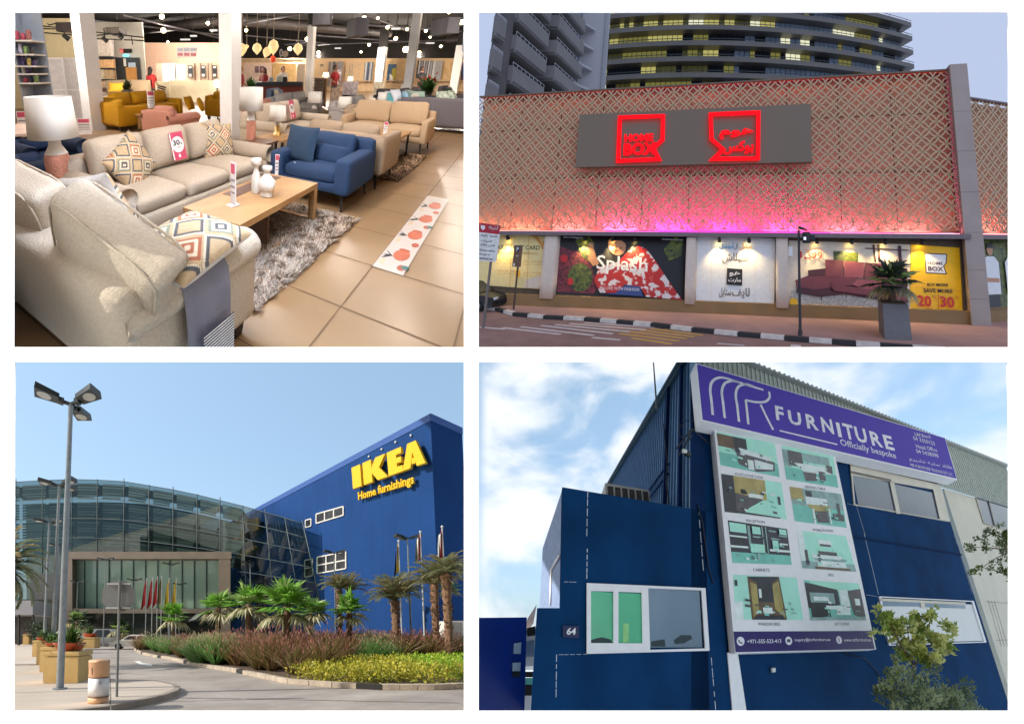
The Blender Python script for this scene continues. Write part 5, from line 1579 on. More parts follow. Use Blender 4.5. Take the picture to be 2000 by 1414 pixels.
f2.cuts = [cut_x(921, 1), cut_y(692, 1)]
def build_s2():
    fr = f2
    P = fr.aty
    g = lambda px, py, z=0.0: fr.at(px, py, z)
    def Pd(px, py, d): return np.array([0, 0, fr.h]) + fr.ray(px, py) * d
    D = 18.6
    ux, uz = np.array([1.0, 0, 0]), np.array([0, 0, 1.0])
    # ---------------- dusk sky all round this street
    sk = bpy.data.materials.new('dusk_sky'); sk.use_nodes = True
    n = sk.node_tree.nodes; l = sk.node_tree.links; n.remove(n['Principled BSDF'])
    e = n.new('ShaderNodeEmission'); e.inputs[0].default_value = (.33, .385, .53, 1); e.inputs[1].default_value = 1.0
    df = n.new('ShaderNodeBsdfDiffuse'); df.inputs[0].default_value = (.8, .8, .8, 1)
    ge = n.new('ShaderNodeNewGeometry'); mx = n.new('ShaderNodeMixShader')
    l.new(ge.outputs['Backfacing'], mx.inputs[0]); l.new(e.outputs[0], mx.inputs[1]); l.new(df.outputs[0], mx.inputs[2]); l.new(mx.outputs[0], n['Material Output'].inputs[0])
    m = MB(fr)
    cs = [(922, -140), (2200, -140), (2200, 691), (922, 691)]
    N = [Pd(a, b, 1.75) for a, b in cs]; Fa = [Pd(a, b, 170) for a, b in cs]
    m.add(N + Fa, [(4, 5, 1, 0), (5, 6, 2, 1), (6, 7, 3, 2), (7, 4, 0, 3), (7, 6, 5, 4)])
    tag(m.build('sky', sk, base=Pd(1452, 300, 40)), kind='structure')
    # ---------------- ground
    m = MB(fr); m.poly([g(*q, -.02) for q in ((922, 690), (2150, 690), (2150, 560), (922, 560))])
    asp = mat('asphalt_dusk', (150, 112, 98), .8, var=.15, scale=1.2, bump=.1, bscale=40)
    tag(m.build('road', asp, base=g(1400, 670)), kind='structure')
    kl = [(905, 603), (966, 607), (1000, 617), (1060, 623), (1140, 627), (1270, 638), (1350, 648), (1440, 657), (1580, 669), (1720, 680), (1990, 700)]
    K = [g(*q) for q in kl]
    m = MB(fr)
    kz = .15
    m.poly([p * [1, 1, 0] + [0, .15, kz] for p in K] + [np.array([14, 22, kz]), np.array([-22, 22, kz]), np.array([-23, 19, kz])])
    tag(m.build('pavement', mat('pavement_dusk', (172, 130, 116), .85, var=.08, scale=1.5), base=g(1400, 650)), kind='structure')
    m = MB(fr); S = [K[0]]
    for a, b in zip(K[:-1], K[1:]):
        k = max(1, int(round(np.linalg.norm(b - a) / 1.0))); S += [a + (b - a) * (i + 1) / k for i in range(k)]
    for i, (a, b) in enumerate(zip(S[:-1], S[1:])):
        d = nrm(b - a); nn = np.array([-d[1], d[0], 0]); a, b = a + d * .01, b - d * .01
        m.hexa([a, b, b + nn * .2, a + nn * .2], [a + [0, 0, .16], b + [0, 0, .16], b + nn * .2 + [0, 0, .16], a + nn * .2 + [0, 0, .16]], mi=(i // 1) % 2)
    tag(m.build('kerb', [mat('kerb_black', (48, 46, 44), .8), mat('kerb_white', (216, 204, 190), .7, var=.15, scale=4)], base=g(1400, 655)), kind='structure')
    z3 = lambda a, b: (930 + a * .184, 420 + b * .184)
    z4_ = lambda a, b: (1270 + a * .184, 420 + b * .184)
    m = MB(fr)
    def line(a, b, w, z=-.014, mi=0):
        p, q = g(*a, z), g(*b, z); d = nrm(np.cross(q - p, uz)) * w
        m.poly([p - d, q - d, q + d, p + d], mi=mi)
    for a, b in (((1150, 1142), (1900, 1192)), ((990, 1152), (1800, 1218)), ((840, 1162), (1640, 1240)), ((690, 1172), (1450, 1260)), ((470, 1186), (1250, 1278)), ((280, 1196), (900, 1266)), ((30, 1190), (310, 1212)), ((1230, 1300), (1530, 1325))):
        line(z3(*a), z3(*b), .09)
    line(z4_(710, 1362), z4_(1000, 1385), .06); line(z4_(1490, 1385), z4_(1600, 1392), .14)
    tag(m.build('road_markings', mat('mark_paint', (214, 198, 186), .7, var=.1, scale=3), base=g(1200, 650)), kind='structure')
    m = MB(fr)
    for a, b in (((160, 1205), (640, 1258)), ((0, 1205), (560, 1275)), ((-100, 1222), (470, 1292)), ((-220, 1238), (390, 1312)), ((-330, 1256), (310, 1338)), ((-200, 1305), (230, 1368))):
        line(z4_(*a), z4_(*b), .09)
    tag(m.build('yellow_markings', mat('mark_yellow', (208, 160, 70), .7, var=.1, scale=3), base=g(1300, 655)), kind='structure')

    # ---------------- shop building
    B = thing(fr, 'shop_building', 'shop hall behind a screen of interlocking circles lit pink from below', 'building', (-6, D, 0))
    x0, x1 = P(922.5, 300, D)[0], P(1864, 300, D)[0]
    zb = P(1450, 452, D)[2]; zt = P(1450, 160, D)[2]
    tan = mat('screen_back', (206, 154, 118), .7, var=.08, scale=.5)
    m = MB(fr); m.box(x0, x1, D + .46, D + 8, zb, zt - .05); m.build('backing_wall', tan, B)
    m = MB(fr); m.box(x0, x1, D - .03, D + .60, zt - .05, zt + .04); m.build('coping', mat('coping_tan', (120, 96, 76), .7), B)
    # panel joints
    # circles
    p_ = .77; r = p_ / 2
    m = MB(fr)
    ns = 20
    th = np.linspace(0, 2 * math.pi, ns, endpoint=False)
    def ring(cx, cz, y, xa, xb, za, zb_, fnx=None):
        w, dp = .030, .03
        c, s = np.cos(th), np.sin(th)
        v = []
        for rr, yy in ((r - w, y), (r + w, y), (r + w, y + dp), (r - w, y + dp)):
            v.append(np.stack([cx + rr * c, np.full(ns, yy), cz + rr * s], 1))
        V = np.concatenate(v)
        ok = [(xa <= cx + r * math.cos(t) <= xb and za <= cz + r * math.sin(t) <= zb_) for t in th]
        f = []
        for i in range(ns):
            j = (i + 1) % ns
            if not (ok[i] and ok[j]): continue
            for a in range(3):
                b = a + 1
                f.append((a * ns + i, a * ns + j, b * ns + j, b * ns + i))
            f.append((3 * ns + i, 3 * ns + j, j, i))
        if f:
            if fnx is not None: V = fnx(V)
            m.add(V, f)
    nx = int((x1 - x0) / p_) + 2; nz = int((zt - zb) / p_) + 2
    for lat in (0, .5):
        for i in range(-1, nx):
            for j in range(-1, nz):
                ring(x0 + (i + lat) * p_, zb + .12 + (j + lat) * p_ + r * .0, D, x0, x1, zb + .06, zt - .05)
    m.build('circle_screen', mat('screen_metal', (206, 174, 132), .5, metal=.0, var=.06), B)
    m = MB(fr)
    for z in (zb + (zt - zb) * .37, zb + (zt - zb) * .74): m.box(x0, x1, D + .44, D + .465, z, z + .03)
    for k in range(1, 10): x = x0 + (x1 - x0) * k / 10; m.box(x, x + .025, D + .442, D + .467, zb, zt - .06)
    m.build('panel_joint', mat('joint_brown', (88, 66, 54), .8), B)
    # soffit, ledge, lower wall, plinth, columns
    zs = P(1450, 463, D)[2]
    m = MB(fr); m.box(x0, x1 + .3, D - .3, D + .9, zs, zs + .22); m.build('ledge', mat('ledge_grey', (120, 104, 104), .6), B)
    zw = P(1450, 590, D)[2]
    m = MB(fr); m.box(x0, x1, D + .12, D + 1, zw - .02, zs); m.build('window_wall', mat('window_wall', (92, 78, 60), .8), B)
    m = MB(fr); m.box(x0, x1 + .5, D - .1, D + 1, 0, zw - .02); m.build('plinth', mat('plinth_brown', (146, 112, 68), .7, var=.12, scale=1), B)
    for a, b in ((1064, 1090), (1341, 1361), (1515, 1540)):
        m = MB(fr); xa, xb = P(a, 500, D)[0], P(b, 500, D)[0]; m.rbox(((xa + xb) / 2, D - .02, (zw + zs) / 2 - .1), (xb - xa, .4, zs - zw + .2), .08, 3); m.build('column', mat('column_cream', (226, 206, 184), .6, var=.04), B)
    # end pillar
    m = MB(fr)
    xp0, xp1 = P(1866, 300, D)[0], P(1890, 300, D)[0]
    zz = [0, 1.3, 2.6, 4.3, 6.2, 8.2, 10.2, zt + .18]
    for a, b in zip(zz[:-1], zz[1:]): m.box(xp0, xp1 + .25, D - .22, D + 1.0, a + .012, b)
    m.box(xp0 + .03, xp1 + .2, D - .18, D + .9, 0, zt + .1)
    m.build('end_pillar', mat('pillar_grey', (172, 154, 142), .7, var=.06, scale=1), B)
    # wing receding on the right
    ang = math.radians(26); wd = np.array([math.cos(ang), math.sin(ang), 0]); wn_ = np.array([math.sin(ang), -math.cos(ang), 0])
    o = np.array([xp1 + .25, D + .45, 0])
    def wing(V):
        V = np.asarray(V); return o + V[:, :1] * wd + (V[:, 1:2] - D) * -wn_ + V[:, 2:3] * uz
    def wpt(x, z, off=0.0): return o + wd * x + wn_ * off + uz * z
    ztw = 11.2
    m = MB(fr); m.prism([wpt(0, zb, -.46), wpt(6, zb, -.46), wpt(6, ztw - .05, -.46), wpt(0, ztw - .05, -.46)], -wn_ * .3); m.build('backing_wall', tan, B)
    m = MB(fr)
    for lat in (0, .5):
        for i in range(-1, 10):
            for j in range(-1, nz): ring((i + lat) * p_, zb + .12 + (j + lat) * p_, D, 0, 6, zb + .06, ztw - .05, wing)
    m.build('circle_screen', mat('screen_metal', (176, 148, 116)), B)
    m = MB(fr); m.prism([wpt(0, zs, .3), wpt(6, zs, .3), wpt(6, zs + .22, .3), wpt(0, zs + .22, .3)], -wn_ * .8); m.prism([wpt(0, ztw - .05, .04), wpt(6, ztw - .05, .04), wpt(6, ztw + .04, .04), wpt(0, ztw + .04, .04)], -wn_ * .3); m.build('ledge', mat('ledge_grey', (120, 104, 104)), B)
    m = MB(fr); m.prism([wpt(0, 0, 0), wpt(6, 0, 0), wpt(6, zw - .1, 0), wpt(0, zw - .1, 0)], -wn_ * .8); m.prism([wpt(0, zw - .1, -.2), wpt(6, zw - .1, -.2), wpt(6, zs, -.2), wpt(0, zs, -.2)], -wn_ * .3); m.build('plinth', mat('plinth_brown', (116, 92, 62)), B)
    # LED strips washing the screen: lit line under the circles and along the coping
    cols = [(255, 168, 150), (255, 150, 146), (255, 128, 160), (255, 84, 190), (250, 44, 196), (246, 34, 186), (255, 56, 186), (255, 120, 190), (255, 150, 180)]
    k = len(cols)
    for i, c in enumerate(cols):
        xa, xb = x0 + (x1 - x0) * i / k, x0 + (x1 - x0) * (i + 1) / k
        m = MB(fr); m.box(xa + .02, xb - .02, D + .10, D + .15, zs + .222, zs + .25)
        t = m.build('led_strip', emitter('led_%d' % i, c, 2.2), None, base=((xa + xb) / 2, D + .12, zs + .23))
        tag(t, 'lit pinkish LED strip on the ledge under the circle screen', 'light strip', 'LED strips under the circle screen')
        lo = fr.W([[(xa + xb) / 2, D + .12, zs + .27]])[0]; tg = fr.W([[(xa + xb) / 2, D + .48, zs + 4.0]])[0]
        lamp('led_wash', 'AREA', lo, (44, 50, 72, 130, 190, 200, 150, 66, 48)[i], c, t, (xb - xa) * .98, tg, sy=.06, xdir=fr.A @ ux)
    for i in range(6):
        xa, xb = x0 + (x1 - x0) * i / 6, x0 + (x1 - x0) * (i + 1) / 6
        m = MB(fr); m.box(xa + .05, xb - .05, D + .07, D + .11, zt - .09, zt - .06)
        t = m.build('red_strip', emitter('led_red', (216, 70, 50), .35), None, base=((xa + xb) / 2, D + .1, zt - .07)); tag(t, 'thin red light strip under the top edge of the screen', 'light strip', 'red light strips along the roof edge')
        lo = fr.W([[(xa + xb) / 2, D + .12, zt - .10]])[0]; tg = fr.W([[(xa + xb) / 2, D + .3, zt - 2]])[0]
        lamp('red_wash', 'AREA', lo, 2.2, (255, 96, 66), t, (xb - xa) * .9, tg, sy=.04, xdir=fr.A @ ux)
    t = thing(fr, 'led_strip', 'lit pink LED strip on the ledge of the receding wing', 'light strip', wpt(3, zs + .23, .2))
    m = MB(fr); m.prism([wpt(0.1, zs + .222, -.14), wpt(5.9, zs + .222, -.14), wpt(5.9, zs + .25, -.14), wpt(.1, zs + .25, -.14)], -wn_ * .06); m.build('tube', emitter('led_1', (255, 150, 146), 2.2), t)
    lamp('led_wash', 'AREA', fr.W([wpt(2, zs + .27, -.17)])[0], 36, (255, 140, 150), t, 4, fr.W([wpt(2, zs + 2.6, -.6)])[0], sy=.06, xdir=fr.A @ wd)

    # ---------------- sign board
    t = thing(fr, 'shop_sign', 'wide grey brown sign board carrying two glowing red box logos', 'sign', P(1355, 325, D - .5))
    ysn = D - .45
    m = MB(fr); q = [P(a, b, ysn) for a, b in ((1124, 327), (1586, 322), (1586, 203), (1131, 223))]
    xa, xb = q[0][0], q[1][0]; za, zc = q[0][2], q[2][2]
    m.box(xa, xb, ysn, D - .02, za, zc); m.build('board', mat('sign_brown', (122, 104, 84), .5, var=.03, scale=.4), t)
    red = emitter('neon_red', (255, 18, 30), 1.0)
    redm = mat('neon_side', (200, 14, 26), .4, emit=.35, var=0)
    yl = ysn - .16
    def outline(pts, w, m):
        Q = [P(a, b, yl) for a, b in pts]; n_ = len(Q)
        c = np.mean(Q, axis=0); inn = []
        for i in range(n_):
            a, b, d = Q[i - 1], Q[i], Q[(i + 1) % n_]
            e1, e2 = nrm(b - a), nrm(d - b)
            n1 = np.array([-e1[2], 0, e1[0]]); n2 = np.array([-e2[2], 0, e2[0]])
            if True:
                s = nrm(n1 + n2) / max(.35, math.sqrt((1 + np.dot(n1, n2)) / 2))
            inn.append(b + s * w)
        for i in range(n_):
            j = (i + 1) % n_
            m.hexa([Q[i], Q[j], inn[j], inn[i]], [k_ + [0, .1, 0] for k_ in (Q[i], Q[j], inn[j], inn[i])])
    def word(m, s_, p0, p1, hpx, heavy, y=yl, dep=.08):
        a, b = P(*p0, y), P(*p1, y)
        zh = P(p0[0], p0[1] - hpx, y)[2] - a[2]
        m.text(s_, a, nrm(b - a), uz, np.linalg.norm(b - a), zh, dep, (0, 1, 0), heavy=heavy)
    m = MB(fr); outline([(1203, 318), (1292, 314), (1280, 290), (1297, 274), (1298, 223), (1207, 226)], .2, m); m.build('logo_outline', red, t)
    m = MB(fr); word(m, 'HOME', (1219, 277), (1275, 276), 15, .025); word(m, 'BOX', (1217, 304), (1281, 302), 24, .035); m.build('logo_lettering', red, t)
    m = MB(fr); outline([(1484, 313), (1485, 216), (1384, 220), (1386, 274), (1407, 292), (1384, 314)][::-1] if False else [(1384, 314), (1484, 313), (1485, 216), (1384, 220), (1386, 274), (1407, 292)], .2, m); m.build('logo_outline', red, t)
    m = MB(fr); word(m, arabic('هوم'), (1405, 272), (1472, 270), 20, .03); word(m, arabic('بوكس'), (1412, 302), (1472, 300), 26, .03); m.build('logo_lettering', red, t)

    # ---------------- window pictures
    yw = D + .10
    tx = {}
    def M_(name, rgb, **k): return mat('poster_' + name, rgb, .45, var=k.pop('var', .05), **k)
    cream = M_('cream', (246, 222, 150)); ink = M_('ink', (30, 26, 28)); wht = M_('white', (236, 234, 228)); skin = M_('skin', (196, 138, 96), scale=3)
    dress = M_('dress', (196, 38, 30), scale=2.6, rgb2=(232, 216, 206))
    _r = dress.node_tree.nodes['Color Ramp'].color_ramp; _r.elements[0].position = .52; _r.elements[1].position = .56; leafy = M_('leaf', (26, 44, 20), scale=6, rgb2=(112, 120, 40)); flower = M_('flower', (40, 20, 24), scale=7, rgb2=(150, 50, 60))
    burg = M_('burgundy', (118, 54, 62)); burgd = M_('burgundy_dark', (74, 32, 40)); burgl = M_('burgundy_light', (152, 78, 84)); wallc = M_('wall', (222, 206, 182)); rug = M_('rug', (220, 210, 196), scale=14, rgb2=(150, 136, 122)); yel = M_('yellow', (250, 188, 16)); rd = M_('red', (206, 38, 34)); bl = M_('blue', (58, 76, 130)); grn = M_('green', (96, 150, 60)); teal_ = M_('sky', (60, 150, 190)); gold = M_('gold', (214, 150, 60)); gy = M_('grey', (96, 90, 86))
    MS = [cream, ink, wht, skin, dress, leafy, flower, burg, burgd, burgl, wallc, rug, yel, rd, bl, grn, teal_, gold, gy]
    ID = dict(cream=0, ink=1, white=2, skin=3, dress=4, leaf=5, flower=6, burg=7, burgd=8, burgl=9, wall=10, rug=11, yellow=12, red=13, blue=14, green=15, teal=16, gold=17, grey=18)
    class Art:
        def __init__(s, pts, col, y=yw):
            s.m = MB(fr); s.y = y; s.k = 0
            s.m.prism([P(a, b, y) for a, b in pts], (0, .06, 0), mi=ID[col])
        def shape(s, pts, col):
            s.k += 1
            s.m.poly([P(a, b, s.y - .006 * s.k) for a, b in pts], mi=ID[col]); return s
        def text(s, body, p0, p1, hpx, col, heavy=0.0):
            s.k += 1
            y = s.y - .006 * s.k
            a, b = P(*p0, y), P(*p1, y); zh = P(p0[0], p0[1] - hpx, y)[2] - a[2]
            s.m.text(body, a, nrm(b - a), uz, np.linalg.norm(b - a), zh, mi=ID[col], heavy=heavy); return s
        def done(s, label):
            o = s.m.build('window_poster', MS); return tag(o, label, 'poster')
    ell = lambda cx, cy, rx, ry, rot=0, n_=14: [(cx + rx * math.cos(t) * math.cos(rot) - ry * math.sin(t) * math.sin(rot), cy + rx * math.cos(t) * math.sin(rot) + ry * math.sin(t) * math.cos(rot)) for t in np.linspace(0, 2 * math.pi, n_, endpoint=False)]
    a = Art([(927, 556), (1066, 566), (1072, 462), (927, 452)], 'cream')
    a.text('KRAN GIFT CARD', (972, 487), (1054, 488.5), 8.5, 'ink', .01).text('Gift, Endless possibilities!', (972, 496), (1050, 499), 6, 'gold')
    for q in ((970, 509), (970, 530), (1022, 512), (1022, 534)):
        a.text('Lorem'[:0] or 'ABOUT THE CARD', q, (q[0] + 36, q[1] + .8), 2.6, 'gold').text('terms and conditions', (q[0], q[1] + 5), (q[0] + 34, q[1] + 5.8), 2, 'gold')
    a.shape([(1030, 457), (1050, 462), (1062, 480), (1068, 496), (1058, 482), (1046, 466)], 'gold').shape(ell(1062, 478, 5, 9, .3), 'gold').shape(ell(1011, 534, 5, 8), 'yellow').shape([(1027, 546), (1066, 536), (1065, 564), (1024, 562)], 'wall')
    for x in (999, 1033): a.shape([(x, 454), (x + .8, 454), (x - 3, 562), (x - 3.8, 562)], 'gold')
    a.done('cream yellow window poster about a gift card, left of the first column')
    a = Art([(1086, 573), (1336, 588), (1340, 464), (1093, 457)], 'ink')
    rg = np.random.RandomState(4)
    a.shape([(1088, 480), (1120, 490), (1150, 500), (1166, 560), (1160, 574), (1088, 570)], 'flower').shape(ell(1133, 542, 24, 28), 'leaf').shape([(1124, 470), (1150, 460), (1162, 478), (1150, 512), (1136, 500)], 'leaf').shape([(1318, 462), (1334, 470), (1330, 500), (1306, 510), (1296, 488)], 'leaf').shape(ell(1102, 505, 7, 8), 'red').shape(ell(1114, 550, 6, 7), 'red').shape(ell(1101, 534, 7, 10), 'flower')
    a.shape([(1226, 462), (1216, 480), (1196, 498), (1206, 520), (1250, 500), (1262, 480), (1244, 462)], 'ink')
    a.shape([(1150, 474), (1158, 476), (1164, 500), (1170, 516), (1158, 520), (1148, 506)], 'skin').shape([(1144, 484), (1152, 482), (1154, 500), (1146, 498)], 'skin')
    a.shape(ell(1205, 480, 17, 20, -.5), 'skin').shape([(1190, 466), (1206, 458), (1226, 464), (1226, 480), (1214, 470), (1200, 470)], 'ink').shape(ell(1203, 474, 2.4, 1.2, -.5), 'ink').shape(ell(1212, 485, 2.4, 1.2, -.5), 'ink').shape(ell(1203, 490, 4, 1.8, -.4), 'red')
    a.shape([(1160, 548), (1170, 522), (1206, 512), (1226, 492), (1246, 480), (1262, 486), (1282, 512), (1300, 540), (1318, 566), (1332, 586), (1262, 580), (1250, 560), (1220, 556), (1204, 572), (1172, 572)], 'dress')
    a.shape([(1250, 560), (1222, 556), (1202, 572), (1180, 574), (1256, 579)], 'blue')
    a.text('Splash', (1164, 534), (1264, 540), 36, 'white', .01).text('IN LOVE WITH FASHION', (1172, 565), (1248, 569), 6, 'white').text('#contagolis', (1100, 466), (1142, 467.5), 5, 'white').text('SPLASHFASHIONS.COM', (1293, 469), (1334, 470.5), 3, 'white')
    a.done('dark window poster of a person in a red and white dress leaning among flowers')
    a = Art([(1359, 593), (1512, 601), (1514, 466), (1362, 460)], 'white')
    for body, p0, p1, h, c in (('محل', (1444, 489), (1468, 490), 15, 'yellow'), ('ال', (1434, 488), (1441, 488), 12, 'grey'), ('أطفال', (1404, 488), (1433, 489), 15, 'teal'), ('سبلاش', (1410, 514), (1461, 515), 20, 'grey'), ('لايف', (1430, 582), (1464, 583), 20, 'grey'), ('ستايل', (1404, 581), (1428, 582), 20, 'grey')):
        a.text(arabic(body), p0, p1, h, c, .012)
    a.shape([(1419, 556), (1449.5, 558), (1450, 526), (1420, 524)], 'ink').text(arabic('هو'), (1424, 540), (1446, 541), 10, 'white', .02).text(arabic('مارت'), (1422, 552), (1447, 553), 10, 'white', .02)
    for x in (1390, 1418, 1475): a.shape([(x, 461), (x + .5, 461), (x - .5, 596), (x - 1, 596)], 'wall')
    a.done('white window panel with dark Arabic words and a black square')
    a = Art([(1539, 604), (1776, 616), (1778, 478), (1541, 470)], 'wall')
    a.shape([(1541, 600), (1545, 566), (1778, 590), (1776, 616)], 'rug').shape([(1628, 490), (1676, 494), (1676, 512), (1628, 508)], 'leaf').shape([(1704, 478), (1708, 478), (1712, 512), (1708, 512)], 'burgd').shape([(1714, 478), (1718, 478), (1720, 512), (1716, 512)], 'burgd').shape([(1754, 480), (1760, 480), (1764, 560), (1758, 560)], 'burgd').shape([(1690, 484), (1776, 488), (1776, 490), (1690, 486)], 'burgd')
    a.shape([(1556, 548), (1580, 541), (1690, 545), (1772, 556), (1774, 592), (1740, 590), (1650, 575), (1600, 580), (1556, 572)], 'burgd').shape([(1553, 548), (1585, 536), (1640, 538), (1640, 560), (1590, 566), (1556, 560)], 'burg').shape([(1578, 528), (1614, 524), (1614, 538), (1579, 539)], 'burgd')
    a.shape([(1612, 507), (1648, 509), (1646, 541), (1612, 540)], 'burg').shape([(1649, 510), (1688, 513), (1686, 543), (1648, 541)], 'burgl').shape([(1689, 513), (1730, 516), (1726, 548), (1688, 544)], 'burg').shape([(1730, 520), (1772, 524), (1770, 556), (1728, 550)], 'burg')
    a.shape([(1622, 548), (1640, 540), (1674, 542), (1672, 556), (1640, 560), (1624, 555)], 'burg').shape([(1664, 556), (1676, 545), (1722, 549), (1720, 566), (1690, 566)], 'burgl').shape([(1624, 558), (1664, 560), (1722, 568), (1770, 572), (1770, 588), (1716, 580), (1628, 568)], 'burg')
    for x, y_ in ((1563, 572), (1652, 574), (1604, 578)): a.shape([(x, y_ - 4), (x + 2, y_ - 4), (x + 1.5, y_ + 9), (x, y_ + 9)], 'burgd')
    a.text('1,399', (1563, 507), (1607, 508.5), 16, 'red', .03).text('starting from', (1570, 490), (1606, 491), 4, 'red').text('HOMEBOXSTORES.COM', (1616, 604), (1701, 608), 6, 'burgd', .02).shape(ell(1550, 590, 8, 8), 'yellow')
    a.shape([(1540, 482), (1548, 482), (1548, 500), (1540, 500)], 'white')
    a.done('window poster with a burgundy corner sofa on a shaggy rug and red price')
    a = Art([(1777, 618), (1881, 626), (1874, 484), (1779, 478)], 'yellow')
    a.shape([(1805, 494), (1850, 496), (1849, 514), (1844, 520), (1850, 536), (1808, 534)], 'burgd').shape([(1807, 496), (1848, 498), (1847, 513), (1842, 520), (1847, 534), (1810, 532)], 'white').text('HOME', (1812, 517), (1842, 518), 6, 'burgd', .01).text('BOX', (1813, 529), (1843, 530.5), 9, 'burgd', .02)
    a.text('BUY MORE', (1811, 559), (1852, 560), 6, 'ink', .03).text('SAVE MORE', (1804, 571), (1861, 573), 8, 'ink', .03)
    a.shape([(1788, 560), (1878, 568), (1878, 569), (1788, 561)], 'gold').shape([(1788, 609), (1878, 612), (1878, 613), (1788, 610)], 'gold').shape([(1832, 574), (1833, 574), (1834, 608), (1833, 608)], 'red')
    a.text('20', (1793, 598), (1820, 600), 22, 'red', .03).text('%', (1822, 583), (1829, 583.5), 6, 'red').text('30', (1837, 600), (1865, 602), 22, 'red', .03).text('%', (1866, 584), (1873, 584.5), 6, 'red').text('OFF', (1810, 604), (1822, 604.6), 3, 'red').text('OFF', (1856, 606), (1868, 606.6), 3, 'red').text('when you spend more', (1794, 608), (1828, 609), 2.6, 'burgd').text('when you spend more', (1840, 610), (1874, 612), 2.6, 'burgd')
    a.done('yellow window poster with white box logo, 20 and 30 percent')
    # poster on the wing
    m = MB(fr); k = [0]
    def wart(pts, mi, first=False):
        k[0] += 1
        m.poly([wpt(x, z, -.18 + .008 * k[0]) for x, z in pts], mi=mi)
    wart([(.5, zw), (5.5, zw), (5.5, 4.0), (.5, 4.0)], ID['leaf'])
    for cx, s in ((.95, 1.0), (2.35, 1.02), (3.9, 1.0)):
        wart([(cx - .42, zw + .02), (cx + .42, zw + .02), (cx + .36, zw + 1.0), (cx - .36, zw + 1.0)], ID['ink'])
        wart([(cx - .5, zw + .6), (cx + .5, zw + .6), (cx + .52, zw + 2.1), (cx + .25, zw + 2.4), (cx - .25, zw + 2.4), (cx - .52, zw + 2.1)], ID['white'])
        wart([(cx - .45, zw + 1.2), (cx + .45, zw + 1.15), (cx + .45, zw + 1.35), (cx - .45, zw + 1.4)], ID['skin'])
        wart(ell(cx, zw + 2.72, .2, .27), ID['skin']); wart([(cx - .2, zw + 2.8), (cx + .2, zw + 2.8), (cx + .16, zw + 3.02), (cx - .16, zw + 3.02)], ID['ink'])
    tag(m.build('window_poster', MS), 'window poster of people in white shirts before green leaves, right of the pillar', 'poster')
    # ---------------- spotlights over the pictures
    sp = None
    for px, py in ((992, 452), (1142, 457), (1196, 459), (1240, 460), (1405, 464), (1463, 466), (1596, 469), (1664, 472), (1730, 475), (1802, 478)):
        p = P(px, py, D - .18); p[2] = zs - .02
        sp = thing(fr, 'spotlight', 'small black spotlight under the ledge throwing warm light on a window picture', 'lamp', p, 'spotlights over the window pictures')
        m = MB(fr); m.cyl(p + [0, 0, .02], p - [0, 0, .1], .03, n=6); m.cyl(p + [0, -.02, -.06], p + [0, .1, -.24], .085, .095, 10); m.build('housing', mat('spot_black', (26, 24, 24), .5), sp)
        m = MB(fr); m.cyl(p + [0, .1, -.241], p + [0, .104, -.247], .08, .08, 10); m.build('bulb', emitter('spot_warm', (255, 226, 140), 8.0), sp)
        lamp('spot_beam', 'SPOT', fr.W([p + [0, -.06, -.3]])[0], 120, (255, 222, 150), sp, .05, fr.W([p + [0, .32, -1.7]])[0], 1.9, blend=.9)

    # ---------------- tower
    T = thing(fr, 'office_tower', 'curved dark office tower with stacked floor bands and some lit windows', 'building', Pd(1480, 460, 76))
    C = (-7.6, 192.0); R = 118.0
    def Q(xc, d, z):
        v = fr.Ei @ np.array([xc, d, 0.0]); v = v + np.array([0, 0, fr.h]); v[2] = z; return v
    def arcp(t, rr, z): return Q(C[0] + rr * math.sin(t), C[1] - rr * math.cos(t), z)
    t0, t1 = -.235, math.asin(47.5 / R)
    base_z = [Pd(1380, py, 74)[2] for py in (38, 72, 107, 142)]
    pitch = (base_z[0] - base_z[3]) / 3
    zf = [base_z[0] + pitch * k for k in (2, 1, 0, -1, -2, -3, -4, -5)]
    NS = 46
    tt = np.linspace(t0, t1, NS + 1)
    dark, dark2 = mat('band_dark', (94, 88, 80), .5, var=.1, scale=.2), mat('band_rail', (52, 56, 60), .4)
    for z in zf:
        m = MB(fr)
        v = []
        for t in tt:
            v += [arcp(t, R + 2.3, z - .55), arcp(t, R + 2.3, z + .55), arcp(t, R - 1.5, z + .55), arcp(t, R - 1.5, z - .55)]
        f = []
        for i in range(NS):
            for a_ in range(4): f.append((i * 4 + a_, (i + 1) * 4 + a_, (i + 1) * 4 + (a_ + 1) % 4, i * 4 + (a_ + 1) % 4))
        f += [(0, 1, 2, 3), (NS * 4 + 3, NS * 4 + 2, NS * 4 + 1, NS * 4)]
        m.add(v, f); s_ = m.build('floor_band', dark, T)
        m = MB(fr); m.tube([arcp(t, R + 2.35, z + .95) for t in tt], .09, 4)
        for t in tt[::3]: m.tube([arcp(t, R + 2.33, z + .5), arcp(t, R + 2.33, z + .95)], .05, 4)
        m.build('rail', dark2, s_)
    rg = np.random.RandomState(9)
    wm = [mat('win_dark', (44, 48, 52), .15, var=.3, scale=.2), mat('win_olive', (120, 114, 66), .2, var=.3, scale=.3, emit=.08), emitter('win_lit', (216, 208, 126), .42), emitter('win_bright', (240, 240, 206), .62), mat('win_sky_reflection', (150, 166, 180), .12, var=.2, scale=.2), emitter('win_dim', (150, 146, 78), .35)]  # bluish panes hold the reflected sky in their base colour
    NW = 66
    tw = np.linspace(t0, t1 - .012, NW + 1)
    m = MB(fr); mu = MB(fr)
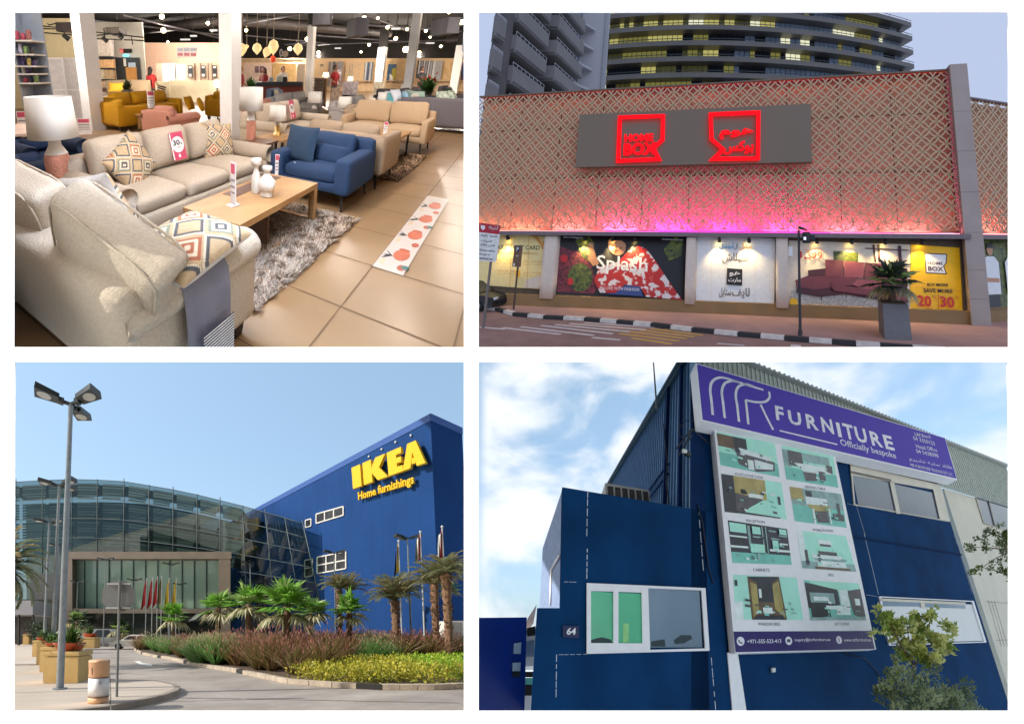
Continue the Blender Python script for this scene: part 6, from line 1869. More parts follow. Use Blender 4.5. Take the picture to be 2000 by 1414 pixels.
    for k, z in enumerate(zf[:-1]):
        zlo, zhi = z - pitch + .55, z - .55
        run = 0; cur = 0
        for i in range(NW):
            q = i / NW
            if run <= 0:
                u = rg.rand(); run = rg.randint(1, 4)
                if q > .55: cur = 4 if u < .55 else (0 if u < .72 else (3 if u < .86 else 5))
                elif q > .35: cur = 4 if u < .3 else (5 if u < .55 else (2 if u < .65 else 0))
                else: cur = 0 if u < .15 else (1 if u < .42 else (5 if u < .75 else 2))
                if k <= 1 and q < .5: cur = 2 if u < .5 else (3 if u < .65 else 1)
                if i < 3: cur = 3 if u < .3 else 1
            run -= 1
            a, b = tw[i], tw[i + 1]
            m.poly([arcp(a, R, zlo), arcp(b, R, zlo), arcp(b, R, zhi), arcp(a, R, zhi)], mi=cur)
            mu.prism([arcp(a, R + .06, zlo), arcp(a + .0009, R + .06, zlo), arcp(a + .0009, R + .06, zhi), arcp(a, R + .06, zhi)], (0, .02, 0))
    m.build('window_ribbon', wm, T); mu.build('mullion', dark2, T)
    # ---------------- apartment block on the left
    A = thing(fr, 'apartment_block', 'grey apartment block with stacked concrete balconies at the left', 'building', Pd(1000, 470, 44))
    xw = -27.0
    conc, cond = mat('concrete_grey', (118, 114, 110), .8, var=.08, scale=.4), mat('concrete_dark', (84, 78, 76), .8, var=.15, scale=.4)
    whitew = mat('apartment_white', (170, 168, 168), .7, var=.05)
    m = MB(fr)
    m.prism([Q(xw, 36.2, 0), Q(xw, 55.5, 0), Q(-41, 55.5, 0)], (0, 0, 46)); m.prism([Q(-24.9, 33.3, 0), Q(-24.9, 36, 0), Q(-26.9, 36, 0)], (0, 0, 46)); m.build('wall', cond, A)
    m = MB(fr)
    m.prism([Q(xw + .01, 55.6, 0), Q(-23.0, 55.6, 0), Q(-23.0, 57, 0), Q(-41, 57, 0), Q(-41, 55.6, 0)], (0, 0, 46)); m.build('end_wall', whitew, A)
    m = MB(fr); m.prism([Q(-23.1, 55.4, 0), Q(-22.6, 55.4, 0), Q(-22.6, 56, 0), Q(-23.1, 56, 0)], (0, 0, 46)); m.build('corner_strip', mat('strip_grey', (150, 150, 152), .5), A)
    for k in range(8):
        z = 14.6 + 3.5 * k
        for (d0, d1, xo, dz) in ((32.6, 34.0, -24.2, .2), (36.0, 42.0, -24.4, 0), (43.2, 50.5, -24.0, 0)):
            m = MB(fr)
            ring_ = [Q(max(xw + .02, -.752 * d0), d0, 0), Q(xo, d0, 0), Q(xo, d1, 0), Q(max(xw + .02, -.752 * d1), d1, 0)]
            m.prism([p * [1, 1, 0] + [0, 0, z - 2.0] for p in ring_], (0, 0, .35))
            for (pa, pb) in ((Q(xo, d0, 0), Q(xo, d1, 0)), (Q(max(xw, -.752 * d0), d0, 0), Q(xo, d0, 0))):
                dd = nrm((pb - pa) * [1, 1, 0]); nn = np.array([dd[1], -dd[0], 0]) * .14
                m.prism([pa * [1, 1, 0] + [0, 0, z - 1.95], pb * [1, 1, 0] + [0, 0, z - 1.95], pb * [1, 1, 0] + [0, 0, z], pa * [1, 1, 0] + [0, 0, z]], -nn if nn[0] > 0 else nn)
            bal = m.build('balcony', conc, A)
            m = MB(fr)
            pa, pb = Q(xo - .05, d0, 0), Q(xo - .05, d1, 0)
            m.tube([pa * [1, 1, 0] + [0, 0, z + .38], pb * [1, 1, 0] + [0, 0, z + .38]], .045, 4)
            for q in np.linspace(0, 1, 9): p = pa + (pb - pa) * q; m.tube([p * [1, 1, 0] + [0, 0, z], p * [1, 1, 0] + [0, 0, z + .38]], .035, 4)
            m.build('railing', mat('rail_grey', (186, 186, 188), .5), bal)
            if d0 > 40:
                m = MB(fr); m.prism([Q(xw + .03, 50.7, 0) * [1, 1, 0] + [0, 0, z - .3], Q(xw + .03, 55.0, 0) * [1, 1, 0] + [0, 0, z - .3], Q(xw + .03, 55.0, 0) * [1, 1, 0] + [0, 0, z + 1.1], Q(xw + .03, 50.7, 0) * [1, 1, 0] + [0, 0, z + 1.1]], (.05, 0, 0)); m.build('window', mat('apt_window_blue', (64, 84, 132), .15, var=.3, scale=.5), A)
                m = MB(fr); m.prism([Q(xw + .03, 50.6, 0) * [1, 1, 0] + [0, 0, z - 2.0], Q(-24.6, 55.3, 0) * [1, 1, 0] + [0, 0, z - 2.0], Q(xw + .03, 55.3, 0) * [1, 1, 0] + [0, 0, z - 2.0]], (0, 0, .4)); m.build('slab', whitew, A)

    # ---------------- street things
    b0 = g(1563, 655, kz)
    y = b0[1]
    t = thing(fr, 'traffic_light', 'thin dark pole with a traffic signal seen from the side', 'traffic light', b0)
    m = MB(fr); m.cyl(b0, [b0[0], y, P(1563, 450, y)[2]], .06, .05, 8); m.cyl(b0, b0 + [0, 0, .2], .09, n=8); m.build('pole', mat('pole_dark', (52, 46, 46), .6), t)
    m = MB(fr); a, b = P(1567, 475, y), P(1583, 454, y); m.rbox(((a[0] + b[0]) / 2, y, (a[2] + b[2]) / 2), (b[0] - a[0], .3, b[2] - a[2]), .04, 2); m.box(b[0], b[0] + .18, y - .1, y + .1, a[2] + .12, b[2] - .1); m.build('signal_head', mat('signal_black', (22, 22, 26), .5), t)
    m = MB(fr); a, b = P(1560, 444, y), P(1574, 452, y); m.tube([a, P(1576, 450, y)], .05, 5); m.build('top_arm', mat('signal_black', (22, 22, 26)), t)
    m = MB(fr); c = P(1572, 466, y - .17); m.box(c[0] - .05, c[0] + .05, c[1], c[1] + .01, c[2] - .06, c[2] + .06); m.build('signal_lamp', emitter('signal_white', (220, 230, 255), 1.0), t)
    b0 = g(1003, 604, kz); y = b0[1]
    t = thing(fr, 'parking_sign', 'brown parking sign with white letter P on a thin post', 'road sign', b0)
    m = MB(fr); m.cyl(b0, [b0[0], y, P(1005, 480, y)[2]], .045, n=8); m.build('post', mat('post_brown', (84, 64, 50), .6), t)
    m = MB(fr); a, b = P(1001, 521, y - .06), P(1021, 480, y - .06); m.box(a[0], b[0], y - .08, y - .05, a[2], b[2]); pl = m.build('plate', mat('plate_brown', (112, 80, 54), .5), t)
    m = MB(fr); a, b = P(1007, 492, y - .085), P(1015, 481, y - .085); m.box(a[0], b[0], y - .09, y - .081, a[2], b[2]); m.build('symbol', mat('plate_blue', (40, 44, 70), .5), pl)
    m = MB(fr); a = P(1008.6, 490.5, y - .095); m.text('P', a, ux, uz, None, .2, heavy=.03); a = P(1008, 501, y - .085); m.box(a[0], a[0] + .12, y - .084, y - .081, a[2], a[2] + .04); a = P(1002, 519.5, y - .085); m.box(a[0], a[0] + .1, y - .084, y - .081, a[2], a[2] + .14); m.build('lettering', mat('plate_white', (224, 220, 210), .5), pl)
    b0 = g(944, 612, 0); y = b0[1] - 2.0; b0 = g(944, 640, 0); y = b0[1]
    t = thing(fr, 'no_parking_sign', 'red topped white notice on a post at the left edge', 'road sign', b0)
    m = MB(fr); m.cyl(b0, [b0[0], y, P(947, 440, y)[2]], .05, n=8); m.build('post', mat('post_grey_warm', (120, 108, 100), .6), t)
    m = MB(fr); yq = y - .08; m.prism([P(a_, b_, yq) for a_, b_ in ((922, 508), (968, 512), (976, 458), (922, 452))], (0, .02, 0)); pl = m.build('plate', mat('plate_white', (224, 220, 210)), t)
    m = MB(fr); m.prism([P(a_, b_, yq - .004) for a_, b_ in ((922, 452), (973, 458), (977, 441), (922, 433))], (0, .03, 0)); m.build('header', mat('plate_red', (176, 26, 44), .5), pl)
    m = MB(fr)
    for body, p0, p1, h in ((arabic('ممنوع وقوف'), (936, 463), (971, 466), 7), (arabic('السيارات'), (938, 473), (960, 475), 6), (arabic('من يوم'), (938, 481), (966, 484), 6), ('All types vehicles', (936, 491), (967, 494), 5), ('Except in', (936, 499), (956, 501), 5), ('residential area', (936, 506), (962, 509), 5)):
        a, b = P(*p0, yq - .01), P(*p1, yq - .01); m.text(body, a, nrm(b - a), uz, np.linalg.norm(b - a), P(p0[0], p0[1] - h, yq - .01)[2] - a[2], heavy=.01)
    m.build('lettering', mat('plate_ink', (40, 36, 40), .6), pl)
    m = MB(fr); a = P(939, 448, yq - .02); m.prism([P(a_, b_, yq - .012) for a_, b_ in ((939, 440), (947, 441), (947, 447), (943, 450), (939, 446))], (0, .005, 0)); a, b = P(954, 450, yq - .01), P(972, 452, yq - .01); m.text(arabic('الشرطة'.replace('ة', 'ه')), a, nrm(b - a), uz, np.linalg.norm(b - a), .25); m.build('emblem', mat('plate_white', (224, 220, 210)), pl)
    car = globals()['car_builder']
    p = g(918, 601); car((p[0] - .2, p[1] - .2, -.02), 4.4, math.radians(8), (26, 26, 30), 'black car nosing in at the left edge beside the kerb', 'parked_car', fr=fr)
    # planter with a spiky palm
    b0 = g(1748, 657, kz); y = b0[1]; s = y / F
    w0, w1, H = 38 * s, 46 * s, P(1740, 590, y)[2] - kz
    t = thing(fr, 'planter', 'tall square grey planter pot on the pavement by the yellow poster', 'planter', b0)
    m = MB(fr)
    b_ = [(b0[0] - w1 * .48, y - w1 / 2, kz), (b0[0] + w1 * .48, y - w1 / 2, kz), (b0[0] + w1 * .48, y + w1 / 2, kz), (b0[0] - w1 * .48, y + w1 / 2, kz)]
    zt_ = kz + H
    m.hexa(b_, [(b0[0] - w0 * .58, y - w0 / 2, zt_), (b0[0] + w0 * .52, y - w0 / 2, zt_), (b0[0] + w0 * .52, y + w0 / 2, zt_), (b0[0] - w0 * .58, y + w0 / 2, zt_)])
    m.build('pot', mat('pot_grey', (112, 108, 108), .6, var=.06), t)
    m = MB(fr); m.box(b0[0] - w0 * .5, b0[0] + w0 * .45, y - w0 * .42, y + w0 * .42, zt_, zt_ + .03); m.build('earth', mat('soil', (92, 74, 56)), t)
    fan_palm(fr, (b0[0] - .02, y, zt_ + .03), 0.75, 1.2, 'spiky fan palm growing from the grey planter pot', None, 31, 20, green=leafm('leaf_dusk', (48, 58, 38), var=.3, scale=2), trunk_r=.12)
if '2' in DEV: build_s2()
# ================================================================== the furniture showroom
f1 = pitched(467, 350, 138, 1.5)
f1.cuts = [cut_x(919, -1), cut_y(691, 1)]
def build_s1():
    fr = f1
    P = fr.aty
    g = lambda px, py, z=0.0: fr.at(px, py, z)
    AZ = math.radians(37.5)
    A2 = np.array([math.sin(AZ), math.cos(AZ), 0]); B2 = np.array([-A2[1], A2[0], 0])
    S = lambda s, t, z=0.0: A2 * s + B2 * t + np.array([0, 0, z])
    uz = np.array([0, 0, 1.0])
    def yaw(d): return math.atan2(d[0], -d[1])
    FB, FA, BA, BB = yaw(-B2), yaw(A2), yaw(-A2), yaw(B2)
    def Pd(px, py, d): return np.array([0, 0, fr.h]) + fr.ray(px, py) * d
    # ---------------- shell of the room
    ZC = 4.6
    fl = [g(-60, 692), g(912, 692), g(912, 164), g(-60, 164)]
    ftile = mat('floor_tile', (150, 119, 84), .34, var=.10, scale=1.4, spec=.5)
    m = MB(fr); m.poly(fl); tag(m.build('floor', ftile, base=g(500, 500)), kind='structure')
    m = MB(fr)
    gm = mat('grout_brown', (118, 92, 66), .8)
    for k in range(-2, 22):
        t = .05 + .65 * k
        if t > 6: continue
        a, b = S(.9, t), S(16, t)
        m.poly([a + B2 * -.005 + [0, 0, .004], b + B2 * -.005 + [0, 0, .004], b + B2 * .005 + [0, 0, .004], a + B2 * .005 + [0, 0, .004]])
    for k in range(-1, 20):
        s = .72 + .65 * k
        a, b = S(s, -1.3), S(s, 6)
        m.poly([a - A2 * .005 + [0, 0, .0045], b - A2 * .005 + [0, 0, .0045], b + A2 * .005 + [0, 0, .0045], a + A2 * .005 + [0, 0, .0045]][::-1])
    tag(m.build('floor_joints', gm, base=g(600, 500)), kind='structure')
    blk = mat('ceiling_black', (30, 27, 26), .9, var=.2, scale=.6)
    m = MB(fr); m.poly([(-4, 2.0, ZC), (3.6, 2.0, ZC), (21, 31.5, ZC), (-25, 31.5, ZC)][::-1]); tag(m.build('ceiling', blk, base=(0, 12, ZC)), kind='structure')
    def raywall(px, name, label, mt, d0, d1):
        m = MB(fr)
        def zp(d, z):
            a, b = Pd(px, 0, d), Pd(px, 700, d)
            k = (z - a[2]) / (b[2] - a[2]); return a + (b - a) * k
        c = [zp(d0, 0), zp(d1, 0), zp(d1, ZC), zp(d0, ZC)]
        m.poly(c); return tag(m.build(name, mt, base=(c[0] + c[1]) / 2), label, 'wall')
    raywall(912.5, 'side_wall', 'plain side wall closing the showroom at its right edge', mat('wall_plain', (190, 180, 168), .9), 1.3, 33)
    raywall(-62, 'side_wall', 'plain side wall closing the showroom at its left edge', mat('wall_plain', (190, 180, 168), .9), 1.3, 33)
    def rect(px0, py0, px1, py1, y, t=.05):
        a, b = P(px0, py1, y), P(px1, py0, y)
        return a[0], b[0], y, y + t, a[2], b[2]
    def quad(m, pts, y, t=.03, mi=0): m.prism([P(a, b, y) for a, b in pts], (0, t, 0), mi=mi)
    def part(px0, py0, px1, py1, y, mt, name, parent, t=.05):
        m = MB(fr); m.box(*rect(px0, py0, px1, py1, y, t)); return m.build(name, mt, parent)
    def wallthing(label, px0, px1, y, z1, mt, z0=0.0, name='wall', t=.15):
        m = MB(fr); a, b = P(px0, 138, y), P(px1, 138, y)
        m.box(a[0], b[0], y, y + t, z0, z1); return tag(m.build(name, mt, base=((a[0] + b[0]) / 2, y, z0)), label, 'wall')
    cream = mat('wall_cream', (236, 224, 190), .85, var=.03); wgrey = mat('wall_grey', (206, 202, 196), .85, var=.03); pink = mat('wall_pink', (226, 188, 164), .85, var=.03); warm = mat('panel_warm', (226, 192, 148), .7, var=.05, scale=1); white = mat('white_lacquer', (232, 230, 226), .5, var=.02); dkg = mat('charcoal', (58, 60, 66), .6, var=.1); wood = mat('wood_light', (190, 148, 96), .5, rgb2=(164, 122, 76), scale=3.0)
    wallthing('dark far wall above the display partitions', -62, 912, 31, ZC, blk)
    wallthing('cream wall behind the folding screen at far left', -62, 172, 15, 3.42, cream)
    wallthing('pale grey wall with the dark door and red exit sign', 172, 284, 15.6, 3.35, wgrey)
    wallthing('pale pink wall behind the white wardrobes', 284, 452, 21, 2.95, pink)
    wallthing('long warm beige display partition along the back', 452, 921 - 9, 28, 2.35, warm)
    # ---------------- columns
    def column(px, y, w, label, ztop=3.4):
        c = P(px, 138, y); m = MB(fr, Rz(-AZ), (c[0], y, 0))
        t = thing(fr, 'column', label, 'column', (c[0], y, 0), 'square white columns')
        m.box(-w / 2, w / 2, -w / 2, w / 2, 0, ztop); m.build('shaft', mat('column_white', (240, 240, 240), .6, var=.03), t)
        m = MB(fr, Rz(-AZ), (c[0], y, 0)); m.box(-w * .45, w * .45, -w * .45, w * .45, ztop, ZC); m.build('upper_shaft', blk, t)
    column(173, 9.5, .40, 'white column at left behind the big white lamp')
    column(450, 7.5, .31, 'broad white column at the right end of the near sofa')
    column(605, 17, .28, 'slim white column behind the cash counter')
    column(801, 13, .26, 'white column among the grey sofas at right')
    column(743, 26, .5, 'farthest column stub over the partition left', 3.0); column(892, 24, .45, 'farthest column stub over the partition right', 3.0)

    # ---------------- upholstery builders
    def fabric(name, rgb, **k): return mat('fabric_' + name, rgb, .9, var=k.pop('var', .09), scale=k.pop('scale', 70), bump=.4, bscale=k.pop('bscale', 130), spec=.2)
    beige = fabric('beige', (192, 178, 160)); blue = fabric('blue', (44, 66, 100)); greyf = fabric('grey', (112, 108, 114)); must = fabric('mustard', (190, 138, 24)); pinkf = fabric('pink', (190, 134, 116)); greige = fabric('greige', (166, 146, 124)); navy = fabric('navy', (34, 52, 84)); sblue = fabric('slate_blue', (116, 134, 164)); tanf = fabric('tan', (190, 164, 134)); lgrey = fabric('light_grey', (170, 166, 164)); dteal = fabric('teal_blue', (44, 66, 92))
    dleg = mat('leg_dark', (38, 30, 28), .4); bleg = mat('leg_black', (24, 24, 26), .4)
    def sofa(label, s, t, face, W, Dp, n, fab, H=.86, armW=.2, armH=.62, name='sofa', cat='sofa', leg='block', roll=True, q=5, group=None, back=True, bh=.44, backfab=None, seatH=.46, loc=None, wr=.007, lean=0):
        o = S(s, t) if loc is None else np.array([loc[0], loc[1], 0.0])
        R = Rz(face)
        T = thing(fr, name, label, cat, o, group)
        N = lambda: MB(fr, R, o)
        iw = W - 2 * armW
        lh = .12 if leg == 'block' else .2
        m = N(); m.rbox((0, 0, (lh + seatH - .12) / 2), (W - armW * .6, Dp - .06, seatH - .12 - lh), .04, 4); m.build('base', fab, T)
        if back:
            m = N(); m.rbox((0, Dp / 2 - .1, (lh + H - .1) / 2 + .02), (W - .02, .2, H - .1 - lh), .06, q, R=Rx(-math.radians(lean))); m.build('back', fab, T)
        for sg in (-1, 1):
            m = N(); x = sg * (W / 2 - armW / 2)
            if roll:
                m.rbox((x, -.01, (lh + armH - .08) / 2), (armW * .86, Dp - .02, armH - .08 - lh), .04, q)
                r = armW * .56
                th = np.linspace(0, 2 * math.pi, 17)[:-1]
                for yy, sc in ((0, 1),):
                    v = []; L = [-Dp / 2 - .015, -Dp / 2 + .03, Dp / 2 - .03, Dp / 2 - .005]; rr = [r * .9, r, r, r * .85]
                    for y_, r_ in zip(L, rr): v += [(x + r_ * math.cos(k), y_, armH - r * .8 + r_ * .92 * math.sin(k)) for k in th]
                    k_ = len(th); f = [(a * k_ + i, a * k_ + (i + 1) % k_, (a + 1) * k_ + (i + 1) % k_, (a + 1) * k_ + i) for a in range(3) for i in range(k_)]
                    f += [tuple(range(k_)), tuple(range(3 * k_, 4 * k_))[::-1]]
                    m.add(v, f, True)
            else:
                m.rbox((x, 0, (lh + armH) / 2), (armW, Dp, armH - lh), .045, q)
            m.build('arm', fab, T)
        for sx in (-1, 1):
            for sy in (-1, 1):
                m = N(); x, y_ = sx * (W / 2 - .1), sy * (Dp / 2 - .1)
                if leg == 'block': m.hexa([(x - .03, y_ - .03, 0), (x + .03, y_ - .03, 0), (x + .03, y_ + .03, 0), (x - .03, y_ + .03, 0)], [(x - .045, y_ - .045, lh + .02), (x + .045, y_ - .045, lh + .02), (x + .045, y_ + .045, lh + .02), (x - .045, y_ + .045, lh + .02)])
                else: m.cyl((x + sx * .02, y_ + sy * .02, 0), (x, y_, lh + .03), .012, .018, 8)
                m.build('leg', dleg if leg == 'block' else bleg, T)
        cw = iw / n
        for i in range(n):
            x = -iw / 2 + cw * (i + .5)
            m = N(); m.rbox((x, -.07, seatH - .06), (cw - .008, Dp - .22, .17), .055, q + 1, puff=.03, wr=wr, seed=i); m.build('seat_cushion', fab, T)
            if bh:
                m = N(); m.rbox((x, Dp / 2 - .29, seatH + .02 + bh / 2), (cw - .01, .2, bh), .075, q + 1, puff=.055, R=Rx(math.radians(-12)), wr=wr * 1.6, seed=i + 7); m.build('back_cushion', backfab or fab, T)
        return T
    KM = [mat('kilim_' + n_, c, .9, var=.1, scale=30, bump=.3, bscale=200) for n_, c in (('cream', (222, 208, 184)), ('rust', (172, 98, 68)), ('charcoal', (84, 84, 88)), ('tan', (192, 166, 130)), ('sage', (130, 136, 118)), ('back', (222, 216, 210)))]
    def pillow(label, c, w, h, th, R, mats, kilim=False, group=None, name='cushion', n=26, rep=1.5):
        m = MB(fr)
        t = np.linspace(-1, 1, n + 1); U, V = np.meshgrid(t, t, indexing='ij')
        U2 = U * (1 - .07 * (1 - V ** 2)); V2 = V * (1 - .07 * (1 - U ** 2))
        b = (np.clip(1 - U ** 2, 0, 1) ** .42) * (np.clip(1 - V ** 2, 0, 1) ** .42)
        k = (n + 1) ** 2
        rg = np.random.RandomState(int(abs(c[0] * 100)) + 3)
        ph = rg.uniform(0, 6, 4)
        wv = .02 * th * (np.sin(U * 7 + ph[0]) * np.sin(V * 5 + ph[1]) + .6 * np.sin(U * 11 + V * 9 + ph[2]))
        F_ = np.stack([U2 * w / 2, -(b * th / 2 + wv * b), V2 * h / 2], -1).reshape(-1, 3); Bk = np.stack([U2 * w / 2, b * th / 2 + wv * b, V2 * h / 2], -1).reshape(-1, 3)
        f = []; mi = []
        for i in range(n):
            for j in range(n):
                a, b_, c_, d = i * (n + 1) + j, (i + 1) * (n + 1) + j, (i + 1) * (n + 1) + j + 1, i * (n + 1) + j + 1
                f.append((a, b_, c_, d)); f.append((d + k, c_ + k, b_ + k, a + k))
                if kilim:
                    p, q = ((i + .5) / n * 2) * rep * .75, ((j + .5) / n * 2) * rep * .75
                    e = abs(p % 1 - .5) + abs(q % 1 - .5); par = (int(p) + int(q)) % 2
                    e2 = e
                    x = 0 if e2 < .09 else (2 if (e2 < .2 and par) else (1 if e2 < .2 else (0 if e2 < .31 else (1 if (e2 < .40 and not par) else (4 if e2 < .40 else (3 if e2 < .5 else (0 if e2 < .56 else (2 if e2 < .66 else 3))))))))
                    mi += [x, 5]
                else: mi += [0, 0]
        v = np.vstack([F_, Bk]) @ R.T + np.asarray(c, float)
        m.V.append(v); m.Fc += f; m.sm += [True] * len(f); m.mi += mi; m.n += len(v)
        return tag(m.build(name, KM if kilim else mats), label, 'cushion', group)

    # ---------------- near seating group
    sofa('long beige three seat sofa with a pink 30 percent card on it', 2.58, 2.80, FB, 2.25, 1.0, 3, beige, H=.82, q=7, bh=.43)
    sofa('nearest beige loveseat seen from behind with grey caddy on its arm', 1.06, 1.86, FA, 1.72, .86, 2, beige, H=.82, q=9, bh=0, armH=.65, armW=.2, lean=9)
    # its loose back cushions
    def cushion(label, c, size, R, fab, puff, seed, name='back_cushion'):
        w, th, h = size
        T = thing(fr, name, label, 'cushion', c)
        m = MB(fr, R, c); m.rbox((0, 0, 0), size, .05, 16, puff=puff, wr=.012, seed=seed); m.build('cover', fab, T)
        for sg in (-1, 1):
            m = MB(fr, R, c); pts = []
            for k in np.linspace(0, 2 * math.pi, 41):
                ck, sk = math.cos(k), math.sin(k)
                e = lambda q: math.copysign(abs(q) ** .32, q)
                pts.append((e(ck) * (w / 2 - .012), sg * (th / 2 - .012), e(sk) * (h / 2 - .012)))
            m.tube(pts, .0065, 5); m.build('piping', fab, T)
        return T
    cushion('big beige back cushion slumped over the near corner of the loveseat', S(.79, 1.28, .70), (.62, .21, .52), Rz(FA + math.radians(4)) @ Rx(math.radians(-14)) @ Ry(math.radians(-25)), beige, .03, 3)
    cushion('second beige back cushion at the left edge, partly behind the first', S(.80, 2.10, .72), (.66, .21, .52), Rz(FA) @ Rx(math.radians(-14)) @ Ry(math.radians(-5)), beige, .03, 5)
    # patterned cushions
    pillow('patterned kilim cushion leaning at the left end of the long sofa', S(1.98, 2.80, .66), .50, .46, .17, Rz(FB + math.radians(10)) @ Rx(math.radians(-20)) @ Ry(math.radians(-28)), None, True, 'patterned kilim cushions', n=44)
    pillow('patterned kilim cushion at the right end of the long sofa', S(3.30, 2.86, .67), .46, .44, .16, Rz(FB - math.radians(10)) @ Rx(math.radians(-16)) @ Ry(math.radians(6)), None, True, 'patterned kilim cushions', n=40)
    pillow('patterned kilim cushion lying on the arm of the nearest loveseat', S(1.05, 1.10, .735), .54, .38, .18, Rz(FB + math.radians(4)) @ Rx(math.radians(-84)) @ Ry(math.radians(-3)), None, True, 'patterned kilim cushions', rep=1.35, n=56)
    pillow('patterned kilim cushion half hidden behind the big beige cushions', S(1.04, 1.80, .76), .46, .42, .16, Rz(FA + math.radians(10)) @ Rx(math.radians(-20)) @ Ry(math.radians(14)), None, True, 'patterned kilim cushions')
    # grey arm caddy
    T = thing(fr, 'arm_caddy', 'grey fabric remote caddy draped over the nearest sofa arm', 'caddy', S(1.12, 1.0))
    path = [(1.22, .50), (1.205, .58), (1.165, .655), (1.10, .672), (1.03, .655), (.985, .59), (.978, .48), (.974, .30), (.972, .08)]
    m = MB(fr); v = []
    for (t, z) in path:
        for k in range(7): s = .90 + .30 * k / 6; v.append(S(s, t + .004 * math.sin(k * 2 + z * 12), z))
    f = [(i * 7 + j, i * 7 + j + 1, (i + 1) * 7 + j + 1, (i + 1) * 7 + j) for i in range(len(path) - 1) for j in range(6)]
    m.add(v, f, True); m.build('cloth', mat('caddy_grey', (122, 122, 136), .8, var=.06, scale=12, bump=.15, bscale=60), T)
    m = MB(fr)
    for k in range(26):
        z = .13 + k * .0085
        a, b = S(.97, .945, z), S(1.19, .945, z)
        m.poly([a, b, b + [0, 0, .0085], a + [0, 0, .0085]], mi=k % 2)
    m.build('striped_pocket', [mat('stripe_white', (226, 226, 228), .8), mat('stripe_dark', (52, 54, 66), .8)], T)
    # ---------------- coffee table and what stands on it
    T = thing(fr, 'coffee_table', 'light wood coffee table with open frame ends on the shaggy rug', 'coffee table', S(2.55, 1.75))
    s0, s1_, t0, t1 = 1.91, 3.20, 1.46, 2.05
    def sbox(m, sa, sb, ta, tb, za, zb, mi=0): m.hexa([S(sa, ta, za), S(sb, ta, za), S(sb, tb, za), S(sa, tb, za)], [S(sa, ta, zb), S(sb, ta, zb), S(sb, tb, zb), S(sa, tb, zb)], mi=mi)
    m = MB(fr); sbox(m, s0, s1_, t0, t1, .365, .42); m.build('top', wood, T)
    m = MB(fr); sbox(m, s0 + .45, s1_ - .06, t1 - .2, t1 - .05, .4202, .424); m.build('inlay', mat('wood_dark', (92, 58, 40), .5, var=.2, scale=6), T)
    for sa, ta in ((s0, t0), (s1_ - .06, t0), (s0, t1 - .06), (s1_ - .06, t1 - .06)):
        m = MB(fr); sbox(m, sa, sa + .06, ta, ta + .06, .03, .364); m.build('leg', wood, T)
    for sa in (s0, s1_ - .06):
        m = MB(fr); sbox(m, sa, sa + .06, t0 + .06, t1 - .06, .0, .05); m.build('rail', wood, T)
    for ta in (t0, t1 - .05):
        m = MB(fr); sbox(m, s0, s1_, ta, ta + .05, 0.03 if False else .0, .03); m.build('rail', wood, T)
    m = MB(fr); sbox(m, s0 + .5, s0 + .53, t0 + .08, t1 - .08, .03, .36); sbox(m, s0 + .53, s1_ - .1, t1 - .1, t1 - .08, .03, .36); m.build('inner_panel', mat('wood_dark', (92, 58, 40)), T)
    ceram = mat('ceramic_white', (226, 222, 214), .5, var=.03)
    def vase(px, py, prof, label, hpx, z=.422):
        o = g(px, py, z); sc = o[1] / F * 1.0
        H = P(px, py - hpx, o[1])[2] - z
        m = MB(fr); m.lathe(o, [(r_ * sc, h_ * H) for r_, h_ in prof], 20); tag(m.build('candle_holder', ceram), label, 'candle holder', 'white candle holders on the coffee table')
    vase(500, 376, [(9, 0), (9.5, .02), (9.5, .45), (6, .62), (4, .75), (5, .80), (10, .84), (10.5, .93), (10, 1)], 'taller slim white candle holder, behind the bulbous one', 66)
    vase(521, 383, [(13, 0), (13.5, .04), (13, .18), (15, .22), (18.5, .38), (17, .52), (9, .66), (6, .76), (5.5, .82), (10, .88), (10, .98), (9, 1)], 'bulbous white candle holder at the front of the table', 58)
    acr = glass('acrylic_clear', (236, 240, 246), .12, .05)
    card = mat('card_white', (236, 232, 232), .6); cpink = mat('card_pink', (206, 84, 110), .6); cgr = mat('card_grey', (150, 146, 150), .6)
    def stand(px, py, z, wpx, hpx, label, tilt=0.0, cards=(('card_pink', 0, .22), ('card_grey', .34, .4), ('card_grey', .5, .55), ('card_grey', .64, .68)), face=None, grp='price cards on stands'):
        o = g(px, py, z); sc = o[1] / F; w, h = wpx * sc, P(px, py - hpx, o[1])[2] - z
        R = Rz(tilt)
        t = thing(fr, 'price_stand', label, 'price card', o, grp)
        m = MB(fr, R, o); m.box(-w / 2, w / 2, -.004, .004, 0, h); m.box(-w / 2, w / 2, -.05 * min(1, h / .2), .05 * min(1, h / .2), 0, .006); m.build('holder', card, t)
        m = MB(fr, R, o)
        for c_, a, b in cards: m.box(-w * .4, w * .4, -.0065, -.004, h * (.96 - b), h * (.96 - a), mi=0 if c_ == 'card_pink' else 1)
        m.build('print', [cpink, cgr], t)
    stand(456, 401, .422, 17, 84, 'tall clear price stand with pink card on the coffee table', math.radians(-55))
    stand(541, 344, .30, 9, 42, 'narrow price card standing between table and blue armchair', math.radians(-10))
    # ---------------- rug
    def rug(label, sa, sb, ta, tb, n, cols_, L, seed, wd=.0085):
        rg = np.random.RandomState(seed)
        T = thing(fr, 'rug', label, 'rug', S((sa + sb) / 2, (ta + tb) / 2))
        m = MB(fr); sbox(m, sa, sb, ta, tb, .003, .018); m.build('backing', cols_[2], T)
        s = rg.uniform(sa - .01, sb + .01, n); t = rg.uniform(ta - .01, tb + .01, n)
        Pp = s[:, None] * A2 + t[:, None] * B2 + np.array([0, 0, .016])
        cl = np.sin(s * 23 + np.sin(t * 17) * 2) * .8 + np.sin(t * 31 + s * 9) * .8
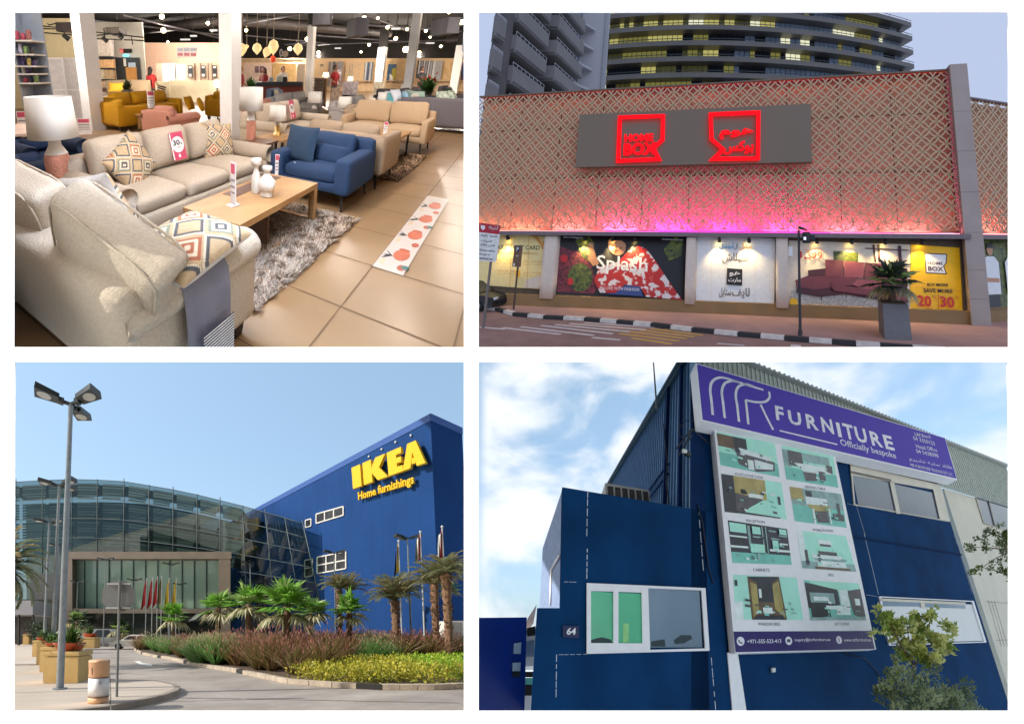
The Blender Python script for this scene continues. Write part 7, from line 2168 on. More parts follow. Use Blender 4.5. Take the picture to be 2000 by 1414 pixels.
        a = rg.uniform(0, 6.28, n) * .35 + cl * 2.2; el = rg.uniform(.35, 1.25, n)
        D = np.stack([np.cos(a) * np.cos(el), np.sin(a) * np.cos(el), np.sin(el)], 1); N = np.stack([-np.sin(a), np.cos(a), np.zeros(n)], 1)
        m = MB(fr)
        u = rg.rand(n); q = np.sin(s * 3.1 + 1) * np.sin(t * 4.3) * .25
        k = np.where(u + q < .38, 0, np.where(u + q < .72, 1, 2))
        for j in range(3):
            w_ = k == j
            m.leaves(Pp[w_], D[w_], N[w_], L * rg.uniform(.6, 1.2, w_.sum()), wd, mi=j, bend=.3, seg=2)
        m.build('pile', cols_, T)
    rug('shaggy grey beige rug under the coffee table', 1.62, 3.46, 1.12, 2.12, 27000, [mat('shag_grey', (168, 156, 146), .95, var=.2, scale=6), mat('shag_pale', (210, 194, 174), .95, var=.15, scale=6), mat('shag_brown', (140, 112, 90), .95, var=.2, scale=6)], .062, 3)
    rug('brown shaggy rug beside the far coffee table', 5.15, 7.0, 1.15, 2.5, 7000, [mat('shag_brown', (140, 112, 90)), mat('shag_tan', (176, 146, 112), .95, var=.2), mat('shag_umber', (92, 66, 48), .95, var=.2)], .07, 4, .018)
    # ---------------- blue armchair
    sofa('deep blue armchair with thin black legs and two blue cushions', 3.98, 1.76, BA, .98, .92, 1, blue, H=.80, armW=.17, armH=.60, name='armchair', cat='armchair', leg='pin', roll=False, q=7, bh=.32, seatH=.44)
    pillow('square blue cushion leaning in the blue armchair', S(3.80, 1.98, .66), .45, .44, .17, Rz(BA + math.radians(-12)) @ Rx(math.radians(-14)), [dteal], n=16)
    pillow('long low blue cushion at the right of the square one', S(3.90, 1.66, .56), .44, .24, .14, Rz(BA + math.radians(4)) @ Rx(math.radians(-12)) @ Ry(math.radians(5)), [blue], n=14)
    m = MB(fr); o = S(3.66, 1.95, .462); m.box(o[0] - .035, o[0] + .035, o[1] - .02, o[1] + .02, o[2], o[2] + .004); tag(m.build('swing_tag', card), 'small white tag lying on the blue seat', 'tag')
    # ---------------- seating along the aisle
    sofa('greige two seat sofa backing onto the blue armchair', 4.98, 1.88, FA, 1.3, .85, 2, greige, H=.80, armW=.14, armH=.70, leg='pin', roll=False, bh=.34)
    sofa('beige loveseat facing the camera at the right with slim black legs', 7.50, 2.02, BA, 1.62, .86, 2, tanf, H=.84, armW=.12, armH=.64, leg='pin', roll=False, bh=.44)
    T = thing(fr, 'coffee_table', 'black framed wooden coffee table beside the brown rug', 'coffee table', S(6.2, 1.75))
    m = MB(fr); sbox(m, 5.6, 6.85, 1.42, 2.1, .43, .46); m.build('top', wood, T)
    for sa in (5.62, 6.80):
        for ta in (1.44, 2.05):
            m = MB(fr); sbox(m, sa, sa + .03, ta, ta + .03, 0, .43); m.build('leg', bleg, T)
    m = MB(fr); sbox(m, 5.64, 6.8, 1.45, 2.06, .12, .14); m.build('shelf', bleg, T)
    o = S(5.95, 1.6, .14); T = thing(fr, 'ring_vase', 'white ring shaped vase on the low shelf of the black framed table', 'vase', o)
    m = MB(fr); th = np.linspace(0, 2 * math.pi, 17)
    m.tube([o + A2 * .11 * math.cos(k) + uz * (.14 + .13 * math.sin(k)) for k in th], .035, 8); m.build('ring', ceram, T)
    stand(752, 262, .46, 8, 24, 'pink price card on the black framed coffee table', 0)
    # ---------------- side tables and lamps
    def side_table(c, w, h, label, mt, legm):
        T = thing(fr, 'side_table', label, 'side table', (c[0], c[1], 0)); R = Rz(-AZ)
        m = MB(fr, R, (c[0], c[1], 0)); m.box(-w / 2, w / 2, -w / 2, w / 2, h - .03, h); m.build('top', mt, T)
        m = MB(fr, R, (c[0], c[1], 0)); m.box(-w / 2 + .02, w / 2 - .02, -w / 2 + .02, w / 2 - .02, .14, .16); m.build('shelf', mt, T)
        for a in (-1, 1):
            for b in (-1, 1):
                m = MB(fr, R, (c[0], c[1], 0)); x, y_ = a * (w / 2 - .025), b * (w / 2 - .025); m.box(x - .015, x + .015, y_ - .015, y_ + .015, 0, h - .03); m.build('leg', legm, T)
    side_table(g(541, 267, .5), .52, .5, 'light wood side table carrying the small brass lamp', wood, bleg)
    side_table(g(505, 276, .5), .42, .5, 'dark wood side table carrying the pink ribbed lamp', mat('wood_dark2', (104, 72, 52), .5, var=.15), bleg)
    side_table(g(160, 366, .5), .52, .5, 'brown side table in the corner under the largest lamp', mat('wood_brown', (146, 98, 60), .5, var=.15), dleg)
    shade = mat('shade_white', (236, 234, 228), .8, var=.02); shadel = mat('shade_lit', (255, 240, 210), .8, var=0, emit=.9)
    def tlamp(px, pb, z, prof, ribs, label, sh, mt_lo, mt_hi, lit=False, split=.62, group='table lamps with white shades'):
        """sh: (px half width bottom, half width top, top y, bottom y) of the shade; prof in px radii and 0..1 heights up to the shade"""
        o = g(px, pb, z); y = o[1]; sc = y / F
        T = thing(fr, 'table_lamp', label, 'lamp', o, group)
        zb_, zt_ = P(px, sh[3], y)[2], P(px, sh[2], y)[2]
        H = zb_ - z + .03
        lo = [(r_ * sc, h_ * H) for r_, h_ in prof if h_ <= split]; hi = [(r_ * sc, h_ * H) for r_, h_ in prof if h_ >= split]
        if lo: m = MB(fr); m.lathe(o, lo, 20); m.build('base', mt_lo, T)
        if len(hi) > 1: m = MB(fr); m.lathe(o, hi, 20); m.build('neck', mt_hi, T)
        m = MB(fr); n = 28; th = np.linspace(0, 2 * math.pi, n, endpoint=False)
        r0, r1 = sh[0] * sc, sh[1] * sc
        v = [(o[0] + r0 * math.cos(k), y + r0 * math.sin(k), zb_) for k in th] + [(o[0] + r1 * math.cos(k), y + r1 * math.sin(k), zt_) for k in th] + [(o[0] + r1 * .97 * math.cos(k), y + r1 * .97 * math.sin(k), zt_) for k in th] + [(o[0] + r0 * .97 * math.cos(k), y + r0 * .97 * math.sin(k), zb_) for k in th]
        f = [(a * n + i, a * n + (i + 1) % n, ((a + 1) % 4) * n + (i + 1) % n, ((a + 1) % 4) * n + i) for a in range(4) for i in range(n)]
        m.add(v, f, True); m.build('lamp_shade', shadel if lit else shade, T)
    rib = mat('lamp_pink_ribbed', (214, 148, 124), .7, var=.16, scale=70, bump=.8, bscale=70)
    neckw = mat('lamp_white', (230, 226, 222), .5, var=.02); brass = mat('lamp_brass', (196, 160, 92), .35, metal=.5)
    tlamp(119, 360, .5, [(22, 0), (23, .02), (24, .5), (21.5, .62), (21.5, .62), (19, .66), (12, .78), (11, .95), (8, 1)], True, 'largest white drum lamp with pink ribbed base at left', (46, 41, 189, 268), rib, neckw)
    tlamp(490, 273, .5, [(9, 0), (9.2, .02), (9.2, .58), (9, .62), (9, .62), (7.5, .7), (6, 1)], True, 'pink ribbed lamp beside the broad white column', (23, 22, 171, 216), rib, neckw)
    tlamp(541, 265, .5, [(8.2, 0), (8.2, .02), (5, .62), (5, .62), (4, 1)], False, 'small white shaded brass lamp on the light side table', (18, 15, 207, 236), brass, neckw)
    for (px, pb, z, sh, lab, lit) in ((614, 213, .5, (14, 12.5, 180, 201), 'white shaded lamp behind the second card bearing sofa', False), (672, 218, .5, (13.5, 11.5, 190, 211), 'white shaded lamp on a small round table, right', False), (744, 214, .5, (8.5, 8, 181, 201), 'small cream lamp beside the coloured cushions', False), (636, 155, .9, (6.5, 4.5, 142, 151), 'lit white lamp on the tall dresser', True), (790, 188, .5, (10, 7, 165, 178), 'lamp with grey shade near the right white column', False), (684, 160, .9, (5, 4, 150, 158), 'tiny lamp before the striped wallpaper', True)):
        tlamp(px, pb, z, [(5, 0), (5, .3), (3, .62), (3, .62), (2, 1)], False, lab, sh, neckw, neckw, lit)
    # ---------------- middle rows of seating
    sofa('second beige sofa with a smaller pink card, behind the brass lamp', 6.2, 3.55, FB, 1.9, .98, 2, beige, H=.86, bh=.43)
    sofa('pinkish tan sofa with a rolled back bolster beyond the brass lamp', 7.7, 5.2, FB, 1.7, .9, 2, pinkf, H=.80, bh=.3)
    sofa('pale grey sofa with its back to the counter', 10.2, 5.6, FB, 2.2, .9, 2, lgrey, H=.82, bh=.36)
    sofa('slate blue wing armchair with a cream cushion before the counter', 0, 0, FB + .2, .95, .9, 1, sblue, H=1.0, bh=.4, name='armchair', cat='armchair', loc=P(552, 200, 12.4))
    pillow('cream cushion in the slate blue armchair', np.array([P(552, 200, 12.2)[0] - .2, 12.15, .72]), .42, .4, .14, Rz(FB + .3) @ Rx(-.3), [fabric('cream', (216, 204, 180))], n=8)
    sofa('grey sofa in front of the drawer dresser', 0, 0, FB, 2.0, .95, 2, lgrey, H=.8, bh=.34, loc=P(700, 215, 10.2))
    sofa('mid grey swept armchair between the two small lamps', 0, 0, FB - .2, .9, .9, 1, greige, H=.78, bh=.3, name='armchair', cat='armchair', loc=P(722, 225, 8.8))
    sofa('large dark grey reclining sofa at the right edge, back turned', 0, 0, FA, 2.3, 1.0, 2, greyf, H=.92, armW=.22, armH=.66, roll=False, bh=.36, loc=P(876, 250, 9.3))
    sofa('grey sofa with high back behind the coloured cushions', 0, 0, FB, 2.1, 1.0, 2, greyf, H=1.0, bh=.4, roll=False, loc=P(818, 200, 12.8))
    sofa('grey recliner beside the plant with red flowers', 0, 0, FB, 1.2, 1.0, 1, greyf, H=1.02, bh=.4, roll=False, name='armchair', cat='armchair', loc=P(885, 195, 14.0))
    sofa('dark grey round armchair left of the right white column', 0, 0, FA, .9, .9, 1, greyf, H=.9, bh=.3, name='armchair', cat='armchair', loc=P(762, 190, 14.6))
    cl = [('aqua', (120, 196, 206)), ('white', (230, 230, 226)), ('dotted', (222, 226, 236)), ('teal', (70, 150, 164)), ('sky', (150, 190, 220)), ('sage', (158, 178, 168)), ('ivory', (226, 220, 206)), ('mint', (176, 206, 190))]
    for i, (nm, c) in enumerate(cl):
        o = P(758 + i * 8.5, 193 - (i % 3) * 3, 9.9 + .15 * (i % 2))
        pillow('%s cushion in the heap on the low grey sofa' % nm, o, .42, .36, .16, Rz(.3 * i) @ Rx(-.5), [fabric('heap_' + nm, c)], n=8, group='coloured cushions in a heap')
    for i in range(3):
        o = P(866 + i * 9, 190 - i, 10.4)
        pillow('leaf patterned white cushion on the right grey sofa', o, .42, .36, .16, Rz(.4 * i) @ Rx(-.5), [mat('leafy_cushion', (226, 230, 216), .9, rgb2=(120, 150, 130), scale=14)], n=8, group='leaf patterned cushions')
    # mustard group
    sofa('mustard velvet three seat sofa at left in the middle distance', 7.2, 9.3, FB, 2.5, .95, 3, must, H=.84, bh=.4, roll=False)
    sofa('mustard velvet loveseat seen from behind at its left', 5.75, 8.55, FA, 1.4, .9, 1, must, H=.8, bh=.3, roll=False)
    sofa('mustard velvet loveseat against the broad white column', 9.3, 7.4, FB, 1.7, .95, 2, must, H=.84, bh=.4, roll=False)
    for i, (px, py, y) in enumerate(((214, 206, 9.9), (228, 206, 10.1), (370, 202, 10.6), (392, 205, 10.5))):
        pillow('mustard scatter cushion on the mustard velvet seating', P(px, py, y), .44, .42, .16, Rz(FB + .3 * (i - 1)) @ Rx(-.35), [must], n=8, group='mustard scatter cushions')
    T = thing(fr, 'coffee_table', 'slatted light wood coffee table among the mustard sofas', 'coffee table', g(291, 244))
    m = MB(fr); c = g(291, 244); y = 9.3; a, b = P(262, 214, y)[0], P(322, 214, y)[0]; m.box(a, b, y, y + .8, .38, .42); m.build('top', wood, T)
    m = MB(fr); m.box(a + .05, b - .05, y + .05, y + .75, .04, .378); m.build('body', mat('wood_slat', (166, 126, 82), .6, var=.3, scale=12), T)
    stand(296, 212, .42, 14, 34, 'white price card on the slatted coffee table', 0)
    sofa('dusty pink armchair behind the long beige sofa', 5.35, 6.0, FA, .95, .9, 1, pinkf, H=.78, bh=.3, name='armchair', cat='armchair')
    stand(166, 262, .3, 26, 30, 'white notice card behind the left end of the long sofa', .1, grp='price cards on stands')
    stand(48, 262, .3, 18, 44, 'white price sheet at the far left behind the lamp', .1)
    # left edge: round table, blue chairs
    T = thing(fr, 'round_table', 'pinkish round table with dark edge at the left border', 'table', P(30, 250, 5.0) * [1, 1, 0])
    o = P(30, 252, 5.0); m = MB(fr); m.cyl((o[0], 5.0, o[2] - .03), (o[0], 5.0, o[2]), .55, n=28); m.build('top', mat('table_pinkish', (214, 186, 168), .5), T)
    m = MB(fr); m.cyl((o[0], 5.0, 0), (o[0], 5.0, o[2] - .03), .06, n=10); m.cyl((o[0], 5.0, 0), (o[0], 5.0, .03), .3, n=16); m.build('pedestal', dleg, T)
    sofa('navy tub chair behind the lamp at left', 0, 0, FB, .85, .8, 1, navy, H=.74, armH=.66, bh=.2, name='armchair', cat='armchair', loc=P(88, 320, 4.5), leg='pin')
    sofa('navy chair cut by the left border of the view', 0, 0, FA, .7, .7, 1, navy, H=.76, armH=.6, bh=.2, name='armchair', cat='armchair', loc=P(22, 320, 3.6), leg='pin')
    # second card and main card on sofas
    def promo(c, w, h, R, label, grp=None):
        T = thing(fr, 'sale_card', label, 'sale card', c, grp)
        m = MB(fr, R, c); m.box(-w / 2, w / 2, -.003, .003, -h / 2, h / 2); m.build('card', mat('sale_pink', (200, 70, 104), .5, var=.05), T)
        m = MB(fr, R, c)
        m.poly([(w * .46 * math.cos(k), -.0055, h * .05 + w * .46 * math.sin(k)) for k in np.linspace(0, 2 * math.pi, 22, endpoint=False)]); m.box(-w * .1, w * .06, -.0054, -.004, -h * .42, -h * .3); m.box(-w * .5, -w * .42, -.0054, -.004, -h * .48, h * .48); m.build('disc', mat('sale_white', (240, 240, 240), .5), T)
        m = MB(fr, R, c); m.text('30', (-w * .34, -.0075, h * .02), (1, 0, 0), (0, 0, 1), w * .5, h * .2, heavy=.03); m.text('%', (w * .2, -.0075, h * .02), (1, 0, 0), (0, 0, 1), w * .14, h * .1, heavy=.02); m.text('OFF', (-w * .15, -.0075, -h * .08), (1, 0, 0), (0, 0, 1), w * .3, h * .05); m.build('lettering', mat('sale_ink', (36, 34, 40), .5), T)
    promo(S(2.62, 2.845, .72), .19, .30, Rz(FB) @ Rx(math.radians(-14)), 'pink 30 percent card on the middle cushion of the long sofa')
    promo(S(6.35, 3.55, .76), .20, .36, Rz(FB) @ Rx(math.radians(-14)), 'smaller pink 30 percent card on the second beige sofa')
    m = MB(fr, Rz(FA), S(1.47, 2.12)); m.box(-.03, .03, -.012, -.008, .30, .56); tag(m.build('care_tag', card), 'white care tag hanging on the long sofa arm', 'tag')
    # ---------------- floor sticker strip with pots and leaves
    T = thing(fr, 'floor_sticker', 'white floor sticker strip printed with orange pots and leaves', 'floor sticker', S(3.4, .6))
    m = MB(fr); m.poly([S(2.66, .47, .008), S(4.78, .47, .008), S(4.78, .70, .008), S(2.66, .70, .008)]); m.build('strip', mat('sticker_white', (196, 184, 172), .4, var=.03), T)
    m = MB(fr)
    def disc(s, t, rs, rt, z, mi, n=12): m.poly([S(s + rs * math.cos(k), t + rt * math.sin(k), z) for k in np.linspace(0, 2 * math.pi, n, endpoint=False)], mi=mi)
    rg = np.random.RandomState(8)
    for i in range(4):
        s = 2.98 + i * .48
        disc(s, .56, .11, .062, .011, 0); disc(s + .1, .56, .03, .045, .012, 1)
        for k in range(9):
            a = rg.uniform(-1.2, 1.2); m.poly([S(s - .05, .62, .0115), S(s - .02 - .1 * math.cos(a) * .3, .64, .0115), S(s - .06 + .1 * math.sin(a), .69, .0115), S(s - .07, .63, .0115)], mi=2)
        disc(s - .22, .51, .05, .03, .0112, 1); disc(s - .2, .66, .05, .02, .0113, 3)
        if i % 2 == 0: disc(s - .2, .485, .035, .03, .0115, 4)
    m.build('print', [mat('st_orange', (190, 92, 56), .4, var=.15, scale=12), mat('st_rust', (176, 78, 44), .4), mat('st_black', (66, 66, 66), .4), mat('st_beige', (206, 176, 140), .4), mat('st_teal', (40, 96, 92), .4)], T)

    # ---------------- back of the shop
    # folding screen
    T = thing(fr, 'folding_screen', 'white three panel folding screen standing left of the column', 'screen', P(110, 240, 10.5) * [1, 1, 0])
    for i, (pa, pb, dy) in enumerate(((57, 92, .3), (92, 118, -.3), (118, 154, .3))):
        a, b = P(pa, 118, 10.5), P(pb, 118, 10.5); a[1] += dy / 2; b[1] -= dy / 2
        if i == 1: a[1], b[1] = 10.35, 10.65
        m = MB(fr); zt = 1.83
        m.prism([[a[0], a[1], .05], [b[0], b[1], .05], [b[0], b[1], zt], [a[0], a[1], zt]], (0, .02, 0)); pn = m.build('panel', mat('screen_fabric', (212, 208, 206), .8, var=.1, scale=10), T)
        m = MB(fr)
        d = nrm(b - a) * .03
        for p in (a, b - d * [1, 1, 0]): m.prism([[p[0], p[1] - .01, 0], [p[0] + d[0], p[1] + d[1] - .01, 0], [p[0] + d[0], p[1] + d[1] - .01, zt + .02], [p[0], p[1] - .01, zt + .02]], (0, .045, 0))
        for z in (.05, .95, zt - .03): m.prism([[a[0], a[1] - .008, z], [b[0], b[1] - .008, z], [b[0], b[1] - .008, z + .035], [a[0], a[1] - .008, z + .035]], (0, .03, 0))
        m.build('frame', white, pn)
    # shelf rack at left edge with goods
    T = thing(fr, 'display_rack', 'tall white display rack with decor goods at the left edge', 'rack', P(36, 250, 7.6) * [1, 1, 0])
    y = 7.6
    m = MB(fr); a, b = P(18, 50, y)[0], P(61, 50, y)[0]; m.box(a, b, y + .42, y + .46, 0, 2.75); m.box(a, a + .03, y, y + .42, 0, 2.75); m.build('back_panel', mat('rack_blue_grey', (156, 168, 184), .7), T)
    levels = [79, 106, 129, 144, 162]
    for i, py in enumerate(levels):
        m = MB(fr); z = P(40, py, y)[2]; m.box(a, b - .02 * (i % 2), y - .05, y + .42, z - .03, z); m.build('shelf', white, T)
    rg = np.random.RandomState(12)
    pal = [(60, 52, 92), (176, 74, 96), (190, 190, 214), (206, 150, 150), (50, 44, 44), (220, 210, 206), (150, 96, 92), (120, 150, 90), (216, 190, 110)]
    for i, py in enumerate(levels):
        z = P(40, py, y)[2]; x = a + .04
        while x < b - .1:
            w, h = rg.uniform(.07, .13), rg.uniform(.1, .2)
            c = pal[rg.randint(len(pal))]
            m = MB(fr)
            if rg.rand() < .5: m.rbox((x + w / 2, y + .08, z + h / 2 + .001), (w * .9, .12, h), .02, 3)
            else: m.lathe((x + w / 2, y + .08, z + .001), [(w * .3, 0), (w * .45, h * .4), (w * .3, h * .8), (w * .36, h)], 10)
            tag(m.build('decor_item', mat('decor_%d_%d_%d' % c, c, .5)), 'small decor piece on the white rack at the left edge', 'decor', 'decor pieces on the white rack'); x += w + .02
    # grey wall: exit sign, door, shelves, plant
    T = thing(fr, 'exit_sign', 'red and black EXIT sign above the dark grey door', 'exit sign', P(245, 100, 15.5))
    part(234, 96, 241, 104, 15.5, mat('exit_red', (210, 52, 48), .4, emit=.3), 'red_panel', T); part(241, 96, 257, 104, 15.5, mat('exit_black', (30, 28, 30), .4), 'black_panel', T)
    m = MB(fr); o = P(235, 103, 15.48); m.text('EXIT', o, (1, 0, 0), uz, P(240.5, 103, 15.48)[0] - o[0], .1); m.build('lettering', card, T)
    T = thing(fr, 'door', 'dark grey door with a blue notice and brown board', 'door', P(252, 170, 15.45) * [1, 1, 0])
    part(235, 113, 272, 243, 15.45, dkg, 'leaf', T); part(251, 123, 264, 132, 15.43, mat('notice_blue', (180, 206, 232), .5), 'notice', T); part(251, 132, 266, 200, 15.42, mat('board_tan', (196, 142, 84), .6), 'board', T); part(242, 115, 245, 130, 15.42, white, 'handle', T)
    m = MB(fr); o = P(246, 109, 15.4); m.ball(o, (.14, .05, .06), 10, 6); tag(m.build('emergency_lamp', emitter('emerg_cyan', (120, 230, 245), 1.5)), 'small cyan emergency light over the door', 'lamp')
    T = thing(fr, 'shelf_unit', 'shelf unit with boxes and books right of the left column', 'shelf', P(198, 200, 15.0) * [1, 1, 0])
    part(176, 76, 220, 215, 15.2, mat('shelf_back', (214, 206, 200), .8), 'back_panel', T)
    for py in (112, 134, 156): part(176, py, 221, py + 1.6, 14.7, dkg, 'shelf', T, .5)
    for (x0, y0, x1, y1, c, lab, nm) in ((180, 78, 194, 110, (214, 206, 204), 'tall white box on the top shelf', 'box'), (197, 78, 215, 110, (216, 204, 200), 'wide white box on the top shelf', 'box'), (183, 117, 219, 133, (216, 172, 130), 'long orange tan box on the middle shelf', 'box'), (186, 136, 203, 155, (190, 178, 160), 'row of pale books on the lower shelf', 'books'), (204, 137, 220, 155, (176, 150, 120), 'row of brown books on the lower shelf', 'books'), (184, 158, 200, 172, (206, 170, 140), 'tan basket on the bottom shelf', 'basket'), (202, 158, 219, 172, (180, 160, 140), 'woven basket on the bottom shelf', 'basket')):
        m = MB(fr); m.box(*rect(x0, y0, x1, y1, 14.75, .35)); tag(m.build(nm, mat('goods_%d_%d_%d' % c, c, .7, var=.2, scale=14)), lab, 'box' if nm == 'box' else ('book' if nm == 'books' else 'basket'))
    # bed with yellow pillows
    o = P(234, 190, 13.2)
    T = thing(fr, 'bed', 'pale bed end with two yellow pillows beyond the mustard sofa', 'bed', (o[0], 13.2, 0))
    m = MB(fr); m.rbox((o[0], 13.6, .45), (1.7, 1.6, .3), .08, 4); m.build('mattress', mat('bed_linen', (224, 212, 198), .8, bump=.2, bscale=20), T)
    m = MB(fr); m.rbox((o[0], 14.4, .65), (1.75, .12, 1.0), .05, 3); m.build('headboard', greige, T)
    for px in (226, 240): pillow('yellow pillow propped on the pale bed', P(px, 171, 13.9), .55, .34, .16, Rx(-.3), [fabric('yellow', (222, 172, 60))], n=8, group='yellow pillows on the bed')
    # potted palm
    def potplant(px, pb, ptop, y, rpx, label, col, n, seed, flowers=None):
        o = P(px, pb, y); zt = P(px, ptop, y)[2]; r_ = rpx * y / F
        T = thing(fr, 'potted_plant', label, 'plant', (o[0], y, 0)); rg = np.random.RandomState(seed)
        m = MB(fr); m.lathe((o[0], y, 0), [(.14, 0), (.2, max(.3, o[2]))], 12); m.build('pot', mat('pot_dark', (60, 54, 50), .6), T)
        a = rg.uniform(0, 6.28, n); el = rg.uniform(.2, 1.5, n)
        D = np.stack([np.cos(a) * np.cos(el), np.sin(a) * np.cos(el), np.sin(el)], 1); N = np.stack([-np.sin(a), np.cos(a), 0 * a], 1)
        b = np.repeat(np.array([[o[0], y, max(.3, o[2])]]), n, 0) + rg.normal(size=(n, 3)) * .12 * r_
        m = MB(fr); L = np.minimum(r_ / np.maximum(.35, np.cos(el)), (zt - max(.3, o[2]))) * rg.uniform(.6, 1.05, n)
        m.leaves(b, D, N, L, .07, bend=.2, seg=2, mi=0)
        if flowers:
            k = rg.choice(n, 26, False); m.leaves(b[k] + D[k] * L[k][:, None] * .7, D[k], N[k], .16, .14, mi=1)
        m.build('foliage', [col, mat('flower_red', (206, 70, 44), .6)], T)
    gl = leafm('plant_green', (60, 110, 44), var=.3, scale=4); gd = leafm('plant_dark', (52, 66, 42), var=.3, scale=4)
    potplant(248, 176, 146, 13.0, 16, 'dark spiky palm plant before the grey door', gd, 60, 1)
    potplant(490, 178, 143, 12.2, 13, 'bright green plant beside the cash counter', gl, 220, 2)
    potplant(834, 178, 138, 15.5, 24, 'leafy plant with red flowers right of the white column', gl, 200, 3, True)
    potplant(872, 184, 172, 12.6, 12, 'low green plant among the right grey sofas', gl, 60, 4)
    # white wardrobes, framed boards
    T = thing(fr, 'wardrobe', 'bright white wardrobe before the pink wall', 'wardrobe', P(331, 170, 19.5) * [1, 1, 0])
    part(308, 125, 320, 190, 19.8, mat('wardrobe_side', (196, 170, 150), .6), 'side', T, .6); part(320, 125, 341, 190, 19.5, white, 'door', T); part(341, 127, 346, 153, 19.52, dkg, 'mirrored_panel', T); part(346, 126, 368, 190, 19.5, mat('wardrobe_cream', (226, 210, 196), .6), 'door', T)
    for i, (px, lab) in enumerate(((371.5, 'first dark framed board on the pale closet doors'), (397, 'second dark framed board on the pale closet doors'), (419, 'third dark framed board, nearest the white column'))):
        T = thing(fr, 'framed_board', lab, 'board', P(px, 152, 19.0), 'framed boards on the closets')
        part(px - 4, 128.5, px + 4, 152.5, 19.0, dkg, 'frame', T); part(px - 2.8, 130, px + 2.8, 134, 18.98, white, 'print', T, .01); part(px - 2.8, 145, px + 2.8, 150.5, 18.98, white, 'print', T, .01)
    T = thing(fr, 'closet', 'long row of pale peach closets with framed boards', 'wardrobe', P(405, 170, 19.2) * [1, 1, 0])
    part(366, 122, 428, 190, 19.1, mat('closet_peach', (230, 206, 184), .6, var=.03), 'body', T)
    for px in (381, 392, 407, 414): part(px, 124, px + .6, 188, 19.08, mat('seam_brown', (150, 120, 100), .6), 'seam', T, .02)
    for i, px in enumerate((352, 365, 378)):
        m = MB(fr); quad(m, [(px - 6.5, 113), (px + 6, 113), (px + 6, 93), (px - 6.5, 92)], 15.5, .02, 0); quad(m, [(px - 5.5, 110), (px + 5, 110), (px + 5, 104), (px - 5.5, 104)], 15.48, .01, 1); quad(m, [(px - 5.5, 101), (px + 5, 101), (px + 5, 95), (px - 5.5, 95)], 15.48, .01, 2)
        tag(m.build('hanging_banner', [mat('banner_white', (222, 216, 224), .7), mat('banner_rose', (186, 120, 130), .7), mat('banner_grey', (176, 180, 200), .7)]), 'small hanging paper banner under the dark ceiling', 'banner', 'three hanging paper banners')
    # bright bed stand area
    m = MB(fr); m.box(*rect(332, 158, 440, 199, 17.0, .3)); m.box(*rect(296, 160, 330, 202, 16.0, .3)); tag(m.build('low_display', mat('display_cream', (232, 222, 196), .6, var=.12, scale=2)), 'low cream bedroom display below the closets', 'display')
    o = P(424, 164, 11.6); T = thing(fr, 'globe_lamp', 'white globe lamp with leaves left of the broad column', 'lamp', (o[0], o[1], 0)); m = MB(fr); m.ball(o, .13, 14, 10); m.build('globe', emitter('globe_white', (255, 246, 226), 1.2), T); m = MB(fr); m.cyl((o[0], o[1], 0), o, .02, n=8); m.build('stem', dleg, T)
    m = MB(fr); m.rbox(P(437, 172, 11.4), (.22, .2, .5), .03, 2); tag(m.build('stool', navy), 'navy upholstered stool beside the globe lamp', 'stool')
    # slatted folding chair
    T = thing(fr, 'folding_chair', 'dark slatted folding chair behind the pink armchair', 'chair', P(316, 195, 12.5) * [1, 1, 0])
    a = P(308, 168, 12.5)
    m = MB(fr, Ry(.25), a)
    for k in range(5): m.box(0, .28, 0, .02, -.02 - .07 * k, .03 - .07 * k)
    m.build('backrest', mat('chair_brown', (84, 52, 42), .6), T)
    m = MB(fr); q = P(314, 190, 12.5); m.box(q[0] - .1, q[0] + .35, 12.3, 12.7, .42, .45); m.build('seat', mat('chair_brown', (84, 52, 42)), T)
    for dx in (-.08, .32):
        m = MB(fr); m.tube([(q[0] + dx, 12.3, 0), (q[0] + dx - .25, 12.6, .6)], .02, 4); m.tube([(q[0] + dx - .25, 12.3, 0), (q[0] + dx, 12.6, .44)], .02, 4); m.build('leg', dleg, T)
    # counter and posts behind it
    T = thing(fr, 'counter', 'dark topped cash counter with reddish front', 'counter', P(545, 200, 14.5) * [1, 1, 0])
    part(498, 161, 592, 169, 14.4, dkg, 'top', T, .8); part(498, 169, 592, 215, 14.5, mat('counter_red', (136, 66, 54), .6, var=.2, scale=2), 'front', T, .6)
    for (px, py, w, h, c, nm, lab) in ((530, 160, 8, 8, (176, 190, 214), 'monitor', 'pale monitor on the cash counter'), (546, 160, 12, 10, (190, 204, 196), 'display_box', 'pale green display box on the cash counter'), (557, 161, 8, 10, (44, 40, 42), 'till', 'black till on the cash counter')):
        m = MB(fr); m.box(*rect(px - w / 2, py - h, px + w / 2, py, 14.6, .2)); tag(m.build(nm, mat('ct_%d_%d_%d' % c, c, .5)), lab, nm.replace('_', ' '))
    # people
    def person(px, yp, y, face, top, label, hairlong=True, h=1.62, seated=False):
        o = P(px, 138, y); o = np.array([o[0], y, 0.0]); R = Rz(face)
        sk = mat('skin_tone', (186, 132, 104), .6); hr = mat('hair_dark', (34, 24, 22), .6)
        T = thing(fr, 'person', label, 'person', o)
        k = h / 1.62; dz = -.42 if seated else 0
        m = MB(fr, R, o)
        def loft(sec, n=12):
            v = []
            for cx, cy, z, rx, ry in sec: v += [(cx + rx * math.cos(q), cy + ry * math.sin(q), z * k + dz) for q in np.linspace(0, 2 * math.pi, n, endpoint=False)]
            K = len(sec); f = [(a * n + i, a * n + (i + 1) % n, (a + 1) * n + (i + 1) % n, (a + 1) * n + i) for a in range(K - 1) for i in range(n)] + [tuple(range(n))[::-1], tuple(range((K - 1) * n, K * n))]
            m.add(v, f, True)
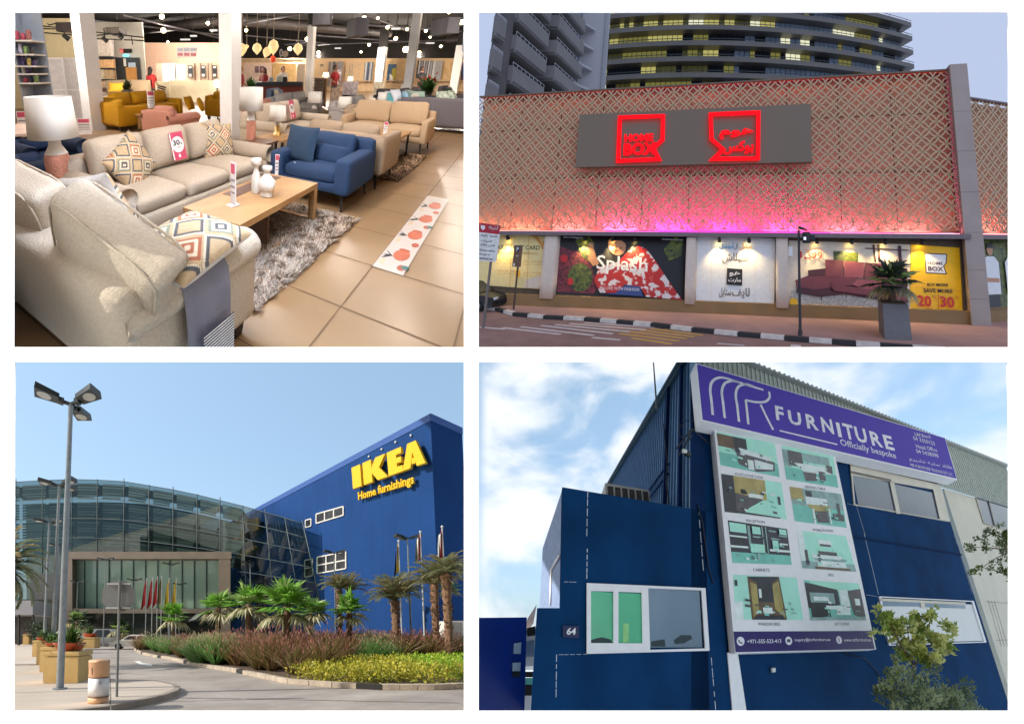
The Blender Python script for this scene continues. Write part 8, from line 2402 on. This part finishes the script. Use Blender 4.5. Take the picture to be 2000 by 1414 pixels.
        loft([(0, 0, .82, .15, .1), (0, 0, 1.0, .13, .09), (0, 0, 1.15, .15, .1), (0, 0, 1.3, .18, .1), (0, 0, 1.36, .12, .08), (0, 0, 1.40, .05, .05), (0, 0, 1.44, .05, .055), (0, -.01, 1.48, .075, .09), (0, -.01, 1.54, .08, .1), (0, 0, 1.6, .06, .07), (0, 0, 1.62, .01, .01)])
        for sg in (-1, 1):
            loft([(sg * .09, 0, .04, .05, .06), (sg * .09, 0, .4, .055, .06), (sg * .08, 0, .84, .085, .09)], 8)
            m.tube([np.array([sg * .17, 0, 1.3 * k + dz]), np.array([sg * .21, -.03, 1.06 * k + dz]), np.array([sg * .17, -.2, .92 * k + dz])], .045, 7, r1=.028)
        m.ball((0, -.11, 1.53 * k + dz), (.012, .02, .015), 6, 4)
        m.build('body', sk, T)
        m = MB(fr, R, o); loft([(0, .0, .80, .165, .115), (0, 0, 1.0, .145, .105), (0, 0, 1.15, .165, .115), (0, 0, 1.3, .195, .115), (0, 0, 1.365, .12, .085)])
        for sg in (-1, 1): m.tube([np.array([sg * .17, 0, 1.31 * k + dz]), np.array([sg * .215, -.02, 1.1 * k + dz])], .058, 8)
        m.build('shirt', top, T)
        m = MB(fr, R, o); loft([(sg * 0, 0, .10, .15, .1), (0, 0, .5, .15, .11), (0, 0, .83, .165, .115)]) if not seated else loft([(0, -.1, .45, .17, .2), (0, 0, .83, .165, .13)]); m.build('trousers', dkg, T)
        m = MB(fr, R, o)
        sec = [(0, .03, 1.46, .085, .09), (0, .02, 1.55, .095, .1), (0, .015, 1.61, .075, .085), (0, .01, 1.645, .02, .02)]
        if hairlong: sec = [(0, .07, 1.2, .07, .03), (0, .07, 1.34, .09, .05)] + sec
        loft(sec); m.build('hair', hr, T)
    redt = mat('shirt_red', (176, 40, 44), .7, var=.06)
    person(294, 0, 14.6, 2.6, redt, 'person with long dark hair and red top by the pink wall')
    person(470, 0, 13.6, 1.2, redt, 'person in a red shirt half hidden by the broad column', False)
    person(516, 0, 15.2, -.9, redt, 'person in red with dark hair behind the counter', True, 1.6)
    person(655, 0, 16.4, .6, redt, 'person in red half hidden by the slim white column', False, 1.7)
    person(825, 0, 17.6, .3, dkg, 'person with dark hair behind the red flowered plant', False, 1.66)
    person(553, 0, 17.0, .3, mat('shirt_white', (220, 216, 208), .7), 'person in a white shirt at the back of the counter', False, 1.66)
    # booth walls behind counter
    yb = 24.0
    T = thing(fr, 'bedroom_booth', 'pale walled booth with posters behind the cash counter', 'booth', P(545, 170, yb) * [1, 1, 0])
    part(461, 116, 592, 122, yb - .2, mat('booth_header', (196, 170, 136), .7), 'header', T, .3); part(476, 124, 531, 190, yb, mat('booth_pink', (232, 208, 192), .7), 'wall', T); part(531, 125, 578, 190, yb, mat('booth_tan', (214, 178, 120), .7), 'wardrobe', T, .5); part(578, 126, 596, 190, yb + .2, mat('booth_grey', (150, 136, 120), .7), 'side', T)
    for px in (501.5, 511): part(px - 4, 130, px + 4, 143, yb - .05, mat('poster_mauve', (132, 104, 112), .6, var=.5, scale=6), 'poster', T, .03)
    # dresser with drawers
    T = thing(fr, 'dresser', 'tall grey brown chest of drawers under the lit lamp', 'dresser', P(632, 180, 15.5) * [1, 1, 0])
    part(611, 153, 633, 210, 15.5, mat('dresser_front', (150, 128, 104), .6, var=.1), 'body', T, .5); part(633, 153, 640, 210, 15.6, mat('dresser_side', (176, 140, 100), .6), 'side', T, .5)
    for py in (158, 165, 172, 179): part(613, py, 631, py + .8, 15.48, dkg, 'drawer_gap', T, .03); part(620, py - 3.4, 625, py - 2.6, 15.46, dkg, 'handle', T, .03)
    # wallpaper panels and artworks on the far partition
    yf = 27.9
    def stripes(x0, x1, y0, y1, label, cols_):
        m = MB(fr); n = int((x1 - x0) / 2.2)
        for i in range(n):
            a_, b_ = x0 + (x1 - x0) * i / n, x0 + (x1 - x0) * (i + 1) / n - .25
            m.box(*rect(a_, y0, b_, y1, yf - .1 - .04 * (i % 2), .06), mi=i % len(cols_))
        tag(m.build('curtain_display', cols_), label, 'curtain')
    cb = [mat('cur_blue', (84, 100, 128), .8), mat('cur_grey', (166, 164, 164), .8), mat('cur_pale', (206, 204, 206), .8), mat('cur_slate', (110, 120, 140), .8)]
    stripes(641, 656, 121, 170, 'blue grey hanging curtain samples left of the beige doors', cb); stripes(711, 727, 122, 166, 'blue curtain samples between beige panels', cb[1:] + [cb[0]]); stripes(815, 848, 119, 152, 'dark striped curtain samples right of the white column', [dkg, cb[2], cb[0], cb[1]]); stripes(848, 862, 119, 160, 'pale striped curtain samples beside the dark ones', [cb[2], cb[1]])
    T = thing(fr, 'wall_panel', 'grey wallpaper panel with white script lettering', 'panel', P(663, 150, yf - .3)); part(656, 121, 671, 170, yf - .2, mat('panel_grey', (150, 144, 142), .7), 'panel', T); part(652, 136, 668, 166, yf - .4, mat('panel_floral', (190, 170, 176), .7, var=.4, scale=8), 'floral_sheet', T, .02); part(658, 141, 667, 146, yf - .45, white, 'script', T, .02)
    T = thing(fr, 'sample_door', 'beige sample doors with grey inlays on the partition', 'door', P(690, 150, yf)); part(672, 122, 705, 172, yf - .1, mat('door_beige', (222, 190, 150), .6), 'leaf', T)
    for px in (683, 688): part(px - 1.2, 127, px + 1.2, 152, yf - .14, cb[0], 'inlay', T, .03)
    for (x0, y0, x1, y1, lab, c1) in ((754, 126, 775, 166, 'tall abstract picture of blue and yellow on the partition', [('pic_blue', (70, 100, 130)), ('pic_yellow', (176, 160, 60)), ('pic_white', (226, 226, 220))]), (882, 123, 912, 157, 'dark purple blue abstract picture near the right edge', [('pic_purple', (92, 72, 100)), ('pic_navy', (50, 62, 100)), ('pic_peach', (200, 150, 120))]), (626, 126, 632, 132, 'tiny dark framed picture right of the slim column', [('pic_frame', (96, 80, 64)), ('pic_tan', (176, 150, 110)), ('pic_white', (226, 226, 220))])):
        T = thing(fr, 'picture', lab, 'picture', P((x0 + x1) / 2, (y0 + y1) / 2, yf - .1)); ms = [mat(a_, b_, .6, var=.3, scale=5) for a_, b_ in c1]
        w, h = x1 - x0, y1 - y0
        part(x0, y0, x1, y1, yf - .12, ms[0], 'canvas', T); m = MB(fr); quad(m, [(x0 + w * .5, y1 - h * .05), (x0 + w * .95, y1 - h * .4), (x0 + w * .9, y0 + h * .15), (x0 + w * .55, y0 + h * .25)], yf - .14, .01); m.build('shape', ms[1], T); m = MB(fr); quad(m, [(x0 + w * .3, y1), (x0 + w * .6, y1), (x0 + w * .6, y0 + h * .6), (x0 + w * .35, y0 + h * .45)], yf - .16, .01); m.build('shape', ms[2], T)
    for i, (x0, x1, lab) in enumerate(((728, 793, 'beige panel with vine print left of the white column'), (860, 912, 'beige panel with vine print at the right edge'))):
        m = MB(fr); m.box(*rect(x0, 120, x1, 160, yf - .02, .03)); tag(m.build('vine_panel', mat('vine_print', (232, 200, 152), .7, rgb2=(206, 168, 120), scale=2.6)), lab, 'panel')
    m = MB(fr); m.box(*rect(690, 158, 912, 160, yf - .5, .4)); m.box(*rect(690, 162, 912, 190, yf - .3, .2)); tag(m.build('low_ledge', mat('ledge_tan', (206, 176, 138), .7)), 'low tan ledge along the foot of the partition', 'ledge')
    for i, (x0, y0, x1, y1, y, c, lab) in enumerate(((646, 172, 664, 205, 11.5, (176, 150, 130), 'tan card rack beside the grey sofa'), (668, 160, 700, 186, 16.5, (206, 198, 206), 'white card rack with printed sheets'), (728, 160, 752, 186, 16.5, (226, 214, 190), 'cream card rack below the vine panel'))):
        T = thing(fr, 'card_rack', lab, 'card rack', P((x0 + x1) / 2, y1, y) * [1, 1, 0]); part(x0, y0, x1, y1, y, mat('rack_%d' % i, c, .7, var=.3, scale=9), 'panel', T); part(x0 + 1, y1, x1 - 1, y1 + 6, y + .02, dkg, 'foot', T)
    m = MB(fr); quad(m, [(903, 102), (912, 104), (912, 62), (906, 64)], 14, .03); tag(m.build('hanging_banner', mat('banner_blue_white', (214, 224, 240), .7)), 'pale hanging banner at the right edge below the ceiling', 'banner')

    # ---------------- ceiling gear: ducts, pipes, lamps
    dk, dk2 = mat('duct_dark', (62, 56, 54), .6, var=.2, scale=2), mat('duct_grey', (96, 94, 100), .5, var=.15, scale=2)
    def at_z(px, py, z): return g(px, py, z)
    def pipe(name, label, a, b, z, r_, mt, cat='pipe', grp=None):
        p, q = at_z(*a, z), at_z(*b, z); m = MB(fr); m.tube([p, q], r_, 8); tag(m.build(name, mt, base=(p + q) / 2), label, cat, grp)
    pipes = [((20, 30), (145, 58), 3.9), ((170, 40), (440, 70), 3.8), ((240, 30), (470, 85), 3.7), ((470, 48), (640, 20), 3.9), ((480, 70), (690, 90), 3.6), ((690, 48), (900, 62), 3.7), ((620, 70), (906, 90), 3.6), ((560, 90), (906, 78), 3.4), ((470, 95), (600, 84), 3.5), ((700, 26), (800, 62), 3.8), ((200, 78), (440, 98), 3.5)]
    for a, b, z in pipes: pipe('ceiling_pipe', 'dark pipe running under the black ceiling', a, b, z, .05, dk2, 'pipe', 'pipes under the black ceiling')
    for a, b, z, r_, lab in (((470, 40), (760, 66), 4.1, .32, 'wide round duct crossing above the counter'), ((250, 62), (440, 40), 4.1, .28, 'round duct above the mustard sofas'), ((640, 100), (912, 74), 3.9, .3, 'round duct towards the right edge')):
        pipe('air_duct', lab, a, b, z, r_, dk, 'duct')
    for (x0, y0, x1, y1, y, lab, mt) in ((110, 44, 142, 62, 10.5, 'brown boxed duct end left of the left column', dk), (206, 54, 232, 66, 13.5, 'boxed duct end over the grey wall', dk), (612, 22, 646, 49, 9.5, 'large round grey duct drop hanging over the counter', dk2), (694, 34, 722, 70, 10.5, 'square grey duct drop left of the right column', dk2), (872, 34, 901, 66, 10.5, 'angular grey duct at the upper right', dk2)):
        m = MB(fr)
        if 'round' in lab: c = P((x0 + x1) / 2, y1, y); r_ = (x1 - x0) / 2 * y / F; m.cyl((c[0], y, c[2]), (c[0], y, ZC - .01), r_, n=24); m.cyl((c[0], y, c[2] - .02), (c[0], y, c[2]), r_ * 1.15, n=24)
        else: a_ = rect(x0, y0, x1, y1, y, .9); m.box(*a_)
        tag(m.build('duct_drop', mt), lab, 'duct')
    # black track with spotlights in front of the cream wall
    T = thing(fr, 'light_track', 'black lighting track frame before the cream wall', 'light track', P(90, 55, 10.8))
    m = MB(fr); yq = 10.8
    for pts in ([(36, 46), (142, 58)], [(36, 55), (142, 58.5)], [(36, 61), (142, 69)], [(40, 40), (42, 56)], [(57, 42), (62, 63)], [(93, 46), (95, 50), (108, 47)]): m.tube([P(*q, yq) for q in pts], .018, 5)
    m.build('bar', bleg, T)
    T2 = thing(fr, 'light_track', 'black lighting track frame before the grey wall', 'light track', P(225, 70, 12.5)); m = MB(fr)
    for pts in ([(172, 62), (230, 68), (281, 74)], [(172, 72), (205, 68), (240, 66)], [(172, 76), (281, 80)], [(178, 58), (181, 73)], [(203, 56), (205, 75)], [(239, 70), (257, 71), (259, 88)]): m.tube([P(*q, 12.5) for q in pts], .02, 5)
    m.build('bar', bleg, T2)
    for px, py, y in ((46, 57, 10.7), (128, 73, 10.7), (204, 78, 12.4), (234, 72, 12.4), (48, 49, 10.7)):
        o = P(px, py, y); T = thing(fr, 'track_spotlight', 'small black spotlight clipped to the lighting track', 'lamp', o, 'black track spotlights'); lamp('track_beam', 'SPOT', fr.W([o + [.1, .1, -.12]])[0], 160, (255, 240, 214), T, .06, fr.W([o + [.5, 3.2, -1.2]])[0], 2.0, blend=.8); m = MB(fr); m.cyl(o + [-.05, -.05, .06], o + [.07, .04, -.06], .05, .075, 10); m.cyl(o, o + [0, 0, .16], .014, n=6); m.build('housing', bleg, T)
    # hanging lit lamps
    warm_e = emitter('bulb_warm', (255, 228, 170), 16.0)
    spots = [(316, 33, 3.55, 7), (319, 60, 3.4, 7), (406, 46, 3.5, 5), (229, 49, 3.5, 5), (328, 83, 3.3, 3.5), (481, 60, 3.4, 4.5), (600, 77, 3.2, 6), (566, 96, 3.0, 5.5), (622, 103, 2.9, 4.5), (640, 104, 2.9, 3.5), (711, 36, 3.5, 6), (687, 48, 3.4, 4), (757, 54, 3.4, 4.5), (773, 76, 3.2, 5), (721, 88, 3.1, 4), (793, 97, 3.0, 9), (819, 103, 2.9, 4), (832, 61, 3.4, 4), (840, 73, 3.3, 3), (902, 44, 3.5, 7), (877, 24, 3.6, 5), (713, 114, 2.7, 3), (776, 113, 2.7, 4), (795, 58, 3.4, 3.5), (738, 36, 3.5, 3.5), (861, 91, 3.1, 3.5), (705, 102, 2.9, 3), (414, 61, 3.3, 2.5), (418, 88, 3.2, 2.5)]
    for i, (px, py, z, r_) in enumerate(spots):
        o = at_z(px, py, z); y = o[1]; rr = r_ * y / F * .62
        T = thing(fr, 'hanging_lamp', 'unseen lit bulb lamp added under the black ceiling', 'lamp', o, 'lit lamps hanging from the ceiling')
        m = MB(fr); m.cyl(o + [0, 0, rr * .8], (o[0], y, ZC), .012, n=5); m.build('cord', bleg, T)
        m = MB(fr); m.ball(o, rr, 12, 8); m.build('bulb', warm_e, T)
        m = MB(fr); m.lathe(o + [0, 0, rr * .5], [(rr * .75, 0), (rr * .5, rr * .7), (.03, rr * 1.0)], 10); m.build('cap', dk2, T)
        if i in (0, 1, 2, 3, 4, 5, 6, 7, 8, 10, 13, 14, 15, 16, 17, 19):
            lamp('lamp_light', 'POINT', fr.W([o - [0, 0, rr + .15]])[0], 90 if y < 16 else 180, (255, 242, 228), T, .12)
    # unseen hanging lamps above the view; last three added to brighten the sides
    for i, (x, y) in enumerate(((-2.2, 5.2), (.6, 4.2), (2.6, 6.0), (.2, 7.4), (-.8, 2.6), (4.2, 8.6), (-3.6, 6.6), (-5.6, 8.3), (5.6, 9.6))):
        o = np.array([x, y, 3.5]); T = thing(fr, 'hanging_lamp', 'unseen lit bulb lamp added under the black ceiling', 'lamp', o, 'lit lamps hanging from the ceiling')
        m = MB(fr); m.cyl(o + [0, 0, .06], (x, y, ZC), .012, n=5); m.build('cord', bleg, T); m = MB(fr); m.ball(o, .07, 12, 8); m.build('bulb', warm_e, T); m = MB(fr); m.lathe(o + [0, 0, .04], [(.07, 0), (.05, .06), (.02, .09)], 10); m.build('cap', dk2, T)
        lamp('lamp_light', 'POINT', fr.W([o - [0, 0, .25]])[0], 72 if i < 6 else (260 if i == 7 else 95), (255, 244, 236), T, .12)
    # added out-of-view fill lights, standing in for daylight from the shop front
    for (x, y, tx, ty) in ((1.3, 1.7, .2, 3.0), (-.6, 1.5, -.6, 2.2)):
        o = np.array([x, y, 3.3]); T = thing(fr, 'strip_light', 'unseen cool fill light added at the front in place of daylight', 'lamp', o, 'added daylight fill lights at the front'); m = MB(fr); m.box(x - .6, x + .6, y - .06, y + .06, 3.3, 3.38); m.build('body', white, T)
        lamp('daylight_fill', 'AREA', fr.W([o - [0, 0, .02]])[0], 75, (214, 230, 255), T, 1.2, fr.W([[tx, ty, .3]])[0], sy=.3)
    # strip lights
    for px, py, z, w in ((773, 57, 3.3, 7.5), (840, 85, 3.1, 7), (660, 95, 3.0, 5.5), (378, 71, 3.2, 6), (362, 78, 3.2, 9), (417, 60, 3.3, 7)):
        o = at_z(px, py, z); ww = w * o[1] / F; T = thing(fr, 'strip_light', 'short pale strip light hanging on a thin cord', 'lamp', o, 'pale strip lights under the ceiling')
        m = MB(fr); m.box(o[0] - ww, o[0] + ww, o[1] - .06, o[1] + .06, o[2] - .04, o[2] + .04); m.build('body', emitter('strip_pale', (230, 224, 214), .75), T); m = MB(fr); m.cyl(o, (o[0], o[1], ZC), .01, n=5); m.build('cord', bleg, T)
    # balloon-like faceted lanterns
    lan = mat('lantern_gold', (236, 208, 150), .5, emit=.55, var=.2, scale=3)
    for i, (px, py, r_, sq_, lab) in enumerate(((473, 98, 9, 1.3, 'faceted gold lantern against the broad column'), (502, 96, 9, 1.15, 'rounded gold lantern, second from the column'), (521, 103, 8, 1.3, 'tilted box shaped gold lantern'), (534, 93, 10, 1.4, 'largest diamond shaped gold lantern'), (582, 97, 9, 1.2, 'heart shaped gold lantern with a weight'), (482, 92, 4, 1, 'small white lantern near the column'))):
        o = P(px, py, 15.5); rr = r_ * 15.5 / F; T = thing(fr, 'lantern', lab, 'lantern', o, 'gold lanterns over the counter')
        m = MB(fr, Ry(.35 if i == 2 else 0), o); m.lathe((0, 0, -rr * sq_), [(.01, 0), (rr * .8, rr * sq_ * .7), (rr, rr * sq_ * 1.1), (rr * .7, rr * sq_ * 1.7), (.01, rr * sq_ * 2)], 6 if i % 2 else 8, smooth=False); m.build('body', lan, T)
        m = MB(fr); m.cyl(o + [0, 0, rr * sq_], (o[0], o[1], ZC), .015, n=5); m.build('cord', mat('cord_pale', (176, 160, 140), .7), T)
    m = MB(fr); o = P(533, 116, 15.6); m.ball(o, (.12, .08, .14), 10, 6); tag(m.build('red_ornament', mat('orn_red', (226, 70, 40), .5, emit=.3)), 'bright red ornament on top of the booth', 'ornament')
    m = MB(fr); o = P(549, 104, 15.4); th = np.linspace(0, 2 * math.pi, 15); m.tube([o + np.array([.05 * math.cos(k), 0, .13 * math.sin(k)]) for k in th], .025, 6); tag(m.build('zero_balloon', card), 'white number zero hung over the booth', 'number')
    m = MB(fr); o = P(557, 106, 15.4); m.cyl(o, o + [0, .04, 0], .13, n=16); tag(m.build('round_badge', mat('badge_cream', (226, 206, 180), .6)), 'round cream badge beside the white zero', 'badge')
if '1' in DEV: build_s1()
for _o in list(SC.objects):
    if _o.type == 'MESH' and len(_o.data.polygons) == 0 and not _o.children:
        bpy.data.objects.remove(_o)
for _o in list(SC.objects):
    if '_b' in _o: del _o['_b']
